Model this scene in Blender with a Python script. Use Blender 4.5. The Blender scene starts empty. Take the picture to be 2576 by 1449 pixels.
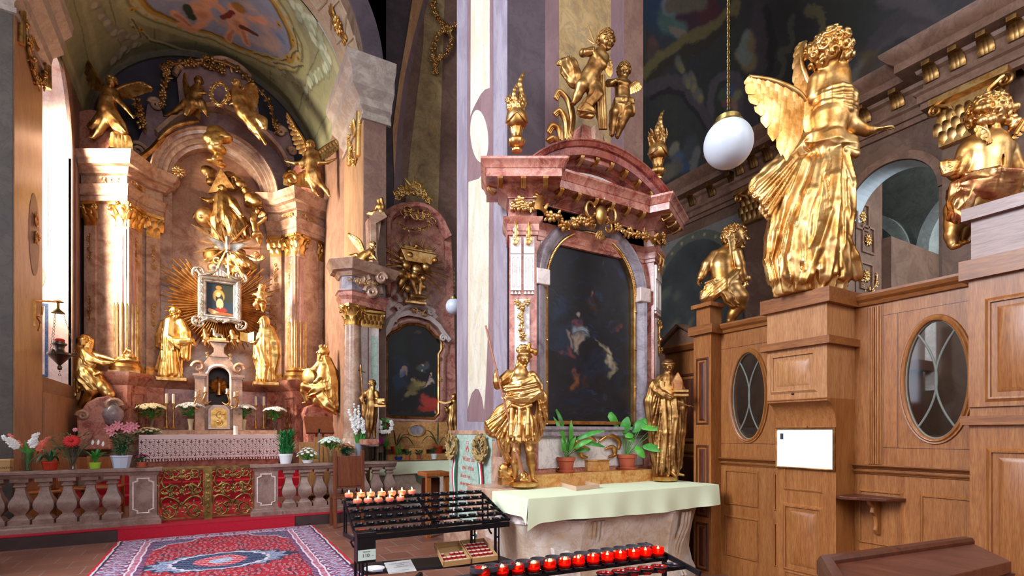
import bpy,bmesh,math,random
import numpy as np
from mathutils import Vector,Matrix
from mathutils.geometry import tessellate_polygon
random.seed(7)
PI=math.pi
F=1300.0;U0=1288.0;V0=1088.0;EYE=1.45
CC=math.cos(math.radians(30));SS=0.5
col=bpy.context.scene.collection
def P(u,v,a=None,b=None,z=None,D=None):
 """point in the place seen at photo position u, v on the plane a=, b=, z= or at depth D"""
 dx=(u-U0)/F;ra=dx*CC+SS;rb=-dx*SS+CC;rz=(V0-v)/F
 if a is not None:D=a/ra
 elif b is not None:D=b/rb
 elif z is not None:D=(z-EYE)/rz
 return np.array((ra*D,rb*D,EYE+rz*D))
RIGHT=np.array((CC,-SS,0.0));FWD=np.array((SS,CC,0.0));UP=np.array((0,0,1.0))
def nrm(v):
 v=np.array(v,float);return v/(np.linalg.norm(v)+1e-12)
def lin(h):
 if isinstance(h,str):
  h=h.lstrip('#');c=[int(h[i:i+2],16)/255 for i in(0,2,4)]
 else:c=h
 return tuple((x/12.92 if x<=.04045 else((x+.055)/1.055)**2.4)for x in c)
 # -- materials
MATS={}
def newmat(name):
 m=bpy.data.materials.new(name);m.use_nodes=True
 nt=m.node_tree;b=nt.nodes['Principled BSDF']
 MATS[name]=m
 return m,nt,b
def nd(nt,t,**k):
 n=nt.nodes.new(t)
 for a,v in k.items():
  if a in n.inputs:n.inputs[a].default_value=v
  else:setattr(n,a,v)
 return n
def ramp(nt,stops):
 r=nt.nodes.new('ShaderNodeValToRGB')
 e=r.color_ramp.elements
 while len(e)>1:e.remove(e[-1])
 e[0].position=stops[0][0];e[0].color=(*lin(stops[0][1]),1)
 for p,c in stops[1:]:
  q=e.new(p);q.color=(*lin(c),1)
 return r
def coords(nt,scale=(1,1,1)):
 tc=nd(nt,'ShaderNodeTexCoord');mp=nd(nt,'ShaderNodeMapping')
 mp.inputs['Scale'].default_value=scale
 nt.links.new(tc.outputs['Object'],mp.inputs['Vector']);return mp.outputs['Vector']
def marble(name,c1,c2,vein,scale=3.0,rough=.25,veinw=.035,stretch=(1,1,1),dark=None,bump=.0):
 m,nt,b=newmat(name);L=nt.links.new
 co=coords(nt,stretch)
 n1=nd(nt,'ShaderNodeTexNoise',Scale=scale,Detail=8.0,Roughness=.62,Distortion=.9)
 L(co,n1.inputs['Vector'])
 d=dark or c1
 r1=ramp(nt,[(0.3,d),(.43,c1),(.58,c2),(.75,c1)])
 L(n1.outputs['Fac'],r1.inputs['Fac'])
 n2=nd(nt,'ShaderNodeTexNoise',Scale=scale*1.3,Detail=6.0,Roughness=.6,Distortion=1.8)
 mp2=nd(nt,'ShaderNodeVectorMath',operation='ADD');mp2.inputs[1].default_value=(3.1,7.7,1.3)
 L(co,mp2.inputs[0]);L(mp2.outputs[0],n2.inputs['Vector'])
 s=nd(nt,'ShaderNodeMath',operation='SUBTRACT');s.inputs[1].default_value=.5;L(n2.outputs['Fac'],s.inputs[0])
 a=nd(nt,'ShaderNodeMath',operation='ABSOLUTE');L(s.outputs[0],a.inputs[0])
 mr=nd(nt,'ShaderNodeMapRange');mr.inputs['From Min'].default_value=0;mr.inputs['From Max'].default_value=veinw
 mr.inputs['To Min'].default_value=.42;mr.inputs['To Max'].default_value=0
 L(a.outputs[0],mr.inputs['Value'])
 mx=nd(nt,'ShaderNodeMix',data_type='RGBA');L(mr.outputs[0],mx.inputs['Factor'])
 L(r1.outputs['Color'],mx.inputs[6]);mx.inputs[7].default_value=(*lin(vein),1)
 L(mx.outputs[2],b.inputs['Base Color'])
 b.inputs['Roughness'].default_value=rough
 if bump:
  bp=nd(nt,'ShaderNodeBump',Strength=bump,Distance=.01);L(n1.outputs['Fac'],bp.inputs['Height']);L(bp.outputs[0],b.inputs['Normal'])
 return m
def gold(name,c1='#e2b97c',c2='#b88446',rough=.34,scale=6.0,bump=.12,metal=1.0,worn='#94602c'):
 m,nt,b=newmat(name);L=nt.links.new
 co=coords(nt)
 n=nd(nt,'ShaderNodeTexNoise',Scale=scale,Detail=6.0,Roughness=.65);L(co,n.inputs['Vector'])
 r=ramp(nt,[(.28,worn),(.42,c2),(.6,c1),(1,c1)]);L(n.outputs['Fac'],r.inputs['Fac'])
 L(r.outputs['Color'],b.inputs['Base Color'])
 b.inputs['Metallic'].default_value=metal
 rr=nd(nt,'ShaderNodeMapRange');rr.inputs['To Min'].default_value=rough+.18;rr.inputs['To Max'].default_value=rough-.06
 L(n.outputs['Fac'],rr.inputs['Value']);L(rr.outputs[0],b.inputs['Roughness'])
 n2=nd(nt,'ShaderNodeTexNoise',Scale=scale*5,Detail=3.0);L(co,n2.inputs['Vector'])
 bp=nd(nt,'ShaderNodeBump',Strength=bump,Distance=.006);L(n2.outputs['Fac'],bp.inputs['Height']);L(bp.outputs[0],b.inputs['Normal'])
 return m
def wood(name,c1,c2,c3,rough=.38,axis='z',scale=1.0):
 m,nt,b=newmat(name);L=nt.links.new
 st={'z':(14,14,1.3),'x':(1.3,14,14),'y':(14,1.3,14)}[axis]
 co=coords(nt,tuple(s*scale for s in st))
 n=nd(nt,'ShaderNodeTexNoise',Scale=1.6,Detail=7.0,Roughness=.6,Distortion=1.2);L(co,n.inputs['Vector'])
 r=ramp(nt,[(.25,c1),(.5,c2),(.75,c3)]);L(n.outputs['Fac'],r.inputs['Fac'])
 co2=coords(nt,tuple(s*scale*4 for s in st))
 n2=nd(nt,'ShaderNodeTexNoise',Scale=3.0,Detail=4.0);L(co2,n2.inputs['Vector'])
 mx=nd(nt,'ShaderNodeMix',data_type='RGBA',blend_type='MULTIPLY');mx.inputs['Factor'].default_value=.55
 r2=ramp(nt,[(.3,'#a8988c'),(.6,'#ffffff')]);L(n2.outputs['Fac'],r2.inputs['Fac'])
 L(r.outputs['Color'],mx.inputs[6]);L(r2.outputs['Color'],mx.inputs[7]);L(mx.outputs[2],b.inputs['Base Color'])
 b.inputs['Roughness'].default_value=rough
 bp=nd(nt,'ShaderNodeBump',Strength=.12,Distance=.004);L(n.outputs['Fac'],bp.inputs['Height']);L(bp.outputs[0],b.inputs['Normal'])
 return m
def plain(name,c,rough=.5,metal=0.0,emit=None,estr=1.0,trans=0.0,noise=.0,nscale=8.0,alpha=1.0,ior=1.45,sss=0.0):
 m,nt,b=newmat(name);L=nt.links.new
 b.inputs['Base Color'].default_value=(*lin(c),1)
 b.inputs['Roughness'].default_value=rough;b.inputs['Metallic'].default_value=metal
 b.inputs['IOR'].default_value=ior
 if trans:b.inputs['Transmission Weight'].default_value=trans
 if emit:
  b.inputs['Emission Color'].default_value=(*lin(emit),1);b.inputs['Emission Strength'].default_value=estr
 if noise:
  co=coords(nt);n=nd(nt,'ShaderNodeTexNoise',Scale=nscale,Detail=6.0,Roughness=.6);L(co,n.inputs['Vector'])
  c0=np.array(lin(c))
  r=nt.nodes.new('ShaderNodeValToRGB');e=r.color_ramp.elements
  e[0].position=.3;e[0].color=(*(c0*(1-noise)),1);e[1].position=.7;e[1].color=(*np.minimum(c0*(1+noise),1),1)
  L(n.outputs['Fac'],r.inputs['Fac']);L(r.outputs['Color'],b.inputs['Base Color'])
 return m
def attr_mat(name,rough=.6,noise=.25,nscale=14.0,bump=0.0):
 """reads the mesh's own paint (colour attribute 'paint')"""
 m,nt,b=newmat(name);L=nt.links.new
 at=nd(nt,'ShaderNodeAttribute',attribute_name='paint')
 co=coords(nt);n=nd(nt,'ShaderNodeTexNoise',Scale=nscale,Detail=7.0,Roughness=.65,Distortion=.6);L(co,n.inputs['Vector'])
 mr=nd(nt,'ShaderNodeMapRange');mr.inputs['From Min'].default_value=.3;mr.inputs['From Max'].default_value=.7
 mr.inputs['To Min'].default_value=1-noise;mr.inputs['To Max'].default_value=1+noise;L(n.outputs['Fac'],mr.inputs['Value'])
 vm=nd(nt,'ShaderNodeVectorMath',operation='SCALE');L(at.outputs['Color'],vm.inputs[0]);L(mr.outputs[0],vm.inputs['Scale'])
 L(vm.outputs[0],b.inputs['Base Color']);b.inputs['Roughness'].default_value=rough
 return m
G=gold('gilding');GB=gold('gilding_bright','#ecc880','#cc9c54',.3,worn='#a86c34')
GD=gold('gilding_aged','#ba925a','#8a6036',.38,worn='#6a4420')
GR=gold('gilding_red_bole','#dca86c','#b06c48',.24,worn='#8c4430',scale=6)
BRASS=gold('old_brass','#a08a50','#6a5830',.34,worn='#4a4028',metal=.9)
SILVER=gold('silvering','#d8d0c4','#a89c90',.3,worn='#7a6c60')
REDM=marble('red_marble','#a35a4c','#c98a78','#d8b4a4',4.5,.22,dark='#6e302c')
REDD=marble('deep_red_marble','#8a3c34','#a85c4c','#c09084',5.0,.22,dark='#5a2420')
PINK=marble('pink_marble','#a8826c','#c4a48c','#8a5c50',3.5,.25,dark='#8c6250')
PINKD=marble('rose_marble_panel','#9c5c4c','#b47c68','#d0a894',6.0,.25,dark='#74382e')
ORANGEM=marble('orange_marble','#c48848','#d8a868','#a04820',14.0,.35,dark='#a85c30')
WHITEM=marble('white_veined_marble','#d8d0cc','#e6e0dc','#9a90a0',3.0,.28)
WHITEP=marble('pale_pink_marble','#dcc6c0','#e8dcd6','#a88890',3.0,.28)
GREYM=marble('grey_violet_marble','#8a8088','#a49aa2','#5c5460',4.0,.25,dark='#5c5660')
MENSA=marble('ochre_white_marble','#cdb49a','#ddd2c8','#b08868',3.2,.3,dark='#b89878')
SLABG=marble('pale_green_marble','#a8c0b0','#c0d2c4','#6a8c80',12.0,.2,veinw=.05,dark='#8cac9c')
PIL_G=marble('painted_grey_marble','#8c8290','#a098a4','#6c6474',2.2,.5,stretch=(2,2,.5),veinw=.02)
PIL_M=marble('painted_mauve_marble','#7e6468','#8e7276','#66505a',2.2,.5,stretch=(2,2,.6),veinw=.02)
PIL_C=marble('painted_cream_marble','#d0c6ac','#ddd6c4','#8c98ac',2.5,.5,stretch=(2,2,.6),veinw=.018)
PIL_Y=marble('painted_ochre_marble','#a88a5c','#b89c6e','#6a6058',3.0,.5,veinw=.05,dark='#7c6c58')
PIL_D=marble('painted_dark_marble','#4e424a','#5c4e56','#3a3038',2.6,.5,veinw=.03)
PIL_B=marble('painted_brown_marble','#7a5a50','#8a6a5c','#5c443e',3.0,.5)
PIL_O=marble('painted_orange_marble','#c89468','#d4a47c','#a06c48',2.5,.5,stretch=(2,2,.5))
TANM=marble('painted_tan_marble','#a07a5c','#b08c6c','#7c5a44',2.4,.35,stretch=(2,2,.6))
NAVW=marble('nave_wall_marble','#664a3c','#765a4a','#4c352e',1.4,.5)
NAVC=marble('nave_cornice_marble','#745444','#8a6856','#563c30',2.0,.42)
CREAM=plain('cream_plaster','#a89c80',.8,noise=.08,nscale=3)
OAK=wood('oak_panel','#854c20','#9a6030','#ab733e')
OAKX=wood('oak_rail','#70401c','#8c5428','#a06836',axis='y')
OAKL=wood('pale_oak_front','#9a623a','#b07a4c','#bf8c60')
OAKD=wood('dark_oak','#3c1c10','#542818','#6a3822')
OAKT=wood('dark_oak_top','#4a2418','#623426','#70402e',axis='y')
LWOOD=wood('light_wood','#9c6838','#b8834c','#c8965c')
BLACK=plain('black_painted_steel','#15151b',.35,metal=.3,noise=.3,nscale=30)
BLACKW=plain('black_board','#1c1a20',.45)
CARPET=plain('red_carpet','#b0142c',.95,noise=.12,nscale=40)
CLOTHG=plain('pale_green_cloth','#dfe9c8',.85)
CLOTHW=plain('white_linen','#eadfe2',.9)
WAXW=plain('white_wax','#efe6d0',.5)
PAPER=plain('white_paper','#eef0f4',.8)
TERRA=plain('terracotta','#b4583c',.7,noise=.08)
TERRAR=plain('red_plastic','#b03018',.4)
LIME=plain('lime_plastic','#a0c838',.4)
WHITEC=plain('white_ceramic','#e8eaee',.25)
LEAF=plain('green_leaf','#3c8a34',.4,noise=.35,nscale=25)
LEAFD=plain('dark_green_leaf','#25603a',.4,noise=.35,nscale=25)
PETW=plain('white_petals','#f2f2ee',.7)
PETP=plain('pink_petals','#dc8c98',.7,noise=.15)
PETR=plain('red_petals','#c01a1a',.6,noise=.2)
PETM=plain('magenta_petals','#a01860',.6,noise=.2)
PETC=plain('cream_petals','#e8d8b0',.7)
GLASS=plain('clear_glass','#eef4f2',.04,trans=1.0)
REDGLASS=plain('red_glass','#ff2010',.08,trans=.9)
CARD=plain('cardboard','#b08858',.85)
FLAME=plain('candle_flame','#ffb050',.5,emit='#ffb868',estr=60)
# -- mesh builder
class MB:
 def __init__(s):s.v=[];s.f=[];s.paint=None;s.marks=[]
 def mark(s):s.marks.append((len(s.v),len(s.f)));return s
 def add(s,vs,fs):
  o=len(s.v);s.v+=[tuple(float(c)for c in p)for p in vs];s.f+=[tuple(i+o for i in f)for f in fs];return s
 def box(s,lo,hi,M=None):
  x0,y0,z0=lo;x1,y1,z1=hi
  vs=[(x,y,z)for z in(z0,z1)for y in(y0,y1)for x in(x0,x1)]
  if M:vs=[M(*p)for p in vs]
  return s.add(vs,[(0,2,3,1),(4,5,7,6),(0,1,5,4),(2,6,7,3),(0,4,6,2),(1,3,7,5)])
 def prism(s,poly,h0,h1,M,holes=()):
  """poly in the plane of M(x, y, h); solid from h0 to h1"""
  loops=[[Vector((x,y,0))for x,y in L]for L in(poly,*holes)]
  tris=tessellate_polygon(loops)
  flat=[p for L in(poly,*holes)for p in L];n=len(flat)
  vs=[M(x,y,h0)for x,y in flat]+[M(x,y,h1)for x,y in flat]
  fs=[tuple(t)for t in tris]+[tuple(i+n for i in reversed(t))for t in tris]
  o=0
  for L in(poly,*holes):
   k=len(L)
   for i in range(k):
    j=(i+1)%k;fs.append((o+i,o+j,o+j+n,o+i+n))
   o+=k
  return s.add(vs,fs)
 def sweep(s,path,prof,M,closed=False,pclosed=True,caps=True):
  """profile [(out, h)] carried along a path in the plane of M(x, y, h), offset to the path's right, mitred"""
  path=[np.array(p,float)for p in path];n=len(path);rows=[]
  for i in range(n):
   a=path[i]-path[i-1]if(i>0 or closed)else path[1]-path[0]
   b=path[(i+1)%n]-path[i]if(i<n-1 or closed)else path[-1]-path[-2]
   a=a/(np.linalg.norm(a)+1e-9);b=b/(np.linalg.norm(b)+1e-9)
   na=np.array((a[1],-a[0]));nb=np.array((b[1],-b[0]));m=na+nb
   m=m/max(1e-6,np.dot(m,na))if np.dot(m,na)>.15 else na
   rows.append([M(*(path[i]+m*o),h)for o,h in prof])
  k=len(prof);vs=[p for r in rows for p in r];fs=[]
  for i in range(n if closed else n-1):
   i2=(i+1)%n
   for j in range(k if pclosed else k-1):
    j2=(j+1)%k;fs.append((i*k+j,i*k+j2,i2*k+j2,i2*k+j))
  if not closed and pclosed and caps:
   fs.append(tuple(range(k)));fs.append(tuple((n-1)*k+j for j in reversed(range(k))))
  return s.add(vs,fs)
 def lathe(s,prof,c=(0,0,0),n=24,M=None,flute=0,fl=.0,sx=1,sy=1):
  vs=[]
  for r,z in prof:
   for i in range(n):
    t=2*PI*i/n;rr=r*(1-fl*(abs(math.sin(t*flute/2))if flute else 0))
    p=(c[0]+rr*math.cos(t)*sx,c[1]+rr*math.sin(t)*sy,c[2]+z);vs.append(M(*p)if M else p)
  fs=[];m=len(prof)
  for j in range(m-1):
   for i in range(n):
    i2=(i+1)%n;fs.append((j*n+i,j*n+i2,(j+1)*n+i2,(j+1)*n+i))
  fs.append(tuple(reversed(range(n))));fs.append(tuple((m-1)*n+i for i in range(n)))
  return s.add(vs,fs)
 def tube(s,pts,r,n=8,closed=False):
  pts=[np.array(p,float)for p in pts];m=len(pts)
  rs=r if hasattr(r,'__len__')else[r]*m
  vs=[];prev=None
  for i in range(m):
   t=nrm(pts[min(i+1,m-1)]-pts[max(i-1,0)])if not closed else nrm(pts[(i+1)%m]-pts[i-1])
   if prev is None:
    e=np.array((0,0,1.))if abs(t[2])<.9 else np.array((1.,0,0));x=nrm(np.cross(t,e))
   else:x=nrm(prev-t*np.dot(prev,t))
   prev=x;y=np.cross(t,x)
   for j in range(n):
    a=2*PI*j/n;vs.append(pts[i]+rs[i]*(math.cos(a)*x+math.sin(a)*y))
  fs=[]
  for i in range(m if closed else m-1):
   i2=(i+1)%m
   for j in range(n):fs.append((i*n+j,i*n+(j+1)%n,i2*n+(j+1)%n,i2*n+j))
  if not closed:
   fs.append(tuple(reversed(range(n))));fs.append(tuple((m-1)*n+j for j in range(n)))
  return s.add(vs,fs)
 def blob(s,c,r,n=8,m=6,ax=None):
  """small ellipsoid; r scalar or 3; ax = 3 axes"""
  r=(r,r,r)if not hasattr(r,'__len__')else r
  A=ax if ax is not None else np.eye(3);c=np.array(c,float);vs=[c+A[2]*r[2]]
  for j in range(1,m):
   ph=PI*j/m
   for i in range(n):
    t=2*PI*i/n
    vs.append(c+A[0]*r[0]*math.sin(ph)*math.cos(t)+A[1]*r[1]*math.sin(ph)*math.sin(t)+A[2]*r[2]*math.cos(ph))
  vs.append(c-A[2]*r[2]);k=len(vs)-1;fs=[]
  for i in range(n):
   i2=(i+1)%n;fs.append((0,1+i,1+i2));fs.append((k,1+(m-2)*n+i2,1+(m-2)*n+i))
   for j in range(m-2):fs.append((1+j*n+i,1+(j+1)*n+i,1+(j+1)*n+i2,1+j*n+i2))
  return s.add(vs,fs)
 def grid(s,fn,nu,nv,thick=0.0,wrap=False):
  """fn(i/nu, j/nv) -> point; optional second skin at thick along the normal"""
  pts=[[np.array(fn(i/nu,j/nv),float)for i in range(nu+1)]for j in range(nv+1)]
  def face(o):return[(o+j*(nu+1)+i,o+j*(nu+1)+i+1,o+(j+1)*(nu+1)+i+1,o+(j+1)*(nu+1)+i)for j in range(nv)for i in range(nu)]
  vs=[p for r in pts for p in r];fs=face(0)
  if thick:
   n0=len(vs);back=[]
   for j in range(nv+1):
    for i in range(nu+1):
     du=pts[j][min(i+1,nu)]-pts[j][max(i-1,0)];dv=pts[min(j+1,nv)][i]-pts[max(j-1,0)][i]
     back.append(pts[j][i]-nrm(np.cross(du,dv))*thick)
   vs+=back;fs+=[tuple(reversed(f))for f in face(n0)]
   rim=[i for i in range(nu+1)]+[j*(nu+1)+nu for j in range(1,nv+1)]+[nv*(nu+1)+i for i in range(nu-1,-1,-1)]+[j*(nu+1)for j in range(nv-1,0,-1)]
   for k in range(len(rim)):
    a,b=rim[k],rim[(k+1)%len(rim)];fs.append((b,a,a+n0,b+n0))
  return s.add(vs,fs)
 def leafblade(s,base,tip,width,bend=.15,nrmv=None,n=7,thick=.004,fold=.15,curl=0,rnd=False):
  """pointed leaf with a raised midrib"""
  base=np.array(base,float);tip=np.array(tip,float);d=tip-base;L=np.linalg.norm(d);t=nrm(d)
  up=np.array(nrmv,float)if nrmv is not None else np.array((0,0,1.))
  sd=nrm(np.cross(t,up));up=np.cross(sd,t)
  def fn(x,y):
   w=width*(math.sin(PI*min(1,y*.92+.05))**.7)*(1-.25*y);q=(x-.5)*2
   if rnd:w=width*min(1,.5+y)*math.sqrt(max(.004,1-max(0,(y-.7)/.3)**2))
   return base+d*y+up*(bend*L*math.sin(PI*y)-abs(q)*w*fold-curl*L*y*y)+sd*q*w*.5
  return s.grid(fn,2,n,thick)
 def build(s,name,mat,parent=None,smooth=35,bevel=0,paint=None):
  if s.marks:
   mk=s.marks+[(len(s.v),len(s.f))];o=None
   for(a,fa),(b,fb)in zip(mk,mk[1:]):o=build_mesh(name,np.array(s.v[a:b],np.float32).reshape(-1,3),[tuple(i-a for i in f)for f in s.f[fa:fb]],mat,parent,smooth,bevel)
   return o
  return build_mesh(name,np.array(s.v,np.float32).reshape(-1,3),s.f,mat,parent,smooth,bevel,paint or s.paint)
def wloc(o):return Vector(o['_loc'])if o is not None and '_loc' in o else Vector((0,0,0))
def build_mesh(name,V,Fc,mat,parent=None,smooth=35,bevel=0,paint=None,recalc=True):
 if parent is not None:
  r=parent
  while r.parent:r=r.parent
  M=np.array(r.matrix_basis.inverted());V=V@M[:3,:3].T+M[:3,3]
 me=bpy.data.meshes.new(name)
 if isinstance(Fc,np.ndarray):
  me.vertices.add(len(V));me.vertices.foreach_set('co',V.astype(np.float32).ravel())
  k=Fc.shape[1];me.loops.add(Fc.size);me.loops.foreach_set('vertex_index',Fc.astype(np.int32).ravel())
  me.polygons.add(len(Fc));me.polygons.foreach_set('loop_start',np.arange(0,Fc.size,k,dtype=np.int32))
  me.update(calc_edges=True)
 else:
  me.from_pydata([tuple(p)for p in V.tolist()],[],Fc)
 if recalc:
  bm=bmesh.new();bm.from_mesh(me);bmesh.ops.recalc_face_normals(bm,faces=bm.faces);bm.to_mesh(me);bm.free()
 if paint is not None:
  at=me.color_attributes.new('paint','FLOAT_COLOR','POINT')
  c=np.ones((len(V),4),np.float32);pc=np.array(paint,np.float32);c[:len(pc),:3]=pc;at.data.foreach_set('color',c.ravel())
 me.materials.append(mat if not isinstance(mat,str)else MATS[mat])
 o=bpy.data.objects.new(name,me);col.objects.link(o)
 if smooth:
  me.polygons.foreach_set('use_smooth',[True]*len(me.polygons))
  if smooth<180:
   me.set_sharp_from_angle(angle=math.radians(smooth))
 if bevel:
  bv=o.modifiers.new('b','BEVEL');bv.width=bevel;bv.segments=2;bv.limit_method='ANGLE';bv.angle_limit=math.radians(40)
 if parent is not None:o.parent=parent
 return o
def thing(name,label,cat,loc,rz=0.0,group=None):
 o=bpy.data.objects.new(name,None);col.objects.link(o);o.empty_display_size=.1
 o.matrix_basis=Matrix.Translation(Vector([float(x)for x in loc]))@Matrix.Rotation(rz,4,'Z')
 o['label']=label;o['category']=cat
 if group:o['group']=group
 return o
def tag(o,label,cat,group=None,kind=None):
 o['label']=label;o['category']=cat
 if group:o['group']=group
 if kind:o['kind']=kind
 return o
def struct(o,label=None):
 o['kind']='structure'
 if label:o['label']=label
 return o
def dup(root,loc,rz=None,label=None,group=None,sc=None):
 r=root.copy();col.objects.link(r)
 r.location=[float(x)for x in loc]
 if rz is not None:r.rotation_euler=(0,0,rz)
 if sc:r.scale=(sc,sc,sc)
 if label:r['label']=label
 if group:r['group']=group
 for ch in list(root.children):
  c=ch.copy();col.objects.link(c);c.parent=r
  for g in list(ch.children):
   d=g.copy();col.objects.link(d);d.parent=c
 return r
def cam_at(p):return p
# planes: maps (x, y, h) -> place point
def PLAN(x,y,h):return(x,y,h)
def WALLB(b0):
 """wall facing the camera side (-b): x=a, y=z, h=out of the wall"""
 return lambda x,y,h:(x,b0-h,y)
def WALLA(a0,sgn=-1):
 """wall at a=a0: x=b, y=z, h out of the wall toward sgn"""
 return lambda x,y,h:(a0+sgn*h,x,y)
def FRAME(o,ang,tilt=0):
 """local frame at o turned by ang (deg) about z: x along, y=z up, h toward the viewer side (-b at 0)"""
 t=math.radians(ang);ca,sa=math.cos(t),math.sin(t)
 return lambda x,y,h:(o[0]+x*ca+h*sa,o[1]+x*sa-h*ca,o[2]+y)
def arc(cx,cy,r,a0,a1,n=24,ry=None):
 ry=ry or r
 return[(cx+r*math.cos(math.radians(a0+(a1-a0)*i/n)),cy+ry*math.sin(math.radians(a0+(a1-a0)*i/n)))for i in range(n+1)]
def bez(p0,p1,p2,p3,n=12):
 p0,p1,p2,p3=[np.array(p,float)for p in(p0,p1,p2,p3)]
 return[((1-t)**3*p0+3*(1-t)**2*t*p1+3*(1-t)*t*t*p2+t**3*p3)for t in[i/n for i in range(n+1)]]
def smooth_path(pts,n=6):
 pts=[np.array(p,float)for p in pts];out=[]
 for i in range(len(pts)-1):
  p0=pts[max(i-1,0)];p1=pts[i];p2=pts[i+1];p3=pts[min(i+2,len(pts)-1)]
  for k in range(n):
   t=k/n
   out.append(.5*((2*p1)+(-p0+p2)*t+(2*p0-5*p1+4*p2-p3)*t*t+(-p0+3*p1-3*p2+p3)*t**3))
 out.append(pts[-1]);return out
def cornice_prof(h,out,base=0.0):
 """classical cornice: out = overhang, total height h"""
 return[(-.06,base),(out*.12,base),(out*.12,base+h*.12),(out*.3,base+h*.2),(out*.36,base+h*.34),(out*.62,base+h*.42),(out*.64,base+h*.5),(out*.64,base+h*.66),(out*.72,base+h*.7),(out*.86,base+h*.84),(out*.98,base+h*.92),(out,base+h),(-.06,base+h)]
class Sculpt:
 def __init__(s,h):s.h=h;s.p=[];s.zmin=None
 def cap(s,a,b,r1,r2=None,k=.02,fold=None,flat=None,op='+'):
  """tapered limb; fold=(n, amp1, amp2, phase, twist); flat=(dir, factor)"""
  s.p.append(('c',np.array(a,float),np.array(b,float),r1,r1 if r2 is None else r2,k,fold,flat,op));return s
 def ell(s,c,r,ax=None,k=.02,op='+'):
  r=np.array(r if hasattr(r,'__len__')else(r,r,r),float)
  s.p.append(('e',np.array(c,float),r,np.eye(3)if ax is None else np.array(ax,float),None,k,None,None,op));return s
 def chain(s,pts,rs,k=.02,**kw):
  for i in range(len(pts)-1):s.cap(pts[i],pts[i+1],rs[i],rs[i+1],k=k,**kw)
  return s
 def mesh(s,crease=None):
  lo=np.array((1e9,)*3);hi=-lo
  for q in s.p:
   if q[-1]=='-':continue
   if q[0]=='c':
    R=max(q[3],q[4])*(1/min(1,q[7][1])if q[7]else 1)+(max(abs(q[6][1]),abs(q[6][2]))if q[6]else 0)
    if q[7]and q[7][1]>1:R*=q[7][1]
    lo=np.minimum(lo,np.minimum(q[1],q[2])-R);hi=np.maximum(hi,np.maximum(q[1],q[2])+R)
   else:R=q[2].max();lo=np.minimum(lo,q[1]-R);hi=np.maximum(hi,q[1]+R)
  h=s.h;lo=lo-3*h-.01;n=np.ceil((hi+.01+3*h-lo)/h).astype(int)+1
  Fd=np.full(n,1.0,np.float32)
  for q in s.p:
   kind,A,B,r1,r2,k,fold,flat,op=q
   if kind=='c':
    R=max(r1,r2)+(max(abs(fold[1]),abs(fold[2]))if fold else 0)
    if flat:R*=max(1,flat[1],1/flat[1])
    blo=np.minimum(A,B)-R;bhi=np.maximum(A,B)+R
   else:blo=A-B.max();bhi=A+B.max()
   m=k+2.5*h
   i0=np.clip(((blo-m-lo)/h).astype(int),0,n-1);i1=np.clip(((bhi+m-lo)/h).astype(int)+2,1,n)
   if(i1<=i0).any():continue
   xs=[(lo[d]+h*np.arange(i0[d],i1[d])).astype(np.float32)for d in range(3)]
   X,Y,Z=np.meshgrid(*xs,indexing='ij')
   if kind=='c':
    ba=B-A;L2=max(1e-9,float(ba@ba));x=X-A[0];y=Y-A[1];z=Z-A[2]
    if flat:
     fd=nrm(flat[0]);pr=(x*fd[0]+y*fd[1]+z*fd[2]);g=1/flat[1]-1
     bp=float(ba@fd)
    t=np.clip((x*ba[0]+y*ba[1]+z*ba[2])/L2,0,1)
    x=x-ba[0]*t;y=y-ba[1]*t;z=z-ba[2]*t
    if flat:
     pr=x*fd[0]+y*fd[1]+z*fd[2];x=x+fd[0]*pr*g;y=y+fd[1]*pr*g;z=z+fd[2]*pr*g
    d=np.sqrt(x*x+y*y+z*z)-(r1+(r2-r1)*t)
    if fold and len(fold)>5:d=np.maximum(d,(((X-A[0])*ba[0]+(Y-A[1])*ba[1]+(Z-A[2])*ba[2])/L2-1)*math.sqrt(L2))
    if fold:
     ax=nrm(ba);e1=nrm(np.cross(ax,(.31,.95,.05)));e2=np.cross(ax,e1)
     ph=np.arctan2(x*e2[0]+y*e2[1]+z*e2[2],x*e1[0]+y*e1[1]+z*e1[2])
     w=fold[0]*ph+fold[3]+fold[4]*t+.8*np.sin(2*ph+1.6*t+fold[3])+.3*np.sin(4*t+fold[3]*2)
     d=d-.6*(fold[1]+(fold[2]-fold[1])*t)*(1-2*np.abs(np.sin(w*.5))**.8)
    if flat:d=d*min(1,flat[1])
   else:
    x=X-A[0];y=Y-A[1];z=Z-A[2];ax=r1
    u_=(x*ax[0][0]+y*ax[0][1]+z*ax[0][2])/B[0];v_=(x*ax[1][0]+y*ax[1][1]+z*ax[1][2])/B[1];w_=(x*ax[2][0]+y*ax[2][1]+z*ax[2][2])/B[2]
    k0=np.sqrt(u_*u_+v_*v_+w_*w_)+1e-6
    k1=np.sqrt((u_/B[0])**2+(v_/B[1])**2+(w_/B[2])**2)+1e-6
    d=k0*(k0-1)/k1
   sl=tuple(slice(i0[j],i1[j])for j in range(3));cur=Fd[sl]
   if op=='-':
    d=-d;hh=np.clip(.5-.5*(d-cur)/max(k,1e-5)*-1,0,1)
    Fd[sl]=cur+(d-cur)*hh+k*hh*(1-hh)
   else:
    hh=np.clip(.5+.5*(cur-d)/max(k,1e-5),0,1)
    Fd[sl]=cur+(d-cur)*hh-k*hh*(1-hh)
  if s.zmin is not None:Fd=np.maximum(Fd,(s.zmin-(lo[2]+h*np.arange(n[2]))).astype(np.float32)[None,None,:])
  return nets(Fd,lo,h)
 def build(s,name,mat,parent=None):
  V,Q=s.mesh();return build_mesh(name,V,Q,mat,parent,180,recalc=False)
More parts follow.
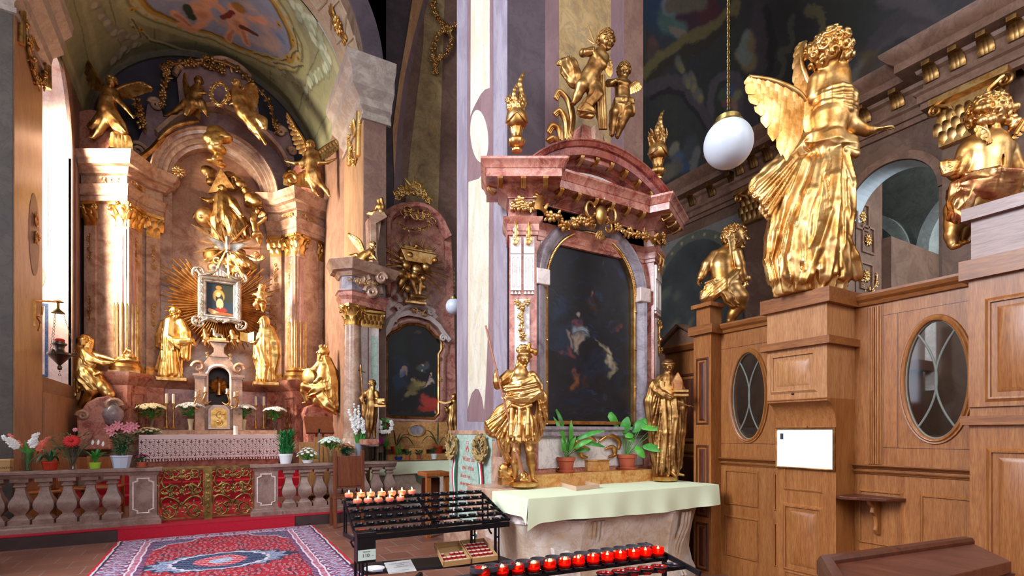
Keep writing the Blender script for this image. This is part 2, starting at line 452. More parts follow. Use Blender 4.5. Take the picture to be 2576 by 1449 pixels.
def nets(Fd,lo,h):
 S=Fd<0;n=Fd.shape
 c=[S[i:n[0]-1+i,j:n[1]-1+j,k:n[2]-1+k]for i in(0,1)for j in(0,1)for k in(0,1)]
 cnt=sum(x.astype(np.int8)for x in c);mask=(cnt>0)&(cnt<8);idx=np.argwhere(mask)
 off=np.array([(i,j,k)for i in(0,1)for j in(0,1)for k in(0,1)])
 vals=np.stack([Fd[idx[:,0]+o[0],idx[:,1]+o[1],idx[:,2]+o[2]]for o in off],1)
 acc=np.zeros((len(idx),3),np.float32);num=np.zeros(len(idx),np.float32)
 for a in range(8):
  for b in range(a+1,8):
   if np.abs(off[a]-off[b]).sum()!=1:continue
   va,vb=vals[:,a],vals[:,b];m=(va<0)!=(vb<0)
   t=np.where(m,va/(va-vb+1e-12),0)
   acc+=np.where(m[:,None],off[a]+(off[b]-off[a])*t[:,None],0);num+=m
 V=(idx+acc/np.maximum(num,1)[:,None])*h+lo
 ID=np.full(mask.shape,-1,np.int32);ID[mask]=np.arange(len(idx))
 Q=[]
 for d in range(3):
  e,f=[(1,2),(2,0),(0,1)][d]
  sa=[slice(1,-1)]*3;sb=[slice(1,-1)]*3;sa[d]=slice(0,-1);sb[d]=slice(1,None)
  A=S[tuple(sa)];B=S[tuple(sb)]
  for flip in(0,1):
   m=(A&~B)if not flip else(~A&B)
   g=np.argwhere(m)
   if not len(g):continue
   g=g+1;g[:,d]-=1
   def at(de,df):
    q=g.copy();q[:,e]+=de;q[:,f]+=df;return ID[q[:,0],q[:,1],q[:,2]]
   quad=np.stack([at(-1,-1),at(0,-1),at(0,0),at(-1,0)],1)
   if flip:quad=quad[:,::-1]
   Q.append(quad)
 Q=np.concatenate(Q);Q=Q[(Q>=0).all(1)]
 return V.astype(np.float32),Q.astype(np.int32)
class Paint:
 """brush strokes on a canvas in its own coordinates x 0..1, y 0..1 (y up), aspect w/h"""
 def __init__(s,nx,ny,asp,base):
  s.nx,s.ny,s.asp=nx,ny,asp
  s.X,s.Y=np.meshgrid(np.linspace(0,1,nx+1),np.linspace(0,1,ny+1));s.C=np.zeros((ny+1,nx+1,3));s.C[:]=lin(base)
 def e(s,x,y,rx,ry,c,rot=0,soft=.35,op=1.0):
  R=max(rx*s.asp,ry)*1.01;i0,i1=[int(min(max((x+q*R/s.asp)*s.nx+(1 if q>0 else 0),0),s.nx+1))for q in(-1,1)];j0,j1=[int(min(max((y+q*R)*s.ny+(1 if q>0 else 0),0),s.ny+1))for q in(-1,1)];sl=(slice(j0,j1+1),slice(i0,i1+1))
  X=(s.X[sl]-x)*s.asp;Y=s.Y[sl]-y;t=math.radians(rot);ca,sa=math.cos(t),math.sin(t)
  u=(X*ca+Y*sa)/(rx*s.asp);v=(-X*sa+Y*ca)/ry;r=np.sqrt(u*u+v*v)
  m=np.clip((1-r)/soft,0,1);m=m*m*(3-2*m)*op
  s.C[sl]+=(np.array(lin(c))-s.C[sl])*m[...,None];return s
 def line(s,x0,y0,x1,y1,w0,w1,c,soft=.4,op=1.0):
  ax,ay=(x1-x0)*s.asp,y1-y0;X=(s.X-x0)*s.asp;Y=s.Y-y0;L=ax*ax+ay*ay+1e-9
  t=np.clip((X*ax+Y*ay)/L,0,1);r=np.sqrt((X-ax*t)**2+(Y-ay*t)**2)/(w0+(w1-w0)*t)
  m=np.clip((1-r)/soft,0,1)*op;s.C+=(np.array(lin(c))-s.C)*m[...,None];return s
 def noise(s,amp,sc,seed=0):
  rg=np.random.RandomState(seed);f=np.zeros_like(s.X)
  for i in range(8):
   kx,ky,p=rg.randn()*sc,rg.randn()*sc,rg.rand()*6.28;f+=np.sin(kx*s.X*s.asp+ky*s.Y+p+1.5*np.sin(ky*.7*s.X+p))
  s.C*=np.clip(1+amp*f[...,None]/3,.1,3);return s
 def warp(s,amp=.012,sc=1.0,seed=0):
  """break soft shapes into ragged brushwork"""
  rg=np.random.RandomState(seed);dx=np.zeros_like(s.X);dy=dx.copy()
  for o in range(5):
   k=9*sc*1.9**o;a=amp*.62**o
   for _ in range(3):
    t=rg.rand()*6.28;p=rg.rand()*6.28;ph=(s.X*s.asp*math.cos(t)+s.Y*math.sin(t))*k+p;w=np.sin(ph+1.7*np.sin((s.X*s.asp*math.sin(t)-s.Y*math.cos(t))*k*.8+p));dx+=a*w*math.cos(t*3);dy+=a*w*math.sin(t*3)
  i=np.clip(((s.X+dx/s.asp)*s.nx).round().astype(int),0,s.nx);j=np.clip(((s.Y+dy)*s.ny).round().astype(int),0,s.ny);s.C=s.C[j,i];return s
 def flat(s):return s.C.reshape(-1,3)
 def mesh(s,fn,name,mat,parent=None):
  pts=np.array([fn(x,y)for x,y in zip(s.X.ravel(),s.Y.ravel())],np.float32)
  w=s.nx+1;i=np.arange(s.nx);j=np.arange(s.ny)[:,None];a=(j*w+i).ravel()
  Q=np.stack([a,a+1,a+w+1,a+w],1).astype(np.int32)
  return build_mesh(name,pts,Q,mat,parent,180,paint=s.flat(),recalc=False)
FRESCO=attr_mat('fresco',.75,.15,6.0)
CANVAS=attr_mat('oil_canvas',.48,.2,20.0)
# == the shell
def pjx(p):
 a,b,z=p;X=a*CC-b*SS;D=a*SS+b*CC
 return U0+F*X/D,V0-F*(z-EYE)/D
def finder(pt):
 """pt.at(u, v): where on the canvas the photo position (u, v) lies"""
 W=pt.world
 X=W[...,0]*CC-W[...,1]*SS;D=W[...,0]*SS+W[...,1]*CC
 Uu=U0+F*X/D;Vv=V0-F*(W[...,2]-EYE)/D
 def at(u,v):
  q=np.argmin((Uu-u)**2+(Vv-v)**2+(D<.5)*1e9);j,i=divmod(int(q),pt.nx+1);return i/pt.nx,j/pt.ny
 return at
def canvas(nx,ny,asp,base,fn):
 p=Paint(nx,ny,asp,base);p.world=np.array([[fn(x,y)for x in np.linspace(0,1,nx+1)]for y in np.linspace(0,1,ny+1)]);p.fn=fn;p.at=finder(p);return p
def slab(name,lo,hi,mat,label=None):
 return struct(MB().box(lo,hi).build(name,mat,smooth=0),label)
 # floor of square terracotta tiles with pale joints
m,nt,b=newmat('clay_tiles');L=nt.links.new
co=coords(nt,(1,1,1));br=nd(nt,'ShaderNodeTexBrick',offset=.5,Scale=1.0)
br.inputs['Brick Width'].default_value=.34;br.inputs['Row Height'].default_value=.34;br.inputs['Mortar Size'].default_value=.006
br.inputs['Color1'].default_value=(*lin('#8a5848'),1);br.inputs['Color2'].default_value=(*lin('#966452'),1);br.inputs['Mortar'].default_value=(*lin('#a08e88'),1)
L(co,br.inputs['Vector']);n=nd(nt,'ShaderNodeTexNoise',Scale=2.0,Detail=6.0);L(co,n.inputs['Vector'])
mx=nd(nt,'ShaderNodeMix',data_type='RGBA',blend_type='MULTIPLY');mx.inputs['Factor'].default_value=.5
r=ramp(nt,[(.3,'#a09090'),(.7,'#ffffff')]);L(n.outputs['Fac'],r.inputs['Fac']);L(br.outputs['Color'],mx.inputs[6]);L(r.outputs['Color'],mx.inputs[7]);L(mx.outputs[2],b.inputs['Base Color'])
b.inputs['Roughness'].default_value=.42
slab('floor',(-6,-4,-.1),(14,24,0),m)
WB=14.35
# ---- left chapel piers and front wall
PB0,PB1=9.5,10.85
AL,AR=-2.37,2.37
slab('wall_left_pier',(-6,PB0,0),(AL,PB1,14),marble('dim_grey_marble','#4c443e','#5a5048','#38322e',2.0,.5))
# tan marble skin of the left pier's inner side
struct(MB().box((AL-.01,PB0+.02,0),(AL+.012,PB1,7.6)).build('trim_1',TANM,smooth=0))
# left wall with the arched window opening
LW=WALLA(AL,1)
wc,wr,wsz,wsill=11.85,1.08,6.75,2.35
hole=[(wc-wr,wsill),(wc+wr,wsill)]+arc(wc,wsz,wr,0,180,28,ry=1.5)
struct(MB().prism([(PB1,0),(WB,0),(WB,8.2),(PB1,8.2)],-.06,.0,LW,[hole]).build('wall_left',wall_l:=marble('left_wall_marble','#7a5a4a','#8e6a58','#503a34',2.5,.5),smooth=0))
# deep reveal of that window, painted marble
jm=MB();hp=hole+[hole[0]]
for i in range(len(hp)-1):
 (y0,z0),(y1,z1)=hp[i],hp[i+1]
 jm.add([(AL-.02,y0,z0),(AL-.02,y1,z1),(AL-1.3,y1,z1),(AL-1.3,y0,z0)],[(0,1,2,3)])
struct(jm.build('window_reveal',marble('pink_blue_window_marble','#d8b8ac','#e4cfc6','#a8a0ac',2.0,.5,dark='#c89080'),smooth=30))
# inlaid blue lines and panels on the far jamb
JB=lambda x,y,h:(x,wc+wr-h,y)
BLUEM=marble('blue_inlay_marble','#2c4468','#3c5880','#8c9cb8',8,.4)
ORIN=marble('orange_inlay_marble','#d8a080','#e0b498','#c07858',3,.5)
inl=MB();x0,x1=AL-.36,AL-1.25
for(za,zb)in((2.5,3.9),(4.9,6.55)):
 inl.prism([(x0,za),(x1,za),(x1,zb),(x0,zb)],.001,.006,JB,[[(x0-.045,za+.05),(x1+.04,za+.05),(x1+.04,zb-.05),(x0-.045,zb-.05)]])
struct(inl.build('trim_2',BLUEM,smooth=0))
struct(MB().prism(arc(AL-.82,4.4,.42,0,360,40)[:-1],.001,.006,JB,[arc(AL-.82,4.4,.34,0,360,40)[:-1]]).build('trim_3',PINKD,smooth=0))
struct(MB().prism(arc(AL-.82,4.4,.3,0,360,40)[:-1],.001,.007,JB).build('trim_4',BLUEM,smooth=0))
struct(MB().box((AL-1.36,wc-wr-.2,wsill-.2),(AL-1.3,wc+wr+.2,8.6)).build('window_1',plain('window_glass_white','#dfe8f4',.3,emit='#e8f0ff',estr=1.2),smooth=0))
# wall panels (dark lined strips beside the window)
struct(MB().prism([(13.08,2.4),(13.5,2.4),(13.5,6.9),(13.08,6.9)],0,.02,LW,[[(13.14,2.5),(13.44,2.5),(13.44,6.8),(13.14,6.8)]]).build('trim_5',PIL_D,smooth=0))
struct(MB().prism([(13.14,2.5),(13.44,2.5),(13.44,6.8),(13.14,6.8)],0,.012,LW).build('trim_6',PIL_B,smooth=0))
for k,(za,zb,mm)in enumerate(((1.0,2.1,TANM),)):
 struct(MB().prism([(PB1+.1,za),(WB-.8,za),(WB-.8,zb),(PB1+.1,zb)],0,.01,LW).build('trim_7',mm,smooth=0))
slab('wall_left_outer',(-6.0,PB1,0),(-5.8,WB,12),CREAM)
# right wall of the chapel and its pier
slab('wall_right_pier',(AR,PB0,0),(2.78,PB1,14),PIL_B)
struct(MB().box((AR-.012,PB0+.02,0),(AR+.01,PB1+.25,7.2)).build('trim_8',TANM,smooth=0))
slab('wall_right',(AR,PB1,0),(AR+.1,WB,8.3),wall_l)
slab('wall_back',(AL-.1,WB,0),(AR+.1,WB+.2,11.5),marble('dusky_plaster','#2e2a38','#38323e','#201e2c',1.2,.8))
# pier capitals / entablature blocks
for nm,pth in(('trim_9',[(AL-1.5,PB0),(AL,PB0),(AL,PB1+.1)]),('trim_10',[(AR,PB1+.25),(AR,PB0),(2.86,PB0)])):
 mb=MB();zz=7.15
 mb.sweep(pth,[(-.02,zz),(.05,zz),(.05,zz+.07),(.02,zz+.08),(.02,zz+.16),(.1,zz+.22),(.12,zz+.34),(.26,zz+.46),(.26,zz+.68),(.36,zz+.8),(.38,zz+.95),(-.02,zz+.95)],PLAN)
 struct(mb.build(nm,marble('greyish_cornice_marble','#9a8a80','#b0a296','#746464',4,.4)if nm=='trim_9' else MATS['greyish_cornice_marble'],smooth=30))
 # arch of the chapel mouth: soffit with coffers, face
ZS=8.1
def soffit(r,b0,b1,n=48,a0=0,a1=180):
 mb=MB();p=arc(0,ZS,r,a0,a1,n)
 for i in range(n):
  (x0,z0),(x1,z1)=p[i],p[i+1];mb.add([(x0,b0,z0),(x1,b0,z1),(x1,b1,z1),(x0,b1,z0)],[(0,1,2,3)])
 return mb
ARCHM=marble('arch_soffit_marble','#a89078','#b8a28a','#8a7262',2.4,.5)
struct(soffit(AR,PB0,PB1).build('trim_11',ARCHM,smooth=40))
fa=[(-2.78,14),(-2.78,8.1),(AL,8.1)]+arc(0,ZS,AR,180,0,48)[1:-1]+[(AR,8.1),(2.78,8.1),(2.78,14)]
struct(MB().prism(fa,0,.3,WALLB(PB0+.3)).build('wall_arch',PIL_B,smooth=0))
fr=MB();fr.sweep(arc(0,ZS,AR,180,0,48),[(0,0),(0,.05),(-.35,.05),(-.35,0)],WALLB(PB0));struct(fr.build('trim_12',PIL_D,smooth=40))
# coffer mouldings on the soffit
cf=MB()
for k in range(11):
 t0=8+k*15.4;t1=t0+12
 cs=[(AR*math.cos(math.radians(t)),ZS+AR*math.sin(math.radians(t)))for t in(t0,t1)]
 tm=math.radians((t0+t1)/2);bm_=(PB0+PB1)/2
 def cp(tt,bb,h):t=math.radians(tt);return((AR-h)*math.cos(t),bb,ZS+(AR-h)*math.sin(t))
 loop=[(t0,bm_),(t0+3,bm_+.42),(t1-3,bm_+.42),(t1,bm_),(t1-3,bm_-.42),(t0+3,bm_-.42)]
 cf.tube([cp(x,y,.01)for x,y in loop],.022,5,closed=True)
struct(cf.build('trim_13',ARCHM))
# ---- chapel vault, painted
NV=380
def vfn(x,y):
 t=math.radians(2+176*x);return((AR+.02)*math.cos(t),PB1+(WB-PB1)*y,ZS-.1+(AR+.08)*math.sin(t))
vp=canvas(NV*2,NV,2.13,'#8c8a68',vfn)
vp.noise(.12,6,3)
def vat(u,v):return vp.at(u,v)
def vst(u0,v0,u1,v1,w,c,op=1,soft=.4):
 x0,y0=vat(u0,v0);x1,y1=vat(u1,v1);vp.line(x0,y0,x1,y1,w,w,c,soft,op)
def vel(u,v,ru,c,rv=None,rot=0,soft=.4,op=1):
 x,y=vat(u,v);vp.e(x,y,ru/2.13,rv or ru,c,rot,soft,op)
 # painted ribs fanning, greens and ochres
for k in range(9):
 x=.06+k*.11;vp.line(x,0,x+.02,1,.02,.03,'#a09a74',.5,.7);vp.line(x+.03,0,x+.05,1,.006,.006,'#5c5a3c',.5,.7)
vp.line(0,.93,1,.93,.05,.05,'#6a664c',.5,.8);vp.line(0,.05,1,.05,.04,.04,'#b4ac84',.5,.8)
cx,cy=vat(560,8)
for(rx,ry,c)in((.27,.44,'#a8a67c'),(.245,.40,'#76744c'),(.235,.385,'#b8b48c'),(.215,.355,'#b08c3c'),(.2,.335,'#7a5c24'),(.19,.32,'#9098b0')):
 vp.e(cx,cy,rx,ry,c,0,.04)
rg=np.random.RandomState(4)
for k in range(40):
 t=rg.rand()*6.28;q=rg.rand()**.6;x=cx+.16*q*math.cos(t);y=cy+.27*q*math.sin(t)
 vp.e(x,y,.025+.03*rg.rand(),.03+.04*rg.rand(),['#c8a890','#b09088','#d8c090','#a898a8','#6c88b8','#d0b4a0'][k%6],0,.9,.7)
for k in range(36):
 t=k/36*6.283;vp.e(cx+.225*math.cos(t),cy+.37*math.sin(t),.007,.012,'#c09840',0,.3)
SK,SKD='#d8a080','#a86850'
# two painted putti
for(px,py,fl)in((500,30,1),(600,60,-1)):
 vel(px,py,.085,SK,.11);vel(px+4,py+6,.05,SKD,.06,soft=.9,op=.6)
for s in((470,62,440,34),(505,60,480,76),(480,76,456,64),(520,12,545,0),(585,74,572,100),(612,74,622,106),(630,48,660,52),(578,40,556,20)):
 vst(*s,.03,SK)
for s in((586,76,574,100),(614,80,624,106),(474,64,446,40)):vst(*s,.014,SKD,.6)
vel(598,28,.05,SK);vel(602,20,.045,'#9a6c30');vel(520,5,.05,SK)
vst(610,70,645,90,.02,'#6a3020');vst(470,20,480,45,.03,'#33402c');vst(560,42,590,34,.02,'#7a2c20')
# painted white flower swags and scroll work
def swag(pts,r,c1,c2,n=26):
 for i in range(n):
  t=i/(n-1)*(len(pts)-1);k=min(int(t),len(pts)-2);f=t-k
  u=pts[k][0]+(pts[k+1][0]-pts[k][0])*f+rg.randn()*5;v=pts[k][1]+(pts[k+1][1]-pts[k][1])*f+rg.randn()*5
  vel(u+2,v+3,r*1.25,'#4c4a34',op=.7,soft=.8);vel(u,v,r,c1 if i%2 else c2,soft=.5)
swag([(240,10),(265,60),(300,85),(340,105),(310,130),(285,150)],.035,'#a8a090','#8a8474',34)
swag([(735,10),(780,50),(790,80),(812,120),(825,165),(800,190),(780,205),(775,225)],.035,'#c4ccb0','#9ea88a',44)
swag([(690,180),(730,190),(760,215),(780,260)],.018,'#8c8c78','#a4a48c',24)
for s in((330,60,380,100),(380,100,450,120),(450,120,520,135),(640,130,700,150),(700,150,745,120),(745,120,735,60),(330,40,350,90),(690,155,760,165)):
 vst(*s,.012,'#b4a87c',.9);vst(s[0]+3,s[1]+6,s[2]+3,s[3]+6,.007,'#4c4628',.8)
for(u,v)in((335,25),(352,75),(420,130),(735,100),(720,140),(748,150),(700,60)):vel(u,v,.022,'#b8923c',.03);vel(u,v,.01,'#6a4c1c')
vp.warp(.006,1.2,5)
vo=vp.mesh(vfn,'ceiling',FRESCO);struct(vo)
# lunette arch line on the back wall
lun=MB();lun.sweep(arc(0,ZS-.1,2.32,180,0,48),[(0,0),(0,.08),(-.12,.08),(-.12,0)],WALLB(WB));struct(lun.build('trim_14',marble('dusky_moulding','#4c463c','#5c5444','#38322c',3,.6),smooth=40))
# ---- chapel steps, carpeted
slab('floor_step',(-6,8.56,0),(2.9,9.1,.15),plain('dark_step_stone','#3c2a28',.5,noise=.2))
slab('floor_chapel',(-6,9.1,0),(AR,WB,.17),plain('brown_chapel_floor','#6a4a40',.6))  # chapel floor in one even brown
# ---- second chapel behind: wall with coloured bands seen over its altar
W2=10.85
slab('wall_second_chapel',(2.78,W2,0),(6.2,W2+.2,14),PIL_B)
s2=MB().prism([(3.5,3.5),(4.25,3.5),(4.6,14),(4.1,14),(4.0,10),(3.7,7.5),(3.55,6)],0,.01,WALLB(W2));struct(s2.build('trim_15',PIL_Y,smooth=0))
slab('wall_second_side',(2.775,PB1-.05,0),(2.80,W2,14),PIL_D)
s2=MB().prism([(2.83,0),(3.3,0),(3.36,6),(3.6,9),(4.0,11),(4.0,14),(2.83,14)],0,.015,WALLB(W2));struct(s2.build('trim_16',PIL_D,smooth=0))
# transverse arch band rising beside the pier, with its orange painted edge
MBs=[('trim_17',[(1036,0),(1064,0),(1040,90),(1015,200),(998,330),(990,450),(986,330),(1003,200),(1022,90)],PIL_O,.05),('trim_18',[(1064,0),(1078,0),(1052,90),(1028,200),(1012,330),(1008,520),(988,520),(990,450),(998,330),(1015,200),(1040,90)],PIL_M,.04)]
for nm,ps,mm,hh in MBs:
 struct(MB().prism([(P(u,v,b=W2)[0],P(u,v,b=W2)[2])for u,v in ps],0,hh,WALLB(W2)).build(nm,mm,smooth=0))
zc,rr,bc=6.2,2.15,8.0
tp=[(PB0+.05,0.0)]+[(PB0+.05-rr+rr*math.cos(math.radians(t)),zc+5.2*math.sin(math.radians(t)))for t in range(0,78,4)]
for nm,a0,a1,mm in():
 mb=MB()
 for i in range(len(tp)-1):
  (y0,z0),(y1,z1)=tp[i],tp[i+1]
  mb.add([(a0,y0,z0),(a1,y0,z0),(a1,y1,z1),(a0,y1,z1),(a0,y0+.35,z0),(a1,y0+.35,z0),(a1,y1+.35,z1),(a0,y1+.35,z1)],[(0,1,2,3),(1,5,6,2),(0,3,7,4),(4,7,6,5)])
 struct(mb.build(nm,mm,smooth=40))
 # vault over the crossing between chapel pier and pillar
slab('ceiling_aisle',(-6,-4,12.0),(5.2,14,12.2),marble('aisle_vault_plaster','#8c8264','#9c9274','#6a6248',1.5,.8))
# ---- the great pillar
PA0,PA1,PBF,PBB=2.55,4.402,4.52,5.75
slab('wall_pillar',(PA0,PBF,0),(PA1,PBB,13),PIL_G)
L1=WALLA(PA0,-1)
def band(nm,Mf,x0,x1,z0,z1,mat,h=.006):struct(MB().prism([(x0,z0),(x1,z0),(x1,z1),(x0,z1)],0,h,Mf).build(nm,mat,smooth=0))
def bL(u,v):p=P(u,v,a=PA0);return(p[1],p[2])
def polyL(nm,pts,mat,h):struct(MB().prism([bL(u,v)for u,v in pts],0,h,L1).build(nm,mat,smooth=0))
yb=[bL(u,500)[0]for u in(1180,1240)]
z_=1.62
polyL('trim_20',[(1176,0),(1241,0),(1241,1060),(1176,1060)],PIL_M,.004)
# cream field above with its curved end, the oval, and the field below
top=[(1186,0),(1233,0),(1233,222),(1222,226),(1211,238),(1200,258),(1190,278),(1185,292)]
polyL('trim_21',top,PIL_C,.008)
ov=[(1207+22*math.cos(t)+5*-math.sin(t),343-66*math.sin(t))for t in[k/40*2*PI for k in range(40)]]
polyL('trim_22',ov,PIL_C,.008)
low=[(1233,405),(1222,430),(1206,450),(1180,458),(1178,1030),(1182,1012),(1188,990),(1198,978),(1206,980),(1214,1000),(1219,1030),(1224,960),(1230,800)]
polyL('trim_23',low,PIL_C,.008)
# front face of the pillar: dark, mauve, ochre and mauve bands
FB=WALLB(PBF)
def fB(u):return P(u,300,b=PBF)[0]
for k,(u0,u1,mm)in enumerate(((1276,1370,PIL_D),(1370,1405,PIL_M),(1405,1536,PIL_Y),(1536,1569,PIL_M),(1569,1617,PIL_B))):
 band('trim_%d'%(24+k),FB,fB(u0)+.002,fB(u1),0,13,mm)
 # pillar plinth and the pale green memorial slab's surround
slab('trim_29',(PA0-.06,PBF-.03,0),(PA0+.02,6.02,.42),PINK)
# ---- nave beyond the screen
NA=11.0
NW=WALLA(NA,-1)
def nB(u,v):p=P(u,v,a=NA);return(p[1],p[2])
arch_c,arch_r,arch_z=4.86,.76,5.75
hole1=[(arch_c-arch_r,0),(arch_c+arch_r,0)]+[(x,y)for x,y in arc(arch_c,arch_z,arch_r,0,180,30)]
nw=MB().prism([(-4,.0),(24,0),(24,8.1),(-4,8.1)],-.3,0,NW,[[(x,max(y,.05))for x,y in hole1]])
struct(nw.build('wall_nave',NAVW,smooth=0))
# aisle seen through the nave arch
so=MB()
for(x0,z0),(x1,z1)in zip(arc(arch_c,arch_z,arch_r-.01,0,180,24),arc(arch_c,arch_z,arch_r-.01,0,180,24)[1:]):so.add([(NA,x0,z0),(NA,x1,z1),(NA+.5,x1,z1),(NA+.5,x0,z0)],[(0,1,2,3)])
struct(so.build('trim_41',plain('pale_blue_soffit','#b4c0c8',.35,noise=.15,nscale=3),smooth=60))
slab('wall_aisle_far',(15.2,-1,0),(15.4,14,12),marble('grey_green_plaster','#6c706a','#7c8078','#50504c',1.2,.7))
AIS=marble('aisle_rib_marble','#8c9490','#9ca49c','#6c6c70',2,.6)
mb=MB()
for(yc,r0)in((4.2,1.5),(7.2,1.4)):
 mb.sweep(arc(yc,5.6,r0,0,180,30),[(0,0),(0,.5),(-.25,.5),(-.25,0)],WALLA(14.6,-1))
struct(mb.build('trim_30',AIS,smooth=40))
slab('trim_31',(12.4,5.45,0),(14.9,5.75,5.6),NAVW)
slab('wall_aisle_pier',(11.6,5.75,0),(12.6,6.3,9),NAVW)
coffers=MB().box((11.35,5.62,0),(12.4,5.7,9));struct(coffers.build('trim_32',NAVW,smooth=0))
slab('ceiling_far_aisle',(11.3,-1,8.4),(15.3,14,8.6),MATS['grey_green_plaster'])
slab('floor_aisle',(11.3,-1,-.02),(15.2,14,.02),NAVW)
# entablature on the nave wall with forward breaks
def ent(nm,pth,h0=7.02,s=1.0,mat=NAVC):
 mb=MB();z=h0
 mb.sweep(pth,[(-.05,z),(.06,z),(.06,z+.1),(.1,z+.11),(.1,z+.24),(.15,z+.27),(.15,z+.3),(.03,z+.32),(.03,z+.58),(.1,z+.62),(.12,z+.68),(.34,z+.70),(.34,z+.84),(.42,z+.9),(.5,z+1.0),(.52,z+1.06),(-.05,z+1.06)],PLAN)
 return struct(mb.build(nm,mat,smooth=25))
def brk(b0,b1,d):return[(NA,b0+.0),(NA-d,b0),(NA-d,b1),(NA,b1)]
pth=[(NA,24),(NA,7.9)]+[(NA-.35,7.9),(NA-.35,6.65),(NA,6.65)]+[(NA,4.15),(NA-.35,4.15),(NA-.35,2.9),(NA,2.9),(NA,-4)]
ent('trim_33',[(x,y)for x,y in pth])
# nave pilasters below the breaks
for k,(b0,b1)in enumerate(((6.85,7.7),(3.1,3.95))):
 slab('trim_%d'%(34+k),(NA-.28,b0,0),(NA,b1,6.3),NAVW)
 # lunette paintings and arch bands on the nave wall
mb=MB();mb.sweep(arc(arch_c,arch_z,arch_r,180,0,30),[(0,0),(0,.05),(-.14,.05),(-.14,0)],NW);struct(mb.build('trim_36',NAVC,smooth=40))
OCH=marble('ochre_spandrel','#8c7450','#a08660','#5c4c3c',5,.6)
for k,(b0,b1,sg)in enumerate(((5.68,6.6,1),(4.2,4.0,-1))):
 if k==0:struct(MB().prism([(5.75,6.85),(6.55,6.85),(6.55,6.0),(6.35,6.4),(6.05,6.72)],0,.012,NW).build('trim_37',OCH,smooth=0))
def lfn(x,y):
 return(NA-.02,7.95+3.0*x,3.2+3.55*y)
lp_=canvas(120,140,.85,'#3a3c3c',lfn);lp_.noise(.25,12,5)
for k in range(26):
 x,y=rg.rand(),rg.rand()*.7;lp_.e(x,y,.03+.04*rg.rand(),.04+.08*rg.rand(),['#5a5c4c','#6a6450','#2c2e34','#4c4c44'][k%4],rg.rand()*90,.9,.7)
msk=(np.hypot((lp_.X-.5)/.5,np.maximum(0,lp_.Y-.52)/.48)>1);lp_.C[msk]=lin('#76706c')
rgn=np.hypot((lp_.X-.5)/.5,np.maximum(0,lp_.Y-.52)/.48);band_=(rgn>.86)&(rgn<=1);lp_.C[band_]=lin('#54544c')
for k in range(11):
 t=math.radians(12+156*k/10);lp_.e(.5+.46*math.cos(t),.52+.445*math.sin(t),.018,.016,'#94805c',0,.4)
struct(lp_.mesh(lfn,'trim_38',FRESCO))
# nave vault (painted) springing from the entablature
def nfn(x,y):
 t=math.radians(92*y);return(NA+.35-6.0*(1-math.cos(t)),-3+27*(x**1.0),8.05+6.6*math.sin(t))
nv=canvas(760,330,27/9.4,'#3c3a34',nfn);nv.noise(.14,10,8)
ASP=27/9.4
def nst(u0,v0,u1,v1,w,c,op=1,soft=.4):
 x0,y0=nv.at(u0,v0);x1,y1=nv.at(u1,v1);nv.line(x0,y0,x1,y1,w,w,c,soft,op)
def nel(u,v,r,c,op=1,soft=.5,ry=None,rot=0):
 x,y=nv.at(u,v);nv.e(x,y,r/ASP,ry or r,c,rot,soft,op)
def ncurve(pts,w,c,op=1):
 sp=smooth_path([(*p,0)for p in pts],4)
 for i in range(len(sp)-1):nst(sp[i][0],sp[i][1],sp[i+1][0],sp[i+1][1],w,c,op)
for k in range(60):
 nel(1620+rg.rand()*960,rg.rand()*420,.03+.05*rg.rand(),['#2c2c34','#48443c','#34383c','#3c3430'][k%4],.5,1)
nel(1650,20,.1,'#263c5c',.9,.9);nel(1700,10,.12,'#2c4868',.7,.9)
nel(1730,35,.045,'#4c2030',.95);nel(1745,50,.04,'#4a2436');nel(1690,60,.035,'#4c6c60');nel(1712,78,.03,'#547468');nst(1700,80,1740,115,.014,'#8c7864')
nel(1700,15,.03,'#7c8488');nel(1780,18,.04,'#5c2028');nst(1760,0,1700,20,.02,'#70604c');nel(1640,130,.03,'#6c4438');nel(1635,155,.03,'#5c4838')
ncurve([(1620,190),(1700,130),(1780,70),(1830,20),(1850,0)],.018,'#7a6830');ncurve([(1625,205),(1705,145),(1785,85),(1840,30)],.012,'#3c3020')
ncurve([(1620,230),(1690,215),(1740,250),(1790,310)],.02,'#54464c');ncurve([(1630,250),(1690,235),(1730,262),(1770,320)],.008,'#2c2428')
ncurve([(1790,270),(1800,190),(1840,170),(1865,200),(1872,280)],.014,'#5c5054');ncurve([(1900,80),(1905,150),(1895,260)],.012,'#5c5054')
ncurve([(1925,0),(1915,120),(1900,250),(1895,400)],.03,'#4c3e42');ncurve([(1950,0),(1940,120),(1925,260)],.012,'#2e2628')
for(u,v,r,c)in((1845,220,.022,'#7c4c50'),(1835,235,.02,'#804044'),(1852,238,.02,'#903c3c'),(1842,205,.016,'#3c5888'),(1858,222,.016,'#8c8454'),(1826,222,.018,'#4c6040'),(1850,255,.02,'#a07060'),(1838,262,.02,'#405840'),(1840,285,.02,'#5c5c40')):nel(u,v,r,c)
for(u,v)in((1890,85),(1880,110),(1890,130)):nel(u,v,.025,'#8c7440');nel(u-8,v-12,.018,'#7c8478')
for(u,v)in((1700,165),(1735,195),(1720,200),(1740,215),(1755,235)):nel(u,v,.02,'#6c685c');nel(u+6,v+8,.016,'#8c7c48')
for(u,v,r,c)in((1690,375,.022,'#8c8468'),(1700,400,.03,'#50607c'),(1715,410,.028,'#3c5070'),(1695,420,.03,'#6c6454'),(1735,395,.02,'#8c7058'),(1730,370,.035,'#4a4c50'),(1680,430,.03,'#7c7058')):nel(u,v,r,c)
nst(1735,420,1745,385,.018,'#74706a')
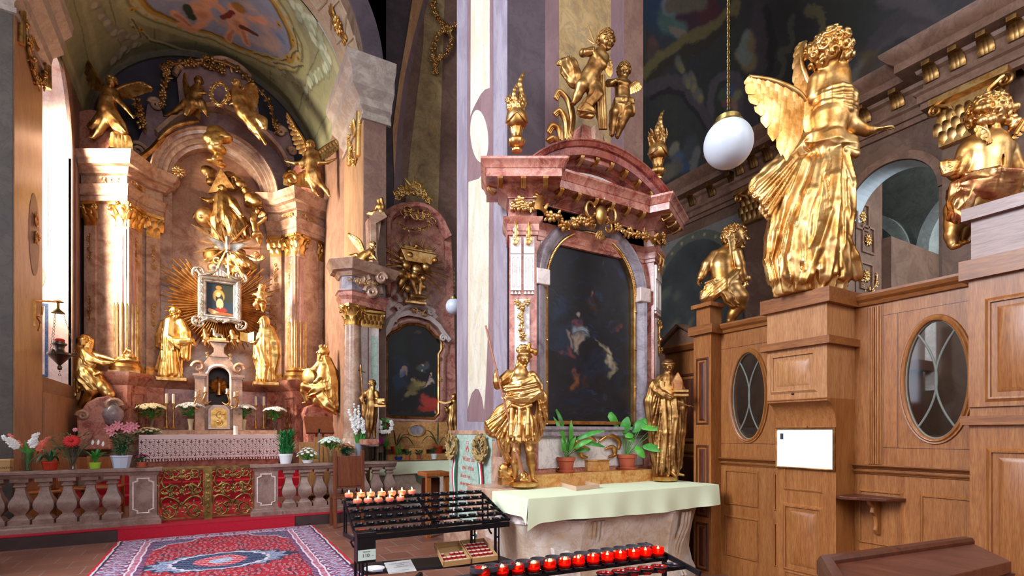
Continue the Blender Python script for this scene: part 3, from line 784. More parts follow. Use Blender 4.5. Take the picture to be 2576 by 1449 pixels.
ncurve([(2000,40),(1990,90),(1960,110),(1975,140),(1960,180)],.008,'#5c5848');ncurve([(2040,20),(2080,50),(2070,90)],.01,'#70643c');ncurve([(2200,130),(2260,90),(2330,100),(2360,170)],.02,'#54484c');ncurve([(2180,150),(2260,60),(2370,80),(2400,160)],.016,'#4c4044')
ncurve([(2230,0),(2340,40),(2390,110),(2400,150)],.02,'#5c5054');nst(2360,0,2450,60,.03,'#4c464a');nst(2360,80,2470,50,.02,'#54484a')
for(u,v,r,c)in((2150,150,.03,'#4c4038'),(2170,180,.035,'#6c5c30'),(2140,205,.035,'#7a7468'),(2190,190,.03,'#5c4434'),(2130,170,.03,'#3c3c44'),(2230,190,.04,'#5c4a40'),(2110,190,.03,'#7c6c58')):nel(u,v,r,c,.9)
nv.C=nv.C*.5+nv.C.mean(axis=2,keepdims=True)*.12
nv.warp(.008,1.0,6)
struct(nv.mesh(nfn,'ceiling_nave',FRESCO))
# closing walls of the church behind and beside the camera, with an aisle window and added fill panes
PLW=plain('warm_plaster','#8a7a68',.8,noise=.1,nscale=2)
slab('wall_behind',(-6,-4.1,0),(14,-4,14),PLW)
slab('wall_nave_end',(4.4,24,0),(12,24.1,15),NAVW)
slab('wall_pillar_row',(4.3,12,0),(4.4,24,15),NAVW)
for k,(b0,b1)in enumerate(((-4,9.5),)):
 struct(MB().prism([(-4,0),(9.5,0),(9.5,12.1),(-4,12.1)],0,.1,WALLA(-6,1),[[(1.2,2.2),(4.6,2.2),(4.6,8.6),(1.2,8.6)],[(6.0,2.2),(8.6,2.2),(8.6,8.6),(6.0,8.6)]]).build('wall_left_aisle',PLW,smooth=0))
WG=plain('daylit_fill_glass','#dfe8f4',.3,emit='#dfeaff',estr=2.5)  # glow shared by the aisle window and the added fill panes
slab('window_2',(-6.1,1.2,2.2),(-6.06,4.6,8.6),WG)
slab('window_3',(-6.1,6.0,2.2),(-6.06,8.6,8.6),WG)  # unseen glowing pane, added to fill the chapel side
for k,x in enumerate((-3.5,1.0,6.5)):
 slab('window_%d'%(4+k),(x,-3.99,3),(x+2.2,-3.97,8.5),WG)  # unseen rear panes, their glow added as fill from behind the camera
 # -- camera and light
cd=bpy.data.cameras.new('camera');cam=bpy.data.objects.new('camera',cd);col.objects.link(cam)
cam.location=(0,0,EYE);cam.rotation_euler=(PI/2,0,-math.radians(30));cd.sensor_width=36;cd.lens=F/2576*36;cd.shift_y=(V0-724.5)/2576
cd.clip_end=100;cd.clip_start=.05
bpy.context.scene.camera=cam
def area(name,loc,target,w,h,power,color,spread=180):
 l=bpy.data.lights.new(name,'AREA');l.shape='RECTANGLE';l.size=w;l.size_y=h;l.energy=power;l.color=color;l.spread=math.radians(spread)
 o=bpy.data.objects.new(name,l);col.objects.link(o);o.location=loc
 d=Vector(target)-Vector(loc);o.rotation_euler=d.to_track_quat('-Z','Y').to_euler();return o
 # sun through the chapel window (parallel daylight), soft light of the aisle window, and added unseen fill lamps
sn=bpy.data.lights.new('sun','SUN');sn.energy=0;sn.angle=.01
area('chapel_window_light',(AL-1.2,wc+.45,5.0),(AL+2.0,wc+1.15,4.4),1.0,4.8,700,(1.0,.85,.64),92)
slab('wall_light_blocker',(-3.9,5.9,0),(-2.75,7.7,12),PIL_D)  # unseen block added to keep light off the left rail and floor
area('aisle_window_light',(-5.9,2.9,5.4),(3,4.2,1.6),3.3,6.2,1500,(.86,.92,1.0))
area('chapel_fill_light',(-5.9,7.3,5.4),(3,9,3.0),2.5,6.2,150,(.95,.95,1.0))  # unseen lamp added as chapel fill
area('rear_fill_light',(2.1,-3.9,5.7),(4,6,1.5),6.0,5.0,420,(1.0,.94,.86))  # soft fill lamp added behind the camera
area('nave_fill_light',(7.6,-3.9,6.2),(9,8,5),2.4,5.0,90,(1.0,.90,.8))  # added lamp that lifts the nave wall and vault
area('far_aisle_light',(13.2,.5,6),(13.5,8,6),2.0,4.0,300,(.88,.95,1.0))  # added lamp brightening the aisle beyond the nave arch
w=bpy.data.worlds.new('world');bpy.context.scene.world=w;w.use_nodes=True
w.node_tree.nodes['Background'].inputs[0].default_value=(.75,.82,1,1);w.node_tree.nodes['Background'].inputs[1].default_value=.3
sc=bpy.context.scene;sc.view_settings.view_transform='Standard';sc.view_settings.look='None';sc.view_settings.exposure=.46;sc.view_settings.gamma=1.0
sc.cycles.use_denoising=True;sc.cycles.max_bounces=5;sc.cycles.diffuse_bounces=2;sc.cycles.glossy_bounces=3;sc.cycles.transmission_bounces=5;sc.cycles.use_adaptive_sampling=True;sc.cycles.adaptive_threshold=.08;sc.cycles.sample_clamp_indirect=6
# == ornament kit
def xf(V,M):return[M(*p)for p in V]
def acanthus(mb,base,up,out,side,h,w,curl=.35,n=8):
 """curling leaf: base point, axes, height, width"""
 base,up,out,side=[np.array(q,float)for q in(base,up,out,side)]
 def fn(x,y):
  q=(x-.5)*2;ang=y*2.3
  lob=1+.18*abs(math.sin(5*PI*y));ww=w*(1-.55*y**3)*lob*.5
  yy=h*(y if y<.75 else .75+.25*math.sin((y-.75)*2*PI)*.6);oo=h*curl*(y**2.2)-abs(q)*w*.12
  return base+up*yy+out*(oo+.02*h)+side*q*ww
 mb.grid(fn,4,n,h*.06)
def volute(mb,c,e1,e2,r,tr,turns=1.6,n=22,w=None):
 c,e1,e2=[np.array(q,float)for q in(c,e1,e2)]
 pts=[];rs=[]
 for i in range(n+1):
  t=i/n;a=t*turns*2*PI;q=r*(1-t*.86);pts.append(c+e1*math.cos(a)*q+e2*math.sin(a)*q);rs.append(tr*(1-.35*t))
 mb.tube(pts,rs,6)
def capital(mb,c,r,h,rot=0.0,nleaf=8,square=False):
 """corinthian capital on a shaft of radius r, base centre c"""
 c=np.array(c,float);z=np.array((0,0,1.))
 mb.lathe([(r*.98,0),(r*1.08,h*.02),(r*1.08,h*.06),(r*.95,h*.08),(r*.98,h*.5),(r*1.15,h*.8),(r*1.3,h*.86)],c,16)
 for tier,(z0,hh,ww,off)in enumerate(((.08,.42,.62,0),(.3,.46,.6,.5))):
  for k in range(nleaf):
   t=rot+2*PI*(k+off)/nleaf;o=np.array((math.cos(t),math.sin(t),0));s=np.array((-math.sin(t),math.cos(t),0))
   acanthus(mb,c+o*r*(.98+.05*tier)+z*h*z0,z,o,s,h*hh,r*ww,.34,6)
 for k in range(4):
  t=rot+PI/4+k*PI/2;o=np.array((math.cos(t),math.sin(t),0));s=np.array((-math.sin(t),math.cos(t),0))
  volute(mb,c+o*r*1.35+z*h*.76,-o*.4+z,o,h*.13,h*.035,1.5,14)
  mb.tube([c+o*r*1.0+z*h*.45,c+o*r*1.05+z*h*.65,c+o*r*1.25+z*h*.86,c+o*r*1.5+z*h*.84],[h*.03,h*.04,h*.045,h*.03],6)
  t=rot+k*PI/2;o=np.array((math.cos(t),math.sin(t),0));s=np.array((-math.sin(t),math.cos(t),0))
  for q in range(5):mb.blob(c+o*r*1.32+z*h*.9+(s*math.cos(q*1.257)+z*math.sin(q*1.257))*h*.05,h*.04,6,4)
  # concave abacus
 pl=[]
 for k in range(4):
  t0=rot+PI/4+k*PI/2
  for j in range(8):
   f=j/8;t=t0+f*PI/2;q=r*(1.72-.5*math.sin(PI*f));pl.append((c[0]+q*math.cos(t),c[1]+q*math.sin(t)))
 for(z0,z1,g)in((.87,.93,.94),(.93,1.0,1.0)):
  mb.prism([(c[0]+(x-c[0])*g,c[1]+(y-c[1])*g)for x,y in pl],c[2]+h*z0,c[2]+h*z1,PLAN)
def pilcap(mb,M,x0,x1,y0,h,d,den=.25,tiers=2):
 """flat pilaster capital in wall frame M: leaves, volutes, abacus"""
 w=x1-x0;n=max(2,int(round(w/(h*den))))
 o=np.array(M(0,0,0.));X=np.array(M(1,0,0.))-o;Y=np.array((0,0,1.));Z=np.array(M(0,0,1.))-o
 mb.box((x0,y0,-.02),(x1,y0+h*.88,d*.55),M)
 for tier in range(tiers):
  for k in range(n+tier%2):
   x=x0+w*(k+.5-(tier%2)*.5)/n;acanthus(mb,np.array(M(x,y0+h*(.04+.28*2/tiers*tier),d*(.5+.1*tier))),Y,Z,X,h*.84/tiers,w/n*.95,.4,6)
 for sx in(-1,1):
  xc=(x0+x1)/2+sx*(w/2+h*.02);volute(mb,M(xc,y0+h*.76,d*.9),Y,X*sx,h*.13,h*.04,1.5,14)
  mb.tube([M(xc-sx*w*.3,y0+h*.5,d*.7),M(xc-sx*w*.22,y0+h*.75,d*.85),M(xc,y0+h*.88,d*.9)],h*.04,5)
 mb.box((x0-h*.1,y0+h*.87,-.02),(x1+h*.1,y0+h,d*1.25),M)
def flower(mb,c,nv_,r,k=5):
 c=np.array(c,float);nv_=nrm(nv_);e=nrm(np.cross(nv_,(.2,.1,.97)));f=np.cross(nv_,e);ph=random.random()*6
 for i in range(k):
  t=ph+i*2*PI/k;d=e*math.cos(t)+f*math.sin(t);mb.blob(c+d*r*.55+nv_*r*.1,(r*.5,r*.38,r*.2),7,5,ax=np.array([d,np.cross(nv_,d),nrm(nv_+d*-.3)]))
 mb.blob(c+nv_*r*.25,r*.28,6,5)
def leafbit(mb,c,d,nv_,L,w):
 d=nrm(d);mb.blob(np.array(c,float)+d*L*.5,(L*.55,w,w*.35),7,5,ax=np.array([d,nrm(np.cross(nv_,d)),nrm(nv_)]))
def garland(mb,pts,nv_,r,n,seed=0):
 rg_=random.Random(seed);sp=smooth_path(pts,8);nv_=nrm(nv_)
 mb.tube(sp,r*.35,6)
 for i in range(n):
  q=sp[int(i/max(1,n-1)*(len(sp)-1))];k=rg_.random()
  o=np.array([rg_.uniform(-1,1)for _ in range(3)])*r*.5
  if k<.45:flower(mb,q+o+nv_*r*.4,nv_+o/r*.5,r*rg_.uniform(.7,1.1))
  elif k<.75:mb.blob(q+o+nv_*r*.3,r*rg_.uniform(.35,.6),7,5)
  for _ in range(2):
   d=np.array([rg_.uniform(-1,1)for _ in range(3)]);d-=nv_*(d@nv_)*.7;leafbit(mb,q,d,nv_,r*rg_.uniform(.9,1.7),r*.35)
def scroll(mb,pts,r,n=8,ridge=True):
 sp=smooth_path(pts,6);m=len(sp);rs=[r*(.45+.75*math.sin(PI*(i+.6)/(m+.2)))for i in range(m)]
 mb.tube(sp,rs,n)
def cscroll(mb,c,X,Y,r,tr,a0=0,sweep=250,flip=1,n=26):
 """rocaille C-scroll with curled ends"""
 c,X,Y=[np.array(q,float)for q in(c,X,Y)];pts=[];rs=[]
 for i in range(n+1):
  t=i/n;a=math.radians(a0+flip*(t-.5)*sweep);e=abs(t-.5)*2;q=r*(1-.62*max(0,e-.45)**1.1/.55)
  pts.append(c+X*math.cos(a)*q+Y*math.sin(a)*q);rs.append(tr*(1.15-.55*e))
 mb.tube(pts,rs,7);mb.blob(pts[0],rs[0]*1.6,7,5);mb.blob(pts[-1],rs[-1]*1.6,7,5)
def rocaille(mb,M,x,y,w,h,seed=0,d=.02):
 """gilded relief ornament of C-scrolls, leaves and flowers in wall frame M, centred x, y"""
 rg_=random.Random(seed);o=np.array(M(0,0,0.));X=np.array(M(1,0,0.))-o;Y=np.array(M(0,1,0.))-o;Z=np.array(M(0,0,1.))-o
 n=max(2,int(h/w*1.6))if h>w else max(2,int(w/h*1.6));s=min(w,h)
 for k in range(n):
  f=(k+.5)/n-.5
  px,py=(x+rg_.uniform(-.08,.08)*w,y+f*h)if h>w else(x+f*w,y+rg_.uniform(-.08,.08)*h)
  cscroll(mb,M(px+(.12*s if k%2 else-.12*s),py,d),X,Y,s*.34,s*.055,180*(k%2)+(0 if h>w else 90),240)
  for j in range(3):
   a=rg_.uniform(0,6.28);leafbit(mb,M(px,py,d),X*math.cos(a)+Y*math.sin(a),Z,s*rg_.uniform(.3,.5),s*.07)
  if k%2==0:flower(mb,M(px,py,d*1.6),Z,s*.17)
def rosette(mb,c,X,Y,Z,r,k=8):
 c,X,Y,Z=[np.array(q,float)for q in(c,X,Y,Z)]
 for i in range(k):
  t=i*2*PI/k;d=X*math.cos(t)+Y*math.sin(t);mb.blob(c+d*r*.58+Z*r*.12,(r*.45,r*.24,r*.16),6,5,ax=np.array([d,np.cross(Z,d),Z]))
 for i in range(k):
  t=(i+.5)*2*PI/k;d=X*math.cos(t)+Y*math.sin(t);mb.blob(c+d*r*.8,(r*.3,r*.12,r*.1),6,4,ax=np.array([d,np.cross(Z,d),Z]))
 mb.blob(c+Z*r*.2,r*.26,8,6)
def axes_of(M):
 o=np.array(M(0,0,0.));return np.array(M(1,0,0.))-o,np.array(M(0,1,0.))-o,np.array(M(0,0,1.))-o
def baluster(mb,c,h,r,n=4,rot=0):
 """square turned baluster"""
 pr=[(1,0),(1,.1),(.82,.12),(.78,.15),(.5,.2),(.55,.24),(.9,.32),(1.0,.42),(.92,.5),(.6,.62),(.44,.74),(.42,.8),(.6,.82),(.6,.85),(.46,.87),(.5,.9),(.85,.92),(.85,1)]
 mb.lathe([(r*a,h*z)for a,z in pr],c,n,M=None)if n!=4 else mb.add(*square_lathe([(r*a,h*z)for a,z in pr],c,rot))
def square_lathe(pr,c,rot=0,sx=1,sy=1):
 vs=[];ca,sa=math.cos(rot),math.sin(rot)
 for r,z in pr:
  for(x,y)in((-1,-1),(1,-1),(1,1),(-1,1)):X=x*r*sx;Y=y*r*sy;vs.append((c[0]+X*ca-Y*sa,c[1]+X*sa+Y*ca,c[2]+z))
 fs=[]
 for j in range(len(pr)-1):
  for i in range(4):i2=(i+1)%4;fs.append((j*4+i,j*4+i2,(j+1)*4+i2,(j+1)*4+i))
 fs+=[(3,2,1,0),tuple((len(pr)-1)*4+i for i in range(4))]
 return vs,fs
def ogeebox(name,mat,x0,x1,y0,y1,prof,parent,M=PLAN,sm=30):
 """closed moulded block: profile (out, z) carried round a rectangle"""
 mb=MB();mb.sweep([(x0,y0),(x1,y0),(x1,y1),(x0,y1)],[(min(prof[0][0],-.01),prof[0][1])]+prof+[(min(prof[-1][0],-.01),prof[-1][1])],M,closed=True,pclosed=False)
 return mb.build(name,mat,parent,sm)
 # == the red marble side altar on the great pillar
CXA=3.38
RA=thing('side_altar','red marble side altar with an arched dark painting, standing against the grey pillar','altar',(CXA,4.2,0))
def mir(p):return(2*CXA-p[0],p[1])
FLc,FRc=(2.402,4.213),(2.625,4.084);BB=4.18
bk=lambda p,t:(p[0]+.53*t,p[1]+.848*t)
pathL=[(2.55,4.5),FLc,FRc,(2.68,BB)]
PATH=pathL+[mir(p)for p in reversed(pathL)]
def shift(path,d):return path
def rpart(name,prof,mat=REDM,path=PATH,sm=25):
 mb=MB();mb.sweep(path,[(-.12,prof[0][1])]+prof+[(-.12,prof[-1][1])],PLAN);return mb.build(name,mat,RA,sm)
 # body wall with the arched opening
pa0,pa1=P(1382,800,b=4.13)[0],P(1598,800,b=4.13)[0];pc=(pa0+pa1)/2;pr_=(pa1-pa0)/2
pzb=1.53;pzt=P(1497,590,b=4.13)[2];pzs=pzt-pr_
WR=WALLB(BB)
aoh=[(pa0-.02,pzb-.02),(pa1+.02,pzb-.02)]+arc(pc,pzs,pr_+.02,0,180,30)
MB().prism([(2.64,1.0),(4.12,1.0),(4.12,3.7),(2.64,3.7)],-.3,0,WR,[aoh]).build('body',REDM,RA,0)
# flank pilasters
for q,ang in((1,0),(-1,1)):
 c1,c2=(FLc,FRc)if q==1 else(mir(FRc),mir(FLc))
 d=nrm(np.array(c2)-np.array(c1));n_=np.array((-d[1],d[0]));w=np.linalg.norm(np.array(c2)-np.array(c1))
 FM=(lambda c1,d,n_:(lambda x,y,h:(c1[0]+d[0]*x-n_[0]*h,c1[1]+d[1]*x-n_[1]*h,y)))(c1,d,n_)
 MB().box((0,1.0,-.25),(w,3.32,0),FM).build('pilaster',REDM,RA,0)
 mb=MB()
 for x in(.012,.135):
  mb.box((x,3.12,0),(x+.1,3.27,.028),FM);mb.box((x,2.87,0),(x+.1,3.12,.02),FM)
  mb.box((x,2.78,0),(x+.1,2.87,.02),FM)
  for j in range(3):mb.prism([(x+.034*j,2.745),(x+.034*j+.03,2.745),(x+.034*j+.015,2.775)],0,.02,FM)
  for j in range(2):
   xx=x+.014+j*.042;mb.sweep([(xx,2.81),(xx,3.08),(xx+.015,3.095),(xx+.03,3.08),(xx+.03,2.81)],[(0,.018),(.003,.024),(.006,.018)],FM,closed=True)
 mb.build('fluted_tablet',WHITEP,RA,25)
 mb=MB();x0,x1=.05,.19
 mb.prism([(x0,1.05),(x1,1.05),(x1,2.7),(x0,2.7)],0,.014,FM);mb.build('white_panel',WHITEM,RA,0)
 g=MB();X,Y,Z=axes_of(FM)
 for x in(.062,.185):
  g.mark()
  for j in range(6):leafbit(g,FM(x,3.40-j*.03,.045),-Y+X*.25*(-1)**j,Z,.06,.014+.003*j)
  g.tube([FM(x,3.42,.02),FM(x,3.36,.06),FM(x,3.28,.045)],.014,6)
 g.mark();flower(g,FM(.075,2.665,.03),Z,.035);flower(g,FM(.165,2.665,.03),Z,.035);g.tube([FM(.075,2.66,.03),FM(.12,2.62,.04),FM(.165,2.66,.03)],.008,6)
 garland(g,[FM(.12,2.62,.03),FM(.12,2.5,.03),FM(.115,2.34,.03)],Z,.034,9,3)
 g.build('gilt_drop',G,RA,60)
 g=MB();garland(g,[FM(.03,3.57,.03),FM(.12,3.55,.05),FM(.2,3.57,.03)],Z,.045,9,5);flower(g,FM(.1,3.6,.07),Z,.05);g.build('gilt_flower',G,RA,60)
 # architrave ledge, frieze, cornice
rpart('architrave',[(.0,3.3),(.015,3.3),(.015,3.33),(.022,3.34),(.022,3.40),(.03,3.41),(.055,3.44),(.06,3.455),(.0,3.47)])
rpart('frieze',[(0,3.46),(0,3.64),(.015,3.645),(.015,3.665)],REDM)
rpart('bed_moulding',[(.01,3.66),(.02,3.66),(.04,3.69),(.09,3.725),(.1,3.73),(.1,3.75),(.11,3.755)],REDM)
rpart('cornice',[(.1,3.75),(.215,3.75),(.215,3.752),(.215,3.82),(.222,3.825),(.225,3.835),(.24,3.865),(.262,3.885),(.265,3.905)],REDM)
# modillions
g=MB()
def modil(g,FM,x,y=3.75):
 g.mark()
 X,Y,Z=axes_of(FM)
 for j in(-.014,0,.014):g.tube([FM(x+j,y-.0,.205),FM(x+j,y-.028,.2),FM(x+j,y-.05,.16),FM(x+j,y-.06,.125),FM(x+j,y-.035,.112)],.0085,6)
 g.box((x-.024,y-.012,.11),(x+.024,y,.21),FM)
for q in(1,-1):
 c1,c2=(FLc,FRc)if q==1 else(mir(FRc),mir(FLc));d=nrm(np.array(c2)-np.array(c1));n_=np.array((-d[1],d[0]));w=np.linalg.norm(np.array(c2)-np.array(c1))
 FM=(lambda c1,d,n_:(lambda x,y,h:(c1[0]+d[0]*x-n_[0]*h,c1[1]+d[1]*x-n_[1]*h,y)))(c1,d,n_)
 for x in(-.08,.13,.33):modil(g,FM,x)
FMs=lambda x,y,h:(2.40-h*.85,x,y)
for k in range(6):modil(g,WALLB(BB),2.86+k*.21-.02)
for x in(4.3,):modil(g,lambda xx,y,h:(4.36+h*.85,xx,y),x);modil(g,FMs,x)
g.build('modillion',G,RA,50)
# curved pediment
pe=[];zc_=3.1;R_=1.32
e0,e1=2.47,2*CXA-2.47
hw=(e1-e0)/2;rise=.36;Rr=(hw*hw+rise*rise)/(2*rise);zc_=3.93+rise-Rr;aa=math.degrees(math.asin(hw/Rr))
parc=arc(CXA,zc_,Rr,90+aa,90-aa,36)
mb=MB();mb.sweep(parc,[(0,-.3),(0,.27),(.012,.27),(.02,.255),(.05,.235),(.055,.21),(.12,.2),(.125,.1),(.16,.08),(.18,.03),(.24,.0),(.24,-.3)],WALLB(BB));mb.build('pediment_arch',REDD,RA,25)
MB().prism(arc(CXA,zc_,Rr-.22,90+aa*.93,90-aa*.93,30)+[(e1-.15,3.9),(e0+.15,3.9)],-.3,.04,WALLB(BB)).build('tympanum',WHITEM,RA,0)
mb=MB();iarc=arc(CXA,zc_-.02,Rr-.25,90+aa*.75,90-aa*.75,30);mb.sweep(iarc,[(0,.03),(0,.08),(.02,.09),(.05,.06),(.05,.03)],WALLB(BB));mb.build('tympanum_moulding',GREYM,RA,25)
g=MB()
for k in range(8):
 t=math.radians(90+aa*(.72-1.44*k/7));x,z=CXA+(Rr-.1)*math.cos(t),zc_+(Rr-.125)*math.sin(t)
 FMk=(lambda x,z,t:(lambda xx,y,h:(x+xx*math.sin(t)-(y-3.75)*-math.cos(t)*0,BB-h+.02,z+(y-3.75)-xx*math.cos(t))))(x,z,t);modil(g,FMk,0)
g.build('pediment_modillion',G,RA,50)
# painted canvas in its frame
def cfn(x,y):
 z=pzb+(pzt-pzb)*y;hw_=pr_ if z<pzs else math.sqrt(max(0,pr_**2-(z-pzs)**2));return(pc+(x-.5)*2*hw_,BB+.02,z)
PT=thing('altar_painting','tall arched dark oil painting of cloaked figures in stormy blue, in the red altar','painting',(pc,BB,pzb))
cv=canvas(260,520,.5,'#15171d',lambda x,y:(pc+(x-.5)*2*pr_,BB+.02,pzb+(pzt-pzb)*y));cv.noise(.35,9,2)
def ce(u,v,r,c,ry=None,rot=0,soft=.6,op=.9):
 x,y=cv.at(u,v);cv.e(x,y,r/.5,ry or r,c,rot,soft,op)
for(u,v,r,ry,rot,c,o)in((1420,650,.05,.16,-30,'#141c2c',.8),(1410,780,.06,.14,-30,'#1c2c44',.8),(1430,850,.07,.1,20,'#1c3048',.7),(1500,930,.16,.06,20,'#16243a',.8),(1450,1000,.1,.05,20,'#101c2c',.9),(1570,950,.05,.05,0,'#14202c',.7),(1482,760,.022,.05,0,'#3c2818',.8),(1480,740,.014,.018,0,'#7a5030',.8),(1448,795,.016,.02,0,'#9c9088',.8),(1455,820,.03,.035,0,'#7a4048',.8),(1470,850,.045,.06,30,'#8c98a0',.9),(1455,870,.03,.04,0,'#a08c80',.8),(1440,850,.02,.03,0,'#8c7868',.8),(1430,870,.02,.045,10,'#7c3c34',.7),(1505,870,.014,.018,0,'#8c7060',.9),(1525,905,.04,.09,25,'#a89c80',.95),(1540,935,.05,.04,30,'#8c8068',.7),(1440,945,.035,.06,10,'#7a4824',.9),(1435,920,.02,.02,0,'#8c5040',.7),(1535,790,.018,.022,0,'#4c342c',.8),(1560,815,.03,.025,0,'#5c2c24',.8),(1545,800,.05,.07,0,'#241c1c',.5),(1520,690,.02,.03,0,'#4c4430',.6),(1495,640,.02,.025,0,'#2c2418',.7),(1470,960,.03,.05,0,'#3c2424',.7)):
 ce(u,v,r,c,ry,rot,.75,o)
rg3=np.random.RandomState(8)
for k in range(260):
 u_,v_=1385+rg3.rand()*212,620+rg3.rand()*450;ce(u_,v_,.02+.03*rg3.rand(),['#16243a','#0c0c10','#1e3250','#181214','#20242c'][k%5],.006+.012*rg3.rand(),rg3.uniform(-30,30),.9,.55)
cv.warp(.022,1.3,3)
cvo=cv.mesh(cfn,'canvas',CANVAS,PT)
fp=[(pa0,pzb),(pa0,pzs)]+arc(pc,pzs,pr_,180,0,30)[1:]+[(pa1,pzb)]
mb=MB();mb.sweep(fp,[(0,-.02),(0,.03),(.0,.03),(-.02,.035),(-.035,.02),(-.035,-.02)],WR)
mb.sweep([(pa1+.035,pzb),(pa0-.035,pzb)],[(0,-.02),(0,.03),(.035,.03),(.035,-.02)],WR)
for k in range(110):
 L_=fp;t=k/109*(len(fp)-1);i=min(int(t),len(fp)-2);x=fp[i][0]+(fp[i+1][0]-fp[i][0])*(t-i);y=fp[i][1]+(fp[i+1][1]-fp[i][1])*(t-i)
 nx,ny=(x-pc,max(0,y-pzs));q=math.hypot(nx,ny)or 1;mb.blob(WR(x+nx/q*.018,y+ny/q*.018,.035),.012,5,4)
mb.build('gilt_rim',G,PT,40)
mb=MB();fo=[(pa0-.035,pzb-.03),(pa0-.035,pzs)]+arc(pc,pzs,pr_+.035,180,0,30)[1:]+[(pa1+.035,pzb-.03)]
mb.sweep(fo,[(0,0),(0,.04),(-.02,.045),(-.035,.06),(-.06,.085),(-.1,.09),(-.12,.06),(-.125,.03),(-.13,0)],WR);mb.build('frame',GREYM,RA,40)
mb=MB();mb.sweep([(pa0-.16,pzb-.02),(pa1+.16,pzb-.02)],[(0,0),(0,.09),(.03,.095),(.05,.06),(.09,.07),(.11,.04),(.11,0)],WR);mb.build('frame_sill',GREYM,RA,30)
for x in(pa0-.1,pa1+.1):MB().box((x-.075,pzs-.06,0),(x+.075,pzs+.09,.105),WR).build('frame_block',WHITEP,RA,0,.008)
# cartouche over the arch and garlands
g=MB();X,Y,Z=axes_of(WR);cxx,czz=P(1515,540,b=4.0)[0],P(1515,540,b=4.0)[2]
g.blob(WR(cxx,czz,.16),(.075,.1,.035),14,10,ax=np.array([X,Y,Z]));g.build('cartouche_shield',GB,RA,60)
g=MB()
for s_ in(-1,1):
 cscroll(g,WR(cxx+s_*.1,czz+.03,.16),X*s_,Y,.09,.018,0,230);cscroll(g,WR(cxx+s_*.085,czz-.09,.15),X*s_,Y,.06,.015,-20,230)
 scroll(g,[WR(cxx+s_*.06,czz-.1,.15),WR(cxx+s_*.16,czz-.12,.13),WR(cxx+s_*.24,czz-.06,.12),WR(cxx+s_*.2,czz-.01,.12)],.016);scroll(g,[WR(cxx,czz+.14,.15),WR(cxx+s_*.06,czz+.2,.16),WR(cxx+s_*.02,czz+.26,.17)],.014)
for k in range(5):leafbit(g,WR(cxx,czz-.14,.15),-Y+X*(k-2)*.35,Z,.11,.02)
flower(g,WR(cxx,czz-.18,.16),Z,.03);g.blob(WR(cxx,czz+.15,.17),(.03,.05,.03));g.build('cartouche_scrolls',G,RA,60)
for(ps,sd)in(([(1352,500),(1368,530),(1400,548),(1430,568),(1452,560),(1478,556)],2),([(1552,572),(1580,585),(1610,590),(1640,600),(1665,598)],4)):
 g=MB();pts=[P(u,v,b=4.05 if u<1600 else 3.98)for u,v in ps];garland(g,pts,(0,-1,0),.055,16,sd);g.build('garland',G,RA,60)
g=MB();acanthus(g,P(1356,527,b=4.0),(0,0,1),(0,-1,0),(1,0,0),.12,.08);g.build('gilt_leaf',G,RA,60)
# grey-white inlays on the body beside the arch
for s_ in(-1,1):
 x=pc+s_*(pr_+.07)
 MB().prism([(x,3.2),(x,3.42),(x-s_*.2,3.42),(x-s_*.12,3.34),(x-s_*.04,3.26)],0,.008,WR).build('spandrel_inlay',WHITEM,RA,0)
 # plinth of the sculpture group and its leaves
mb=MB();pb=P(1490,345,b=4.1);sx=pb[0]
mb.add(*square_lathe([(.2,4.12),(.2,4.2),(.17,4.24),(.15,4.36),(.13,4.5),(.12,4.52)],(sx,4.22,0)));mb.build('crown_plinth',REDM,RA,30)
mb=MB();mb.add(*square_lathe([(.06,4.2),(.045,4.5)],(sx+.02,4.06,0),sx=1,sy=.9));mb.build('plinth_inlay',PINK,RA,30)
g=MB()
for(ps)in([(1432,350),(1440,300),(1430,255),(1408,232),(1398,250)],[(1425,352),(1425,310),(1410,280),(1395,290)],[(1412,354),(1405,325),(1390,318),(1380,335)],[(1400,358),(1392,348),(1378,356)]):
 pts=[P(u,v,b=4.08)for u,v in ps]
 for dx in(-.02,.0,.02):scroll(g,[p+np.array((dx,dx*.4,0))for p in pts],.022)
g.build('gilt_palm_leaves',G,RA,60)
# the altar's stone table
MS=thing('altar_table','ochre and white marble altar table under a pale green cloth, below the arched painting','altar table',(3.2,3.7,0))
ma0,ma1,mb0,mb1=2.14,4.28,3.42,4.3
def bulge(pr,x0,x1,y0,y1,nm,mat):
 mb=MB();pth=[(x0,y1),(x0,y0+.22),(x0+.05,y0+.16),(x0+.32,y0+.1),(x0+.55,y0),(x0+.62,y0+.04),(x0+.75,y0+.04),(x1-.75,y0+.04),(x1-.62,y0+.04),(x1-.55,y0),(x1-.32,y0+.1),(x1-.05,y0+.16),(x1,y0+.22),(x1,y1)]
 mb.sweep(pth,[(-.2,pr[0][1])]+pr+[(-.2,pr[-1][1])],PLAN,pclosed=True);return mb.build(nm,mat,MS,50)
bulge([(-.03,.0),(-.02,.0),(-.02,.1),(-.05,.16),(-.08,.3),(-.07,.42),(-.045,.56),(-.02,.66),(-.01,.7)],ma0,ma1,mb0,mb1,'base',MENSA)
bulge([(-.01,.695),(.0,.70),(.0,.715),(-.015,.72),(-.01,.86),(.01,.87),(.01,.88)],ma0,ma1,mb0,mb1,'top_band',WHITEP)
slabm=MB();slabm.box((ma0+.03,mb0+.06,.72),(ma1-.03,mb1,.925));slabm.build('top_slab',WHITEP,MS,0)
mb=MB();mb.prism([(3.02,.02),(3.7,.02),(3.78,.5),(3.42,.54),(3.36,.46),(3.3,.54),(2.95,.5)],0,.05,WALLB(3.6));mb.build('front_panel',WHITEP,MS,0,.01)
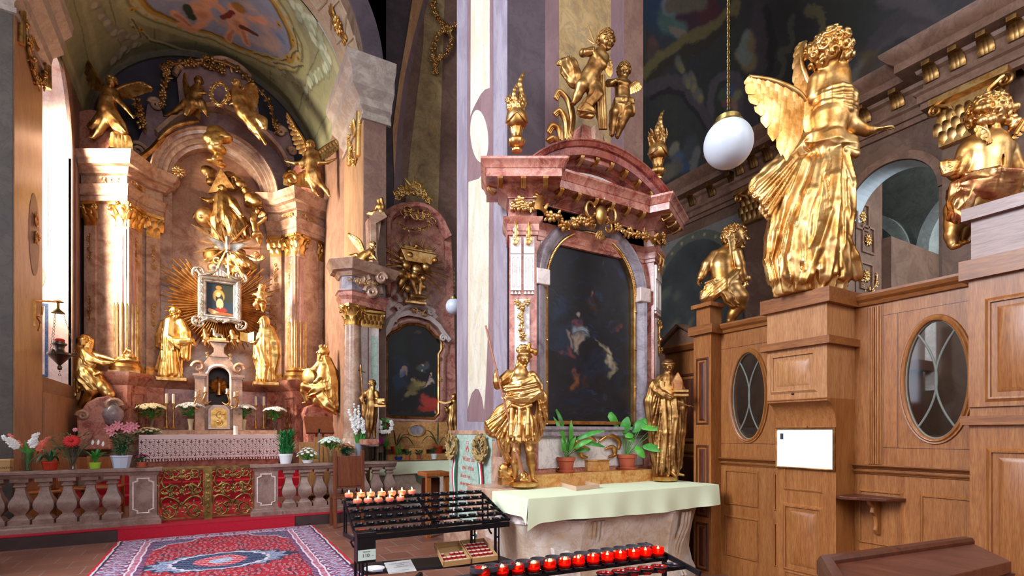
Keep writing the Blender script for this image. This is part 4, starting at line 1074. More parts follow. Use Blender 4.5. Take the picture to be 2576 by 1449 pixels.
mb=MB();mb.prism([(2.5,.1),(2.66,.1),(2.74,.48),(2.64,.42),(2.58,.46),(2.5,.42),(2.42,.5)],0,.05,WALLB(3.56));mb.build('corner_panel',WHITEP,MS,0,.01)
mb=MB()
for xb in(2.82,3.9):
 mb.mark()
 for j in range(3):
  x=xb+j*.045;mb.tube([(x,3.47,.69),(x+.01,3.5,.55),(x,3.58,.36),(x-.02,3.6,.2),(x,3.52,.06)],.017,7)
mb.build('fluted_rib',MENSA,MS,60)
# predella step with small box
MB().box((2.47,4.0,.925),(4.05,4.32,1.06)).build('predella',ORANGEM,RA,0,.004)
pm=MB();pm.prism([(2.7,1.1),(4.05,1.1),(4.05,1.38),(3.95,1.44),(2.8,1.44),(2.7,1.38)],0,.012,WR);pm.build('lower_panel',WHITEM,RA,0)
g=MB()
for s_ in(-1,1):
 c0=CXA+.02;scroll(g,[WR(c0+s_*.02,1.36,.04),WR(c0+s_*.15,1.42,.05),WR(c0+s_*.28,1.36,.05),WR(c0+s_*.27,1.27,.05)],.022);scroll(g,[WR(c0+s_*.1,1.28,.04),WR(c0+s_*.2,1.3,.05),WR(c0+s_*.22,1.22,.05),WR(c0+s_*.14,1.2,.05)],.02)
 scroll(g,[WR(c0+s_*.3,1.2,.04),WR(c0+s_*.42,1.14,.04),WR(c0+s_*.5,1.1,.04)],.014)
g.build('gilt_scroll',G,RA,60)
# flank plinths beneath the two saints
MB().box((2.1,4.0,.72),(2.5,4.5,.95)).build('saint_plinth',PINK,RA,0,.01)
MB().box((2.2,4.05,0),(2.62,4.5,.72)).build('altar_side_base',PINK,RA,0,.01)
MB().box((4.1,4.0,.9),(4.42,4.5,.955)).build('saint_plinth',PINK,RA,0,.01)
# ---- a draped cloth over a rectangular table top
def tablecloth(name,label,cat,x0,x1,y0,y1,z,df,dl,dr,mat,over=.03,amp=.012,group=None,seed=0,backdrop=0.0,corner=.0,lace=None):
 """front drop df, left drop dl, right drop dr"""
 T=thing(name,label,cat,((x0+x1)/2,(y0+y1)/2,z),0,group)
 mb=MB();rg_=random.Random(seed);ph=[rg_.uniform(0,6)for _ in range(6)];th=.004
 def fold(s,t,k=9.0):return amp*t*(math.sin(k*s+ph[0])+.6*math.sin(k*2.3*s+ph[1])+.4*math.sin(k*.45*s+ph[2]))
 mb.grid(lambda a_,b_:(x0-over+(x1-x0+2*over)*a_,y0-over+(y1-y0+over)*b_,z+th+.0015*math.sin(17*a_+ph[3])*math.sin(9*b_)),24,10,-.003)
 def fr(a_,t):
  x=x0-over+(x1-x0+2*over)*a_;e=0
  if corner:e=corner*(max(0,1-a_/.06)**1.5)
  return(x-(corner*.5*t*max(0,1-a_/.1)),y0-over-.006*t-fold(x,t)-.01*t,z+th-(df+e+.01*math.sin(3*x+ph[4]))*t)
 mb.grid(fr,90,10,.003)
 if dl:mb.grid(lambda a_,t:(x0-over-fold(a_*(y1-y0)+3,t,12)-.012*t,y1-(y1-y0+over)*a_,z+th-(dl+(corner*max(0,1-(1-a_)/.2)**1.5 if corner else 0))*t),30,10,.003)
 if dr:mb.grid(lambda a_,t:(x1+over+fold(a_*(y1-y0)+5,t,12)+.012*t,y0-over+(y1-y0+over)*a_,z+th-dr*t),30,10,.003)
 mb.build('cloth',mat,T,60);return T
tablecloth('tablecloth','pale green cloth with a sagging hem over the marble table under the tall arched painting','tablecloth',ma0+.02,4.27,mb0+.03,4.0,.93,.2,.15,.12,CLOTHG,.05,.014,seed=3,corner=.05)
# == oak confessional screen
SCN=4.52
SF=WALLA(SCN,-1)
def sb(u,a=SCN):return P(u,1000,a=a)[1]
def panel(mb,M,x0,x1,y0,y1,d=.014,rim=.03,raised=True):
 mb.mark()
 """raised and fielded panel in frame M"""
 if x0>x1:x0,x1=x1,x0
 mb.sweep([(x0,y0),(x0,y1),(x1,y1),(x1,y0)],[(0,0),(0,d),(-rim*.35,d*1.1),(-rim*.7,d*.4),(-rim,0)],M,closed=True)
 if raised:
  a,b_=rim*1.1,rim*2.1
  vs=[M(x0+a,y0+a,.001),M(x1-a,y0+a,.001),M(x1-a,y1-a,.001),M(x0+a,y1-a,.001),M(x0+b_,y0+b_,d),M(x1-b_,y0+b_,d),M(x1-b_,y1-b_,d),M(x0+b_,y1-b_,d)]
  mb.add(vs,[(0,1,5,4),(1,2,6,5),(2,3,7,6),(3,0,4,7),(4,5,6,7),(3,2,1,0)])
def bev(mb,M,x0,x1,y0,y1,h0,h1):mb.box((min(x0,x1),y0,h0),(max(x0,x1),y1,h1),M)
SC=thing('confessional_screen','tall oak screen of panels with two oval leaded windows, right of the red marble altar','wooden screen',(SCN,2.5,0))
BJ=2.249;BK=2.757
EB=1.476;P1a,P1b=3.528,3.749
def ell_(c,z,ra,rz,n=48):return[(c+ra*math.cos(2*PI*k/n),z+rz*math.sin(2*PI*k/n))for k in range(n)]
def section(x0,x1,oc,oz,ra,rz,name):
 hole=[ell_(oc,oz,ra,rz)]if oc else[]
 MB().prism([(x0,0),(x1,0),(x1,2.46),(x0,2.46)],-.06,0,SF,hole).build(name,OAK,SC,0)
O1=(3.215,1.807,.182,.425);O2=(1.706,1.833,.193,.432)
section(BK-.05,P1a,*O1,'panel_wall');section(EB-.1,BJ+.05,*O2,'panel_wall')
for(oc,oz,ra,rz)in(O1,O2):
 mb=MB();mb.sweep(ell_(oc,oz,ra,rz)[::-1],[(.004,-.03),(.004,.012),(.0,.02),(-.014,.024),(-.024,.012),(-.034,.014),(-.04,.002),(-.04,-.001)],SF,closed=True)
 w=mb.build('oval_frame',OAK,SC,50)
 g=MB();g.prism(ell_(oc,oz,ra,rz),-.026,-.022,SF);g.build('glass',GLASS,w,0)
 g=MB();g.tube([SF(x,y,-.012)for x,y in ell_(oc,oz,ra-.006,rz-.006)],.008,6,closed=True)
 for s_ in(-1,1):
  pts=[]
  for k in range(25):
   t=-1+2*k/24;y=oz+t*rz*.80;x=oc+s_*(ra*.0+(t*t)*ra*.60-ra*.02);pts.append(SF(x,y,-.014))
  g.tube(pts,.008,6)
 g.build('leading',plain('grey_lead','#7c8078',.5)if 'grey_lead' not in MATS else MATS['grey_lead'],w,60)
for nm_,x0,x1,y0,y1 in(('joint',sb(2222),sb(2222)+.004,1.2,2.46),('joint',EB+.03,sb(2222),1.33,1.334),('joint',EB+.03,sb(2222),2.36,2.364),('joint',1.94,1.944,1.334,2.36),('joint',BK+.02,P1a,1.34,1.344),('joint',BK+.02,P1a,2.3,2.304)):
 MB().box((x0,y0,0),(x1,y1,.0012),SF).build(nm_,OAKD,SC,0)
 # what shows through the oval windows
pw=P(2340,880,a=6.6);struct(MB().box((6.6,pw[1]-.045,1.9),(6.62,pw[1]+.045,2.7)).build('trim_46',WHITEM,smooth=0));struct(MB().box((6.9,-1,0),(7.0,9,2.95)).build('wall_nave_bench',NAVW,smooth=0))
struct(MB().box((6.6,-1,1.12),(6.66,9,1.42)).build('trim_47',OCH,smooth=0));struct(MB().box((6.3,2.6,1.2),(6.6,3.1,2.1)).build('trim_48',OAKD,smooth=0));struct(MB().box((6.25,2.5,2.1),(6.6,3.2,2.2)).build('trim_49',OAKD,smooth=0))
# top rail, chair rail
def rail(nm,z,h,out,segs,mat=OAKX):
 for x0,x1 in segs:
  mb=MB();mb.sweep([(x0,z),(x1,z)],[(0,0),(-0,out*.3),(-h*.3,out*.45),(-h*.5,out*.8),(-h*.8,out),(-h,out),(-h,-.12),(0,-.12)],lambda x,y,q:SF(x,y,q));mb.build(nm,mat,SC,25)
rail('top_rail',2.46,.09,.07,((BK,P1a),(EB,BJ)))
rail('chair_rail',1.12,.03,.03,((BK,P1a),(EB,BJ)));rail('chair_rail',1.165,.03,.045,((BK,P1a),(EB,BJ)))
# lower raised panels
mb=MB();g1=[(3.12,3.46),(2.80,2.93)]
for(x0,x1)in g1:
 for(y0,y1)in((.74,1.06),(.22,.6)):panel(mb,SF,x0,x1,y0,y1,.012,.02,False)
for(x0,x1,y0,y1)in((1.92,2.2,.58,.98),(1.92,2.2,.3,.5),(1.49,1.78,.46,.98),(1.49,1.78,.1,.34),(1.92,2.2,.06,.26)):panel(mb,SF,x0,x1,y0,y1,.012,.018,False)
mb.build('lower_panel',OAK,SC,25)
# fluted strip
mb=MB();fx0,fx1=sb(2184),sb(2218)
for k in range(6):
 x=fx0+(fx1-fx0)*(k+.5)/6;mb.tube([SF(x,1.2,.004),SF(x,2.44,.004)],.0075,6)
mb.build('fluted_strip',OAK,SC,60)
# projecting post at the far end of the screen
PST=4.369
PF=WALLA(PST,-1)
mb=MB().box((PST,P1a,0),(SCN+.05,P1b,2.46));post=mb.build('post',OAK,SC,0)
mb=MB();panel(mb,PF,P1a+.05,P1b-.05,1.55,2.2,.012,.02);panel(mb,PF,P1a+.05,P1b-.05,.6,1.3,.012,.02);panel(mb,PF,P1a+.05,P1b-.05,.05,.5,.012,.02);mb.build('post_panel',OAKD,SC,25)
def ring(mb,rect,prof):
 """profile round three sides of a block (far, front, near)"""
 x0,x1,y0,y1=rect;mb.sweep([(x1,y1),(x0,y1),(x0,y0),(x1,y0)],[(-o,z)for o,z in prof],PLAN)
mb=MB();ring(mb,(PST,SCN+.05,P1a,P1b),[(-.04,2.46),(.02,2.46),(.025,2.48),(.05,2.52),(.055,2.55),(-.04,2.55)]);mb.build('post_cap',OAKX,SC,25)
mb=MB();mb.box((PST+.02,P1a+.03,2.55),(SCN+.05,P1b-.02,2.74));ring(mb,(PST+.02,SCN+.05,P1a+.03,P1b-.02),[(-.04,2.74),(.01,2.74),(.03,2.765),(.035,2.78),(-.04,2.78)]);mb.build('pedestal',OAK,SC,20)
# recessed far part
mb=MB().box((SCN+.22,P1b,0),(SCN+.28,4.5,2.4));mb.box((SCN-.0,P1b,0),(SCN+.25,P1b+.03,2.4));mb.build('recess_wall',OAK,SC,0)
mb=MB();RF=WALLA(SCN+.22,-1)
panel(mb,RF,3.85,4.4,1.35,2.1,.012,.03);panel(mb,RF,3.85,4.4,.5,1.2,.012,.03);mb.build('recess_panel',OAKD,SC,25)
mb=MB();mb.sweep([(P1b-.1,2.4),(4.5,2.4)],[(0,0),(0,.04),(-.05,.09),(-.07,.09),(-.07,-.1),(0,-.1)],RF);mb.build('recess_cornice',OAKX,SC,25)
mb=MB();g0=3.9;mb.prism([(g0,2.47),(4.5,2.47),(4.22,2.66)],-.05,.06,RF);mb.sweep([(4.52,2.48),(4.22,2.68),(3.88,2.48)],[(0,-.05),(0,.1),(.02,.12),(.03,-.05)],RF);mb.build('small_gable',NAVC,SC,25)
# projecting middle bay with the angel's pedestal
BA=4.117;BC=4.245
BF=WALLA(BA,-1);BCF=WALLA(BC,-1)
by0,by1=BJ,2.748
mb=MB().box((BA,by0,1.72),(SCN+.05,by1,2.52))
mb.build('upper_bay',OAKL,SC,0)
mb=MB();ring(mb,(BA,SCN+.05,by0,by1),[(-.04,2.46),(.015,2.46),(.02,2.48),(.045,2.54),(.05,2.575),(-.04,2.575)]);ring(mb,(BA,SCN+.05,by0,by1),[(-.04,2.14),(.012,2.14),(.018,2.155),(.012,2.20),(-.04,2.20)]);mb.build('bay_cornice',OAKX,SC,25)
mb=MB();panel(mb,BF,by0+.1,by1-.06,1.8,2.08,.014,.03);mb.build('bay_panel',OAKL,SC,25)
cv2=[(SCN+.05,1.72),(BA,1.72),(BA,1.70)]+[(BA+(BC-BA)*math.sin(math.radians(t)),1.50+.2*math.cos(math.radians(t)))for t in range(15,91,15)]+[(BC,0),(SCN+.05,0)]
MB().prism(cv2,by0+.0,by1,lambda x,y,h:(x,h,y)).build('lower_bay',OAK,SC,30)
mb=MB();mb.mark();mb.tube([(BA-.004,by0-.004,1.72),(BA-.004,by1,1.72)],.006,6);panel(mb,BCF,by0+.12,by1-.09,.98,1.48,.01,.025,False);panel(mb,BCF,by0+.12,by1-.09,.3,.82,.014,.03);panel(mb,BCF,by0+.12,by1-.09,.03,.26,.01,.02,False);mb.build('lower_bay_panel',OAK,SC,25)
hk=MB();hk.tube([(BC,2.47,1.475),(BC-.015,2.47,1.47),(BC-.018,2.47,1.49),(BC-.01,2.47,1.5)],.004,6);hk.blob((BA-.004,2.52,1.765),(.008,.012,.008));hk.build('hook',BLACK,SC,60)
# near bay with the big seated cherub
NA1=P(2440,700,b=EB)[0];
na=NA1
NF=WALLA(4.42,-1)
mb=MB().box((4.42,-.6,0),(SCN+.05,EB,1.62));mb.box((4.40,-.6,1.62),(SCN+.05,EB,2.52));mb.build('near_bay',OAK,SC,0)
mb=MB();ring(mb,(4.42,SCN+.05,-.6,EB),[(-.04,1.5),(.03,1.5),(.035,1.53),(.03,1.56),(-.04,1.56)]);ring(mb,(4.40,SCN+.3,-.6,EB),[(-.04,2.47),(.02,2.47),(.03,2.5),(.07,2.56),(.075,2.6),(-.04,2.6)]);mb.build('near_cornice',OAKX,SC,25)
mb=MB();NF2=WALLA(4.40,-1)
panel(mb,NF2,1.05,1.36,1.68,2.3,.014,.03);panel(mb,NF,1.05,1.36,.5,1.32,.014,.03);panel(mb,NF,.5,.9,.5,1.32,.014,.03);panel(mb,NF2,.5,.9,1.68,2.3,.014,.03);mb.build('near_panel',OAK,SC,25)
mb=MB().box((4.38,-.6,2.6),(SCN+.3,EB-.02,2.92));ring(mb,(4.38,SCN+.3,-.6,EB-.02),[(-.04,2.86),(.02,2.86),(.05,2.91),(.055,2.94),(-.04,2.94)]);mb.build('near_pedestal',wood('silvery_oak','#7a5c52','#90726a','#a2867e',axis='y'),SC,20)
# framed white notice hung on the bay
NT=thing('framed_notice','white notice in a thin gilt frame hung on the oak screen below its curved bay','picture frame',(BC,2.4,1.2))
ntl,ntr=P(1956,1080,a=BC-.02),P(2097,1085,a=BC-.02)
n0,n1=ntr[1],ntl[1];nz1=P(1956,1080,a=BC-.02)[2];nz0=P(1953,1172,a=BC-.02)[2]
NFr=WALLA(BC-.012,-1)
MB().box((n0,nz0,0),(n1,nz1,.012),NFr).build('sheet',plain('notice_paper','#fbfbff',.6),NT,0)
mb=MB();mb.sweep([(n0,nz0),(n1,nz0),(n1,nz1),(n0,nz1)][::-1],[(0,.0),(0,.024),(-.006,.026),(-.014,.016),(-.014,0)],NFr,closed=True);mb.build('frame',GD,NT,20)
MB().box((n1-.055,nz1-.085,.0121),(n1-.028,nz1-.035,.0135),NFr).build('small_photograph',plain('dark_photo','#2c3440',.5,noise=.6,nscale=120),NT,0)
# corner shelf with its bracket
SH=thing('corner_shelf','small curved oak shelf on a carved bracket beside the oak bay','shelf',(4.4,BJ,.93))
sh0=P(2097,1250,b=BJ);zsh=.93
pl=[(SCN,BJ-.0),(BC+.0,BJ-.0),(BC-.03,BJ-.04)]+[(BC-.03+.02*k,BJ-.06-.03*k)for k in range(1,6)]+[(SCN-.16,BJ-.3),(SCN-.03,BJ-.36),(SCN,BJ-.36)]
MB().prism(pl,zsh,zsh+.024,PLAN).build('board',OAKD,SH,30,.004)
mb=MB();mb.prism([(0,0),(.16,0),(.15,-.03),(.1,-.06),(.11,-.1),(.06,-.13),(.05,-.2),(.06,-.24),(.03,-.28),(0,-.28)],0,.03,lambda x,y,h:(SCN-x,BJ-.16-h,zsh+y));mb.build('bracket',OAK,SH,30,.006)
# low pew / kneeler in the corner of the view
PW=thing('pew_desk','dark oak pew desk with a flat top, below the oak screen','pew',(3.0,1.1,0))
def pwp(u,v):p=P(u,v,z=.88);return(p[0],p[1])
A_,B_,C_=pwp(2098,1405),pwp(2452,1356),pwp(2545,1398)
D_=(A_[0]+C_[0]-B_[0]-.1,A_[1]+C_[1]-B_[1]-.06)
MB().prism([A_,B_,C_,D_],.8,.855,PLAN).build('top',OAKT,PW,0,.006)
mb=MB();mb.sweep([D_,A_,B_],[(.0,.8),(-.0,.87),(-.01,.885),(-.05,.885),(-.06,.87),(-.065,.856),(-.065,.8)],PLAN);mb.build('raised_edge',OAKD,PW,25)
def inn(p,q,t):return(p[0]+(q[0]-p[0])*t,p[1]+(q[1]-p[1])*t)
cen=((A_[0]+C_[0])/2,(A_[1]+C_[1])/2)
MB().prism([inn(p,cen,.07)for p in(A_,B_,C_,D_)],0,.8,PLAN).build('body',OAKD,PW,0)
mb=MB();mb.sweep([inn(p,cen,.05)for p in(D_,A_,B_,C_)],[(0,.76),(-.02,.78),(-.03,.8),(.03,.8),(.03,.76)],PLAN);mb.build('moulding',OAKD,PW,25)
# == far-left high altar in the chapel
CL=.08
HA=thing('high_altar','pink marble columned altar with gilded capitals and tall arch, filling the sunlit chapel','altar',(CL,13.4,.17))
def mC(p):return(2*CL-p[0],p[1])
HL=[(-2.35,13.48),(-2.10,13.33),(-1.52,13.0),(-1.24,13.48),(-.95,13.62),(-.93,13.8)]
HP=HL+[mC(p)for p in reversed(HL)]
def hpart(name,prof,mat=PINK,path=HP,sm=25,parent=None):
 mb=MB();mb.sweep(path,[(-.3,prof[0][1])]+prof+[(-.3,prof[-1][1])],PLAN);return mb.build(name,mat,parent or HA,sm)
hpart('pedestal_base',[(.08,.17),(.08,.95),(.1,.98),(.06,1.08),(.02,1.15),(.0,1.2)],PINK)
hpart('pedestal',[(0,1.2),(0,2.42)],REDM)
hpart('pedestal_cornice',[(0,2.42),(.03,2.45),(.05,2.5),(.1,2.56),(.12,2.62),(.12,2.68)],PINKD)
hpart('body',[(-.12,2.66),(-.12,6.2)],PINK)
for sgn,nm in((1,'left'),(-1,'right')):
 path=HL if sgn==1 else[mC(p)for p in reversed(HL)]
 hpart('architrave',[(.0,6.16),(.0,6.26),(.025,6.27),(.025,6.38),(.06,6.44),(.08,6.47)],PINK,path)
 hpart('frieze',[(-.02,6.46),(-.02,6.7)],PINK,path)
 hpart('cornice',[(.0,6.68),(.05,6.70),(.05,6.73),(.1,6.78),(.12,6.8),(.2,6.82),(.2,6.9),(.24,6.93),(.28,7.02),(.29,7.06)],PINK,path)
 # niche wall and arch
HB=WALLB(13.95)
MB().prism([(CL-1.05,2.6)]+[(CL-1.05,7.1)]+arc(CL,7.1,1.05,180,0,24)[1:]+[(CL+1.05,2.6)],-.1,0,HB).build('niche_wall',marble('niche_marble','#9c6c54','#b08468','#7a4c3c',2.2,.35),HA,0)
AV=WALLB(13.9)
mb=MB();mb.sweep([(CL-1.27,7.0)]+arc(CL,7.08,1.27,180,0,48)+[(CL+1.27,7.0)],[(-.0,-.1),(0,.42),(.03,.44),(.05,.42),(.07,.38),(.13,.36),(.14,.32),(.2,.31),(.21,.28),(.3,.27),(.31,.22),(.38,.2),(.38,-.1)],AV);mb.build('arch',PINK,HA,25)
for s_ in(-1,1):
 mb=MB();mb.box((CL+s_*1.0-.12,2.65,-.1),(CL+s_*1.0+.12,7.08,.12),AV);mb.build('jamb',PINK,HA,0)
 # columns
colsL=[((-1.585,13.36),.205,16),((-1.98,13.7),.19,16)]
COLM=marble('column_marble','#b8847a','#cda398','#94605c',2.6,.25,stretch=(1,1,.5))
for i,(c_,r_,nn)in enumerate(colsL):
 for s_ in(1,-1):
  p=c_ if s_==1 else mC(c_)
  mb=MB();mb.lathe([(r_,2.98),(r_*1.0,3.6),(r_*.98,4.4),(r_*.9,5.66)],(p[0],p[1],0),64,flute=14,fl=.13);cobj=mb.build('column',COLM,HA,60)
  mb=MB();mb.lathe([(r_*1.35,2.68),(r_*1.35,2.76),(r_*1.4,2.8),(r_*1.3,2.84),(r_*1.15,2.88),(r_*1.25,2.92),(r_*1.12,2.96),(r_*1.0,3.0)],(p[0],p[1],0),32)
  mb.box((p[0]-r_*1.3,p[1]-r_*1.3,2.66),(p[0]+r_*1.3,p[1]+r_*1.3,2.72));mb.build('column_base',G,HA,40)
  mb=MB()
  for k in range(14):
   t=2*PI*(k+.0)/14;mb.tube([(p[0]+r_*.97*math.cos(t),p[1]+r_*.97*math.sin(t),z)for z in(2.98,4.05,4.12)],[.02,.018,.006],5)
  mb.build('gilt_fluting',GB,HA,60)['kind']='stuff'
  mb=MB();mb.lathe([(r_*.9,5.62),(r_*.98,5.64),(r_*.98,5.68),(r_*.9,5.7)],(p[0],p[1],0),32);mb.build('neck_ring',PINK,HA,40)
  mb=MB();capital(mb,(p[0],p[1],5.68),r_*.9,.5,math.radians(-30 if s_==1 else 30));mb.build('capital',GB,HA,60)
  # flat pilasters beside the columns
def seg(p,q,inset=.0):
 d=nrm(np.array(q)-np.array(p));n_=np.array((-d[1],d[0]));return(lambda x,y,h:(p[0]+d[0]*x-n_[0]*(h-.12),p[1]+d[1]*x-n_[1]*(h-.12),y)),np.linalg.norm(np.array(q)-np.array(p))
for s_ in(1,-1):
 pth=HL if s_==1 else[mC(p)for p in reversed(HL)]
 segs_=[(3,4),(2,3),(0,1)]if s_==1 else[(1,2),(2,3),(4,5)]
 for si,(i,j)in enumerate(segs_):
  Mx,w_=seg(pth[i],pth[j]);pad=(.0,.12,.0)[si];x0,x1=.02+(pad if s_==1 else .02),w_-.02-(0.02 if s_==1 else pad)
  MB().box((x0,2.85,-.05),(x1,5.68,.05),Mx).build('pilaster',PINK if si else PINK,HA,0)
  mb=MB();mb.box((x0-.03,2.68,-.05),(x1+.03,2.78,.1),Mx);mb.box((x0-.015,2.78,-.05),(x1+.015,2.86,.075),Mx);mb.build('pilaster_base',G,HA,0)
  mb=MB();pilcap(mb,Mx,x0,x1,5.68,.48,.1);mb.build('pilaster_capital',GB,HA,60)
  for(yy,hh)in((5.25,.55),(4.0,.5)):
   mb=MB();rocaille(mb,Mx,(x0+x1)/2,yy,.13,hh,int(yy*10)+si,.06);mb.build('gilt_relief',G,HA,60)
   # frieze reliefs
 for(i,j)in((1,2),(2,3))if s_==1 else((2,3),(3,4)):
  Mx,w_=seg(pth[i],pth[j]);mb=MB();rocaille(mb,Mx,w_/2,6.58,w_*.6,.17,i+5,.13);mb.build('frieze_relief',G,HA,60)
  # pedestal relief panels
 for(i,j)in(((1,2),(2,3))if s_==1 else((2,3),(3,4))):
  Mx,w_=seg(pth[i],pth[j]);mb=MB();mb.sweep([(w_*.25,1.4),(w_*.25,2.25),(w_*.8,2.25),(w_*.8,1.4)],[(0,.1),(0,.14),(-.03,.14),(-.03,.1)],Mx,closed=True);mb.build('pedestal_panel',PINKD,HA,25)
  mb=MB();rocaille(mb,Mx,w_*.52,1.8,.2,.55,i+9,.14);mb.build('pedestal_relief',G,HA,60)
  # upper storey: shouldered back with curved heads
UP_=WALLB(14.1)
def hb(u,v,b=14.08):p=P(u,v,b=b);return(p[0],p[2])
out=[hb(*q)for q in((300,470),(330,400),(362,330),(372,270),(385,248),(402,262),(412,300),(430,300),(452,262),(446,205),(462,178),(510,168),(560,160),(600,176),(628,205),(645,250),(652,300),(672,330),(700,345),(706,318),(722,330),(735,370),(742,440),(760,500))]
MB().prism(out,-.1,.12,UP_).build('crest_back',marble('dusky_violet_marble','#80646a','#967a7c','#5c464c',2.4,.4),HA,0)
mb=MB();mb.sweep(smooth_path([hb(u,v)for u,v in((446,200),(462,180),(510,170),(560,163),(600,180),(628,208))],5),[(0,.1),(0,.2),(-.05,.26),(-.1,.2),(-.1,.1)],UP_);mb.sweep(smooth_path([hb(u,v,13.9)for u,v in((400,345),(455,300),(520,280),(580,290),(640,325),(700,385),(720,430))],5),[(0,-.1),(0,.2),(-.06,.26),(-.1,.16),(-.1,-.1)],WALLB(13.9));mb.build('crest_moulding',PINK,HA,25)
g=MB()
for(cu,cv_,rr_,fl)in((345,378,.2,1),(392,262,.13,-1),(706,330,.12,1),(735,380,.1,-1)):
 g.mark();p=P(cu,cv_,b=13.9);volute(g,p,(fl,0,0),(0,0,1),rr_,.05,1.7)
g.build('volute',PINK,HA,60)
for s_,(cu,cv_)in((1,(255,355)),(-1,(790,455))):
 p=P(cu,cv_,b=13.7);MB().prism(arc(0,0,.48,0,360,32)[:-1],-.25,.3,FRAME(p,-30*s_)).build('scroll_drum',PINKD,HA,40,.03)
g=MB()
for(cu,cv_)in((305,375),(735,470),(768,470)):
 p=P(cu,cv_,b=13.2);g.mark()
 for k in range(4):acanthus(g,p+np.array(((k-1.5)*.07,0,0)),(0,0,1),(0,-1,0),(1,0,0),.4-.06*abs(k-1.5),.16,.3)
g.build('gilt_acanthus',GB,HA,60)
p=P(733,462,b=13.0);g=MB();volute(g,p+np.array((0,0,.1)),(-1,0,0),(0,0,1),.15,.05,1.2);g.build('gilt_volute',GB,HA,60)
g=MB()
for ps,sd in(([(415,165),(418,190),(412,230),(405,262)],1),([(425,163),(470,158),(510,160),(560,178)],2),([(520,150),(560,158),(600,178),(640,215),(672,250),(690,300),(695,330)],3),([(345,250),(352,290),(360,320)],6)):
 garland(g,[P(u,v,b=13.85)for u,v in ps],(0,-1,0),.085,16,sd)
g.build('gilt_garland',GD,HA,60)
# gilt ribbon following the arch, keystone cloud
g=MB();scroll(g,[P(u,v,b=13.4)for u,v in((398,352),(440,318),(500,305))],.05);g.tube(smooth_path([P(u,v,b=13.5)for u,v in((352,400),(385,375),(410,345))],5),.07,6);g.build('gilt_ribbon',GD,HA,60)
g=MB()
for(u,v,q)in((450,432,.13),(645,515,.13)):g.mark();rosette(g,P(u,v,b=13.5),(1,0,0),(0,0,1),(0,-1,0),q)
g.build('arch_rosette',G,HA,60)
ks=Sculpt(.018)
for(u,v,r)in((545,335,.2),(530,350,.16),(560,345,.17),(540,372,.15),(555,378,.12),(548,398,.1),(575,350,.09),(540,405,.08)):ks.ell(P(u,v,b=13.25),(r,.14,r*.85),k=.05)
for j in range(3):ks.chain([P(545+14*(1-.3*j)*math.cos(a),348+14*(1-.3*j)*math.sin(a),b=13.12)for a in np.linspace(0,5,9)],[.035]*9,k=.02)
ks.build('keystone_cloud',GB,HA)
g=MB();
for k in range(4):g.blob(P(548+6*(k-1.5),408+2*k,b=13.25),(.17-.02*k,.12,.05),10,6)
g.build('keystone_base',G,HA,60)
# gradine, altar table, lace cloth
TB=thing('chapel_altar_table','long altar table of pink marble under a white lace cloth in the chapel','altar table',(CL,12.7,.65))
MB().box((-1.15,12.55,.65),(1.25,13.2,1.36)).build('base',PINKD,TB,0,.01)
MB().box((-1.24,12.5,1.34),(1.3,13.2,1.395)).build('top',PINK,TB,0,.006)
GRD=MB().box((-1.2,12.92,1.395),(1.26,13.25,1.5)).build('gradine',PINK,HA,0,.01)
struct(MB().box((-2.3,11.25,.17),(AR-.1,12.9,.33)).build('floor_step',CARPET,smooth=0));struct(MB().box((-1.9,11.75,.33),(2.0,12.9,.49)).build('floor_step',CARPET,smooth=0));struct(MB().box((-1.6,12.15,.49),(1.8,12.9,.65)).build('floor_step',CARPET,smooth=0))
# lace material: threads and open holes
m,nt,b=newmat('white_lace');L=nt.links.new
tc=nd(nt,'ShaderNodeTexCoord');sp=nd(nt,'ShaderNodeSeparateXYZ');L(tc.outputs['Object'],sp.inputs[0])
def mth(op,x,y=None):
 n=nd(nt,'ShaderNodeMath',operation=op)
 for i,q in enumerate((x,y)):
  if q is None:continue
  if isinstance(q,(int,float)):n.inputs[i].default_value=q
  else:L(q,n.inputs[i])
 return n.outputs[0]
x_=sp.outputs['X'];z_o=sp.outputs['Z']
def sn_(v,k,ph=0.0):return mth('SINE',mth('ADD',mth('MULTIPLY',v,k),ph))
a1=mth('MULTIPLY',sn_(x_,2*PI/.14),sn_(z_o,2*PI/.11,1.0));a2=mth('MULTIPLY',sn_(x_,2*PI/.07,.6),sn_(z_o,2*PI/.055))
s1=mth('ADD',a1,mth('MULTIPLY',a2,.8));s1=mth('ABSOLUTE',mth('ADD',s1,mth('MULTIPLY',mth('SINE',mth('MULTIPLY',mth('ADD',x_,z_o),90.0)),.25)))
hole=mth('LESS_THAN',s1,.24);low=mth('LESS_THAN',z_o,-.075);edge=mth('MULTIPLY',mth('GREATER_THAN',mth('SINE',mth('MULTIPLY',x_,120.0)),.2),mth('LESS_THAN',z_o,-.47))
zz=mth('MULTIPLY',hole,low);lineh=mth('GREATER_THAN',mth('ABSOLUTE',mth('ADD',z_o,.44)),.012);zz=mth('MAXIMUM',mth('MULTIPLY',zz,lineh),edge)
tr=nd(nt,'ShaderNodeBsdfTransparent');ms=nd(nt,'ShaderNodeMixShader');L(zz,ms.inputs[0]);L(b.outputs[0],ms.inputs[1]);L(tr.outputs[0],ms.inputs[2])
b.inputs['Base Color'].default_value=(*lin('#ecdfe6'),1);b.inputs['Roughness'].default_value=.9
L(ms.outputs[0],nt.nodes['Material Output'].inputs['Surface'])
tablecloth('lace_altar_cloth','white openwork lace cloth hanging over the front of the chapel altar table','tablecloth',-1.24,1.3,12.5,12.9,1.396,.52,.5,.5,m,.03,.006,seed=5)
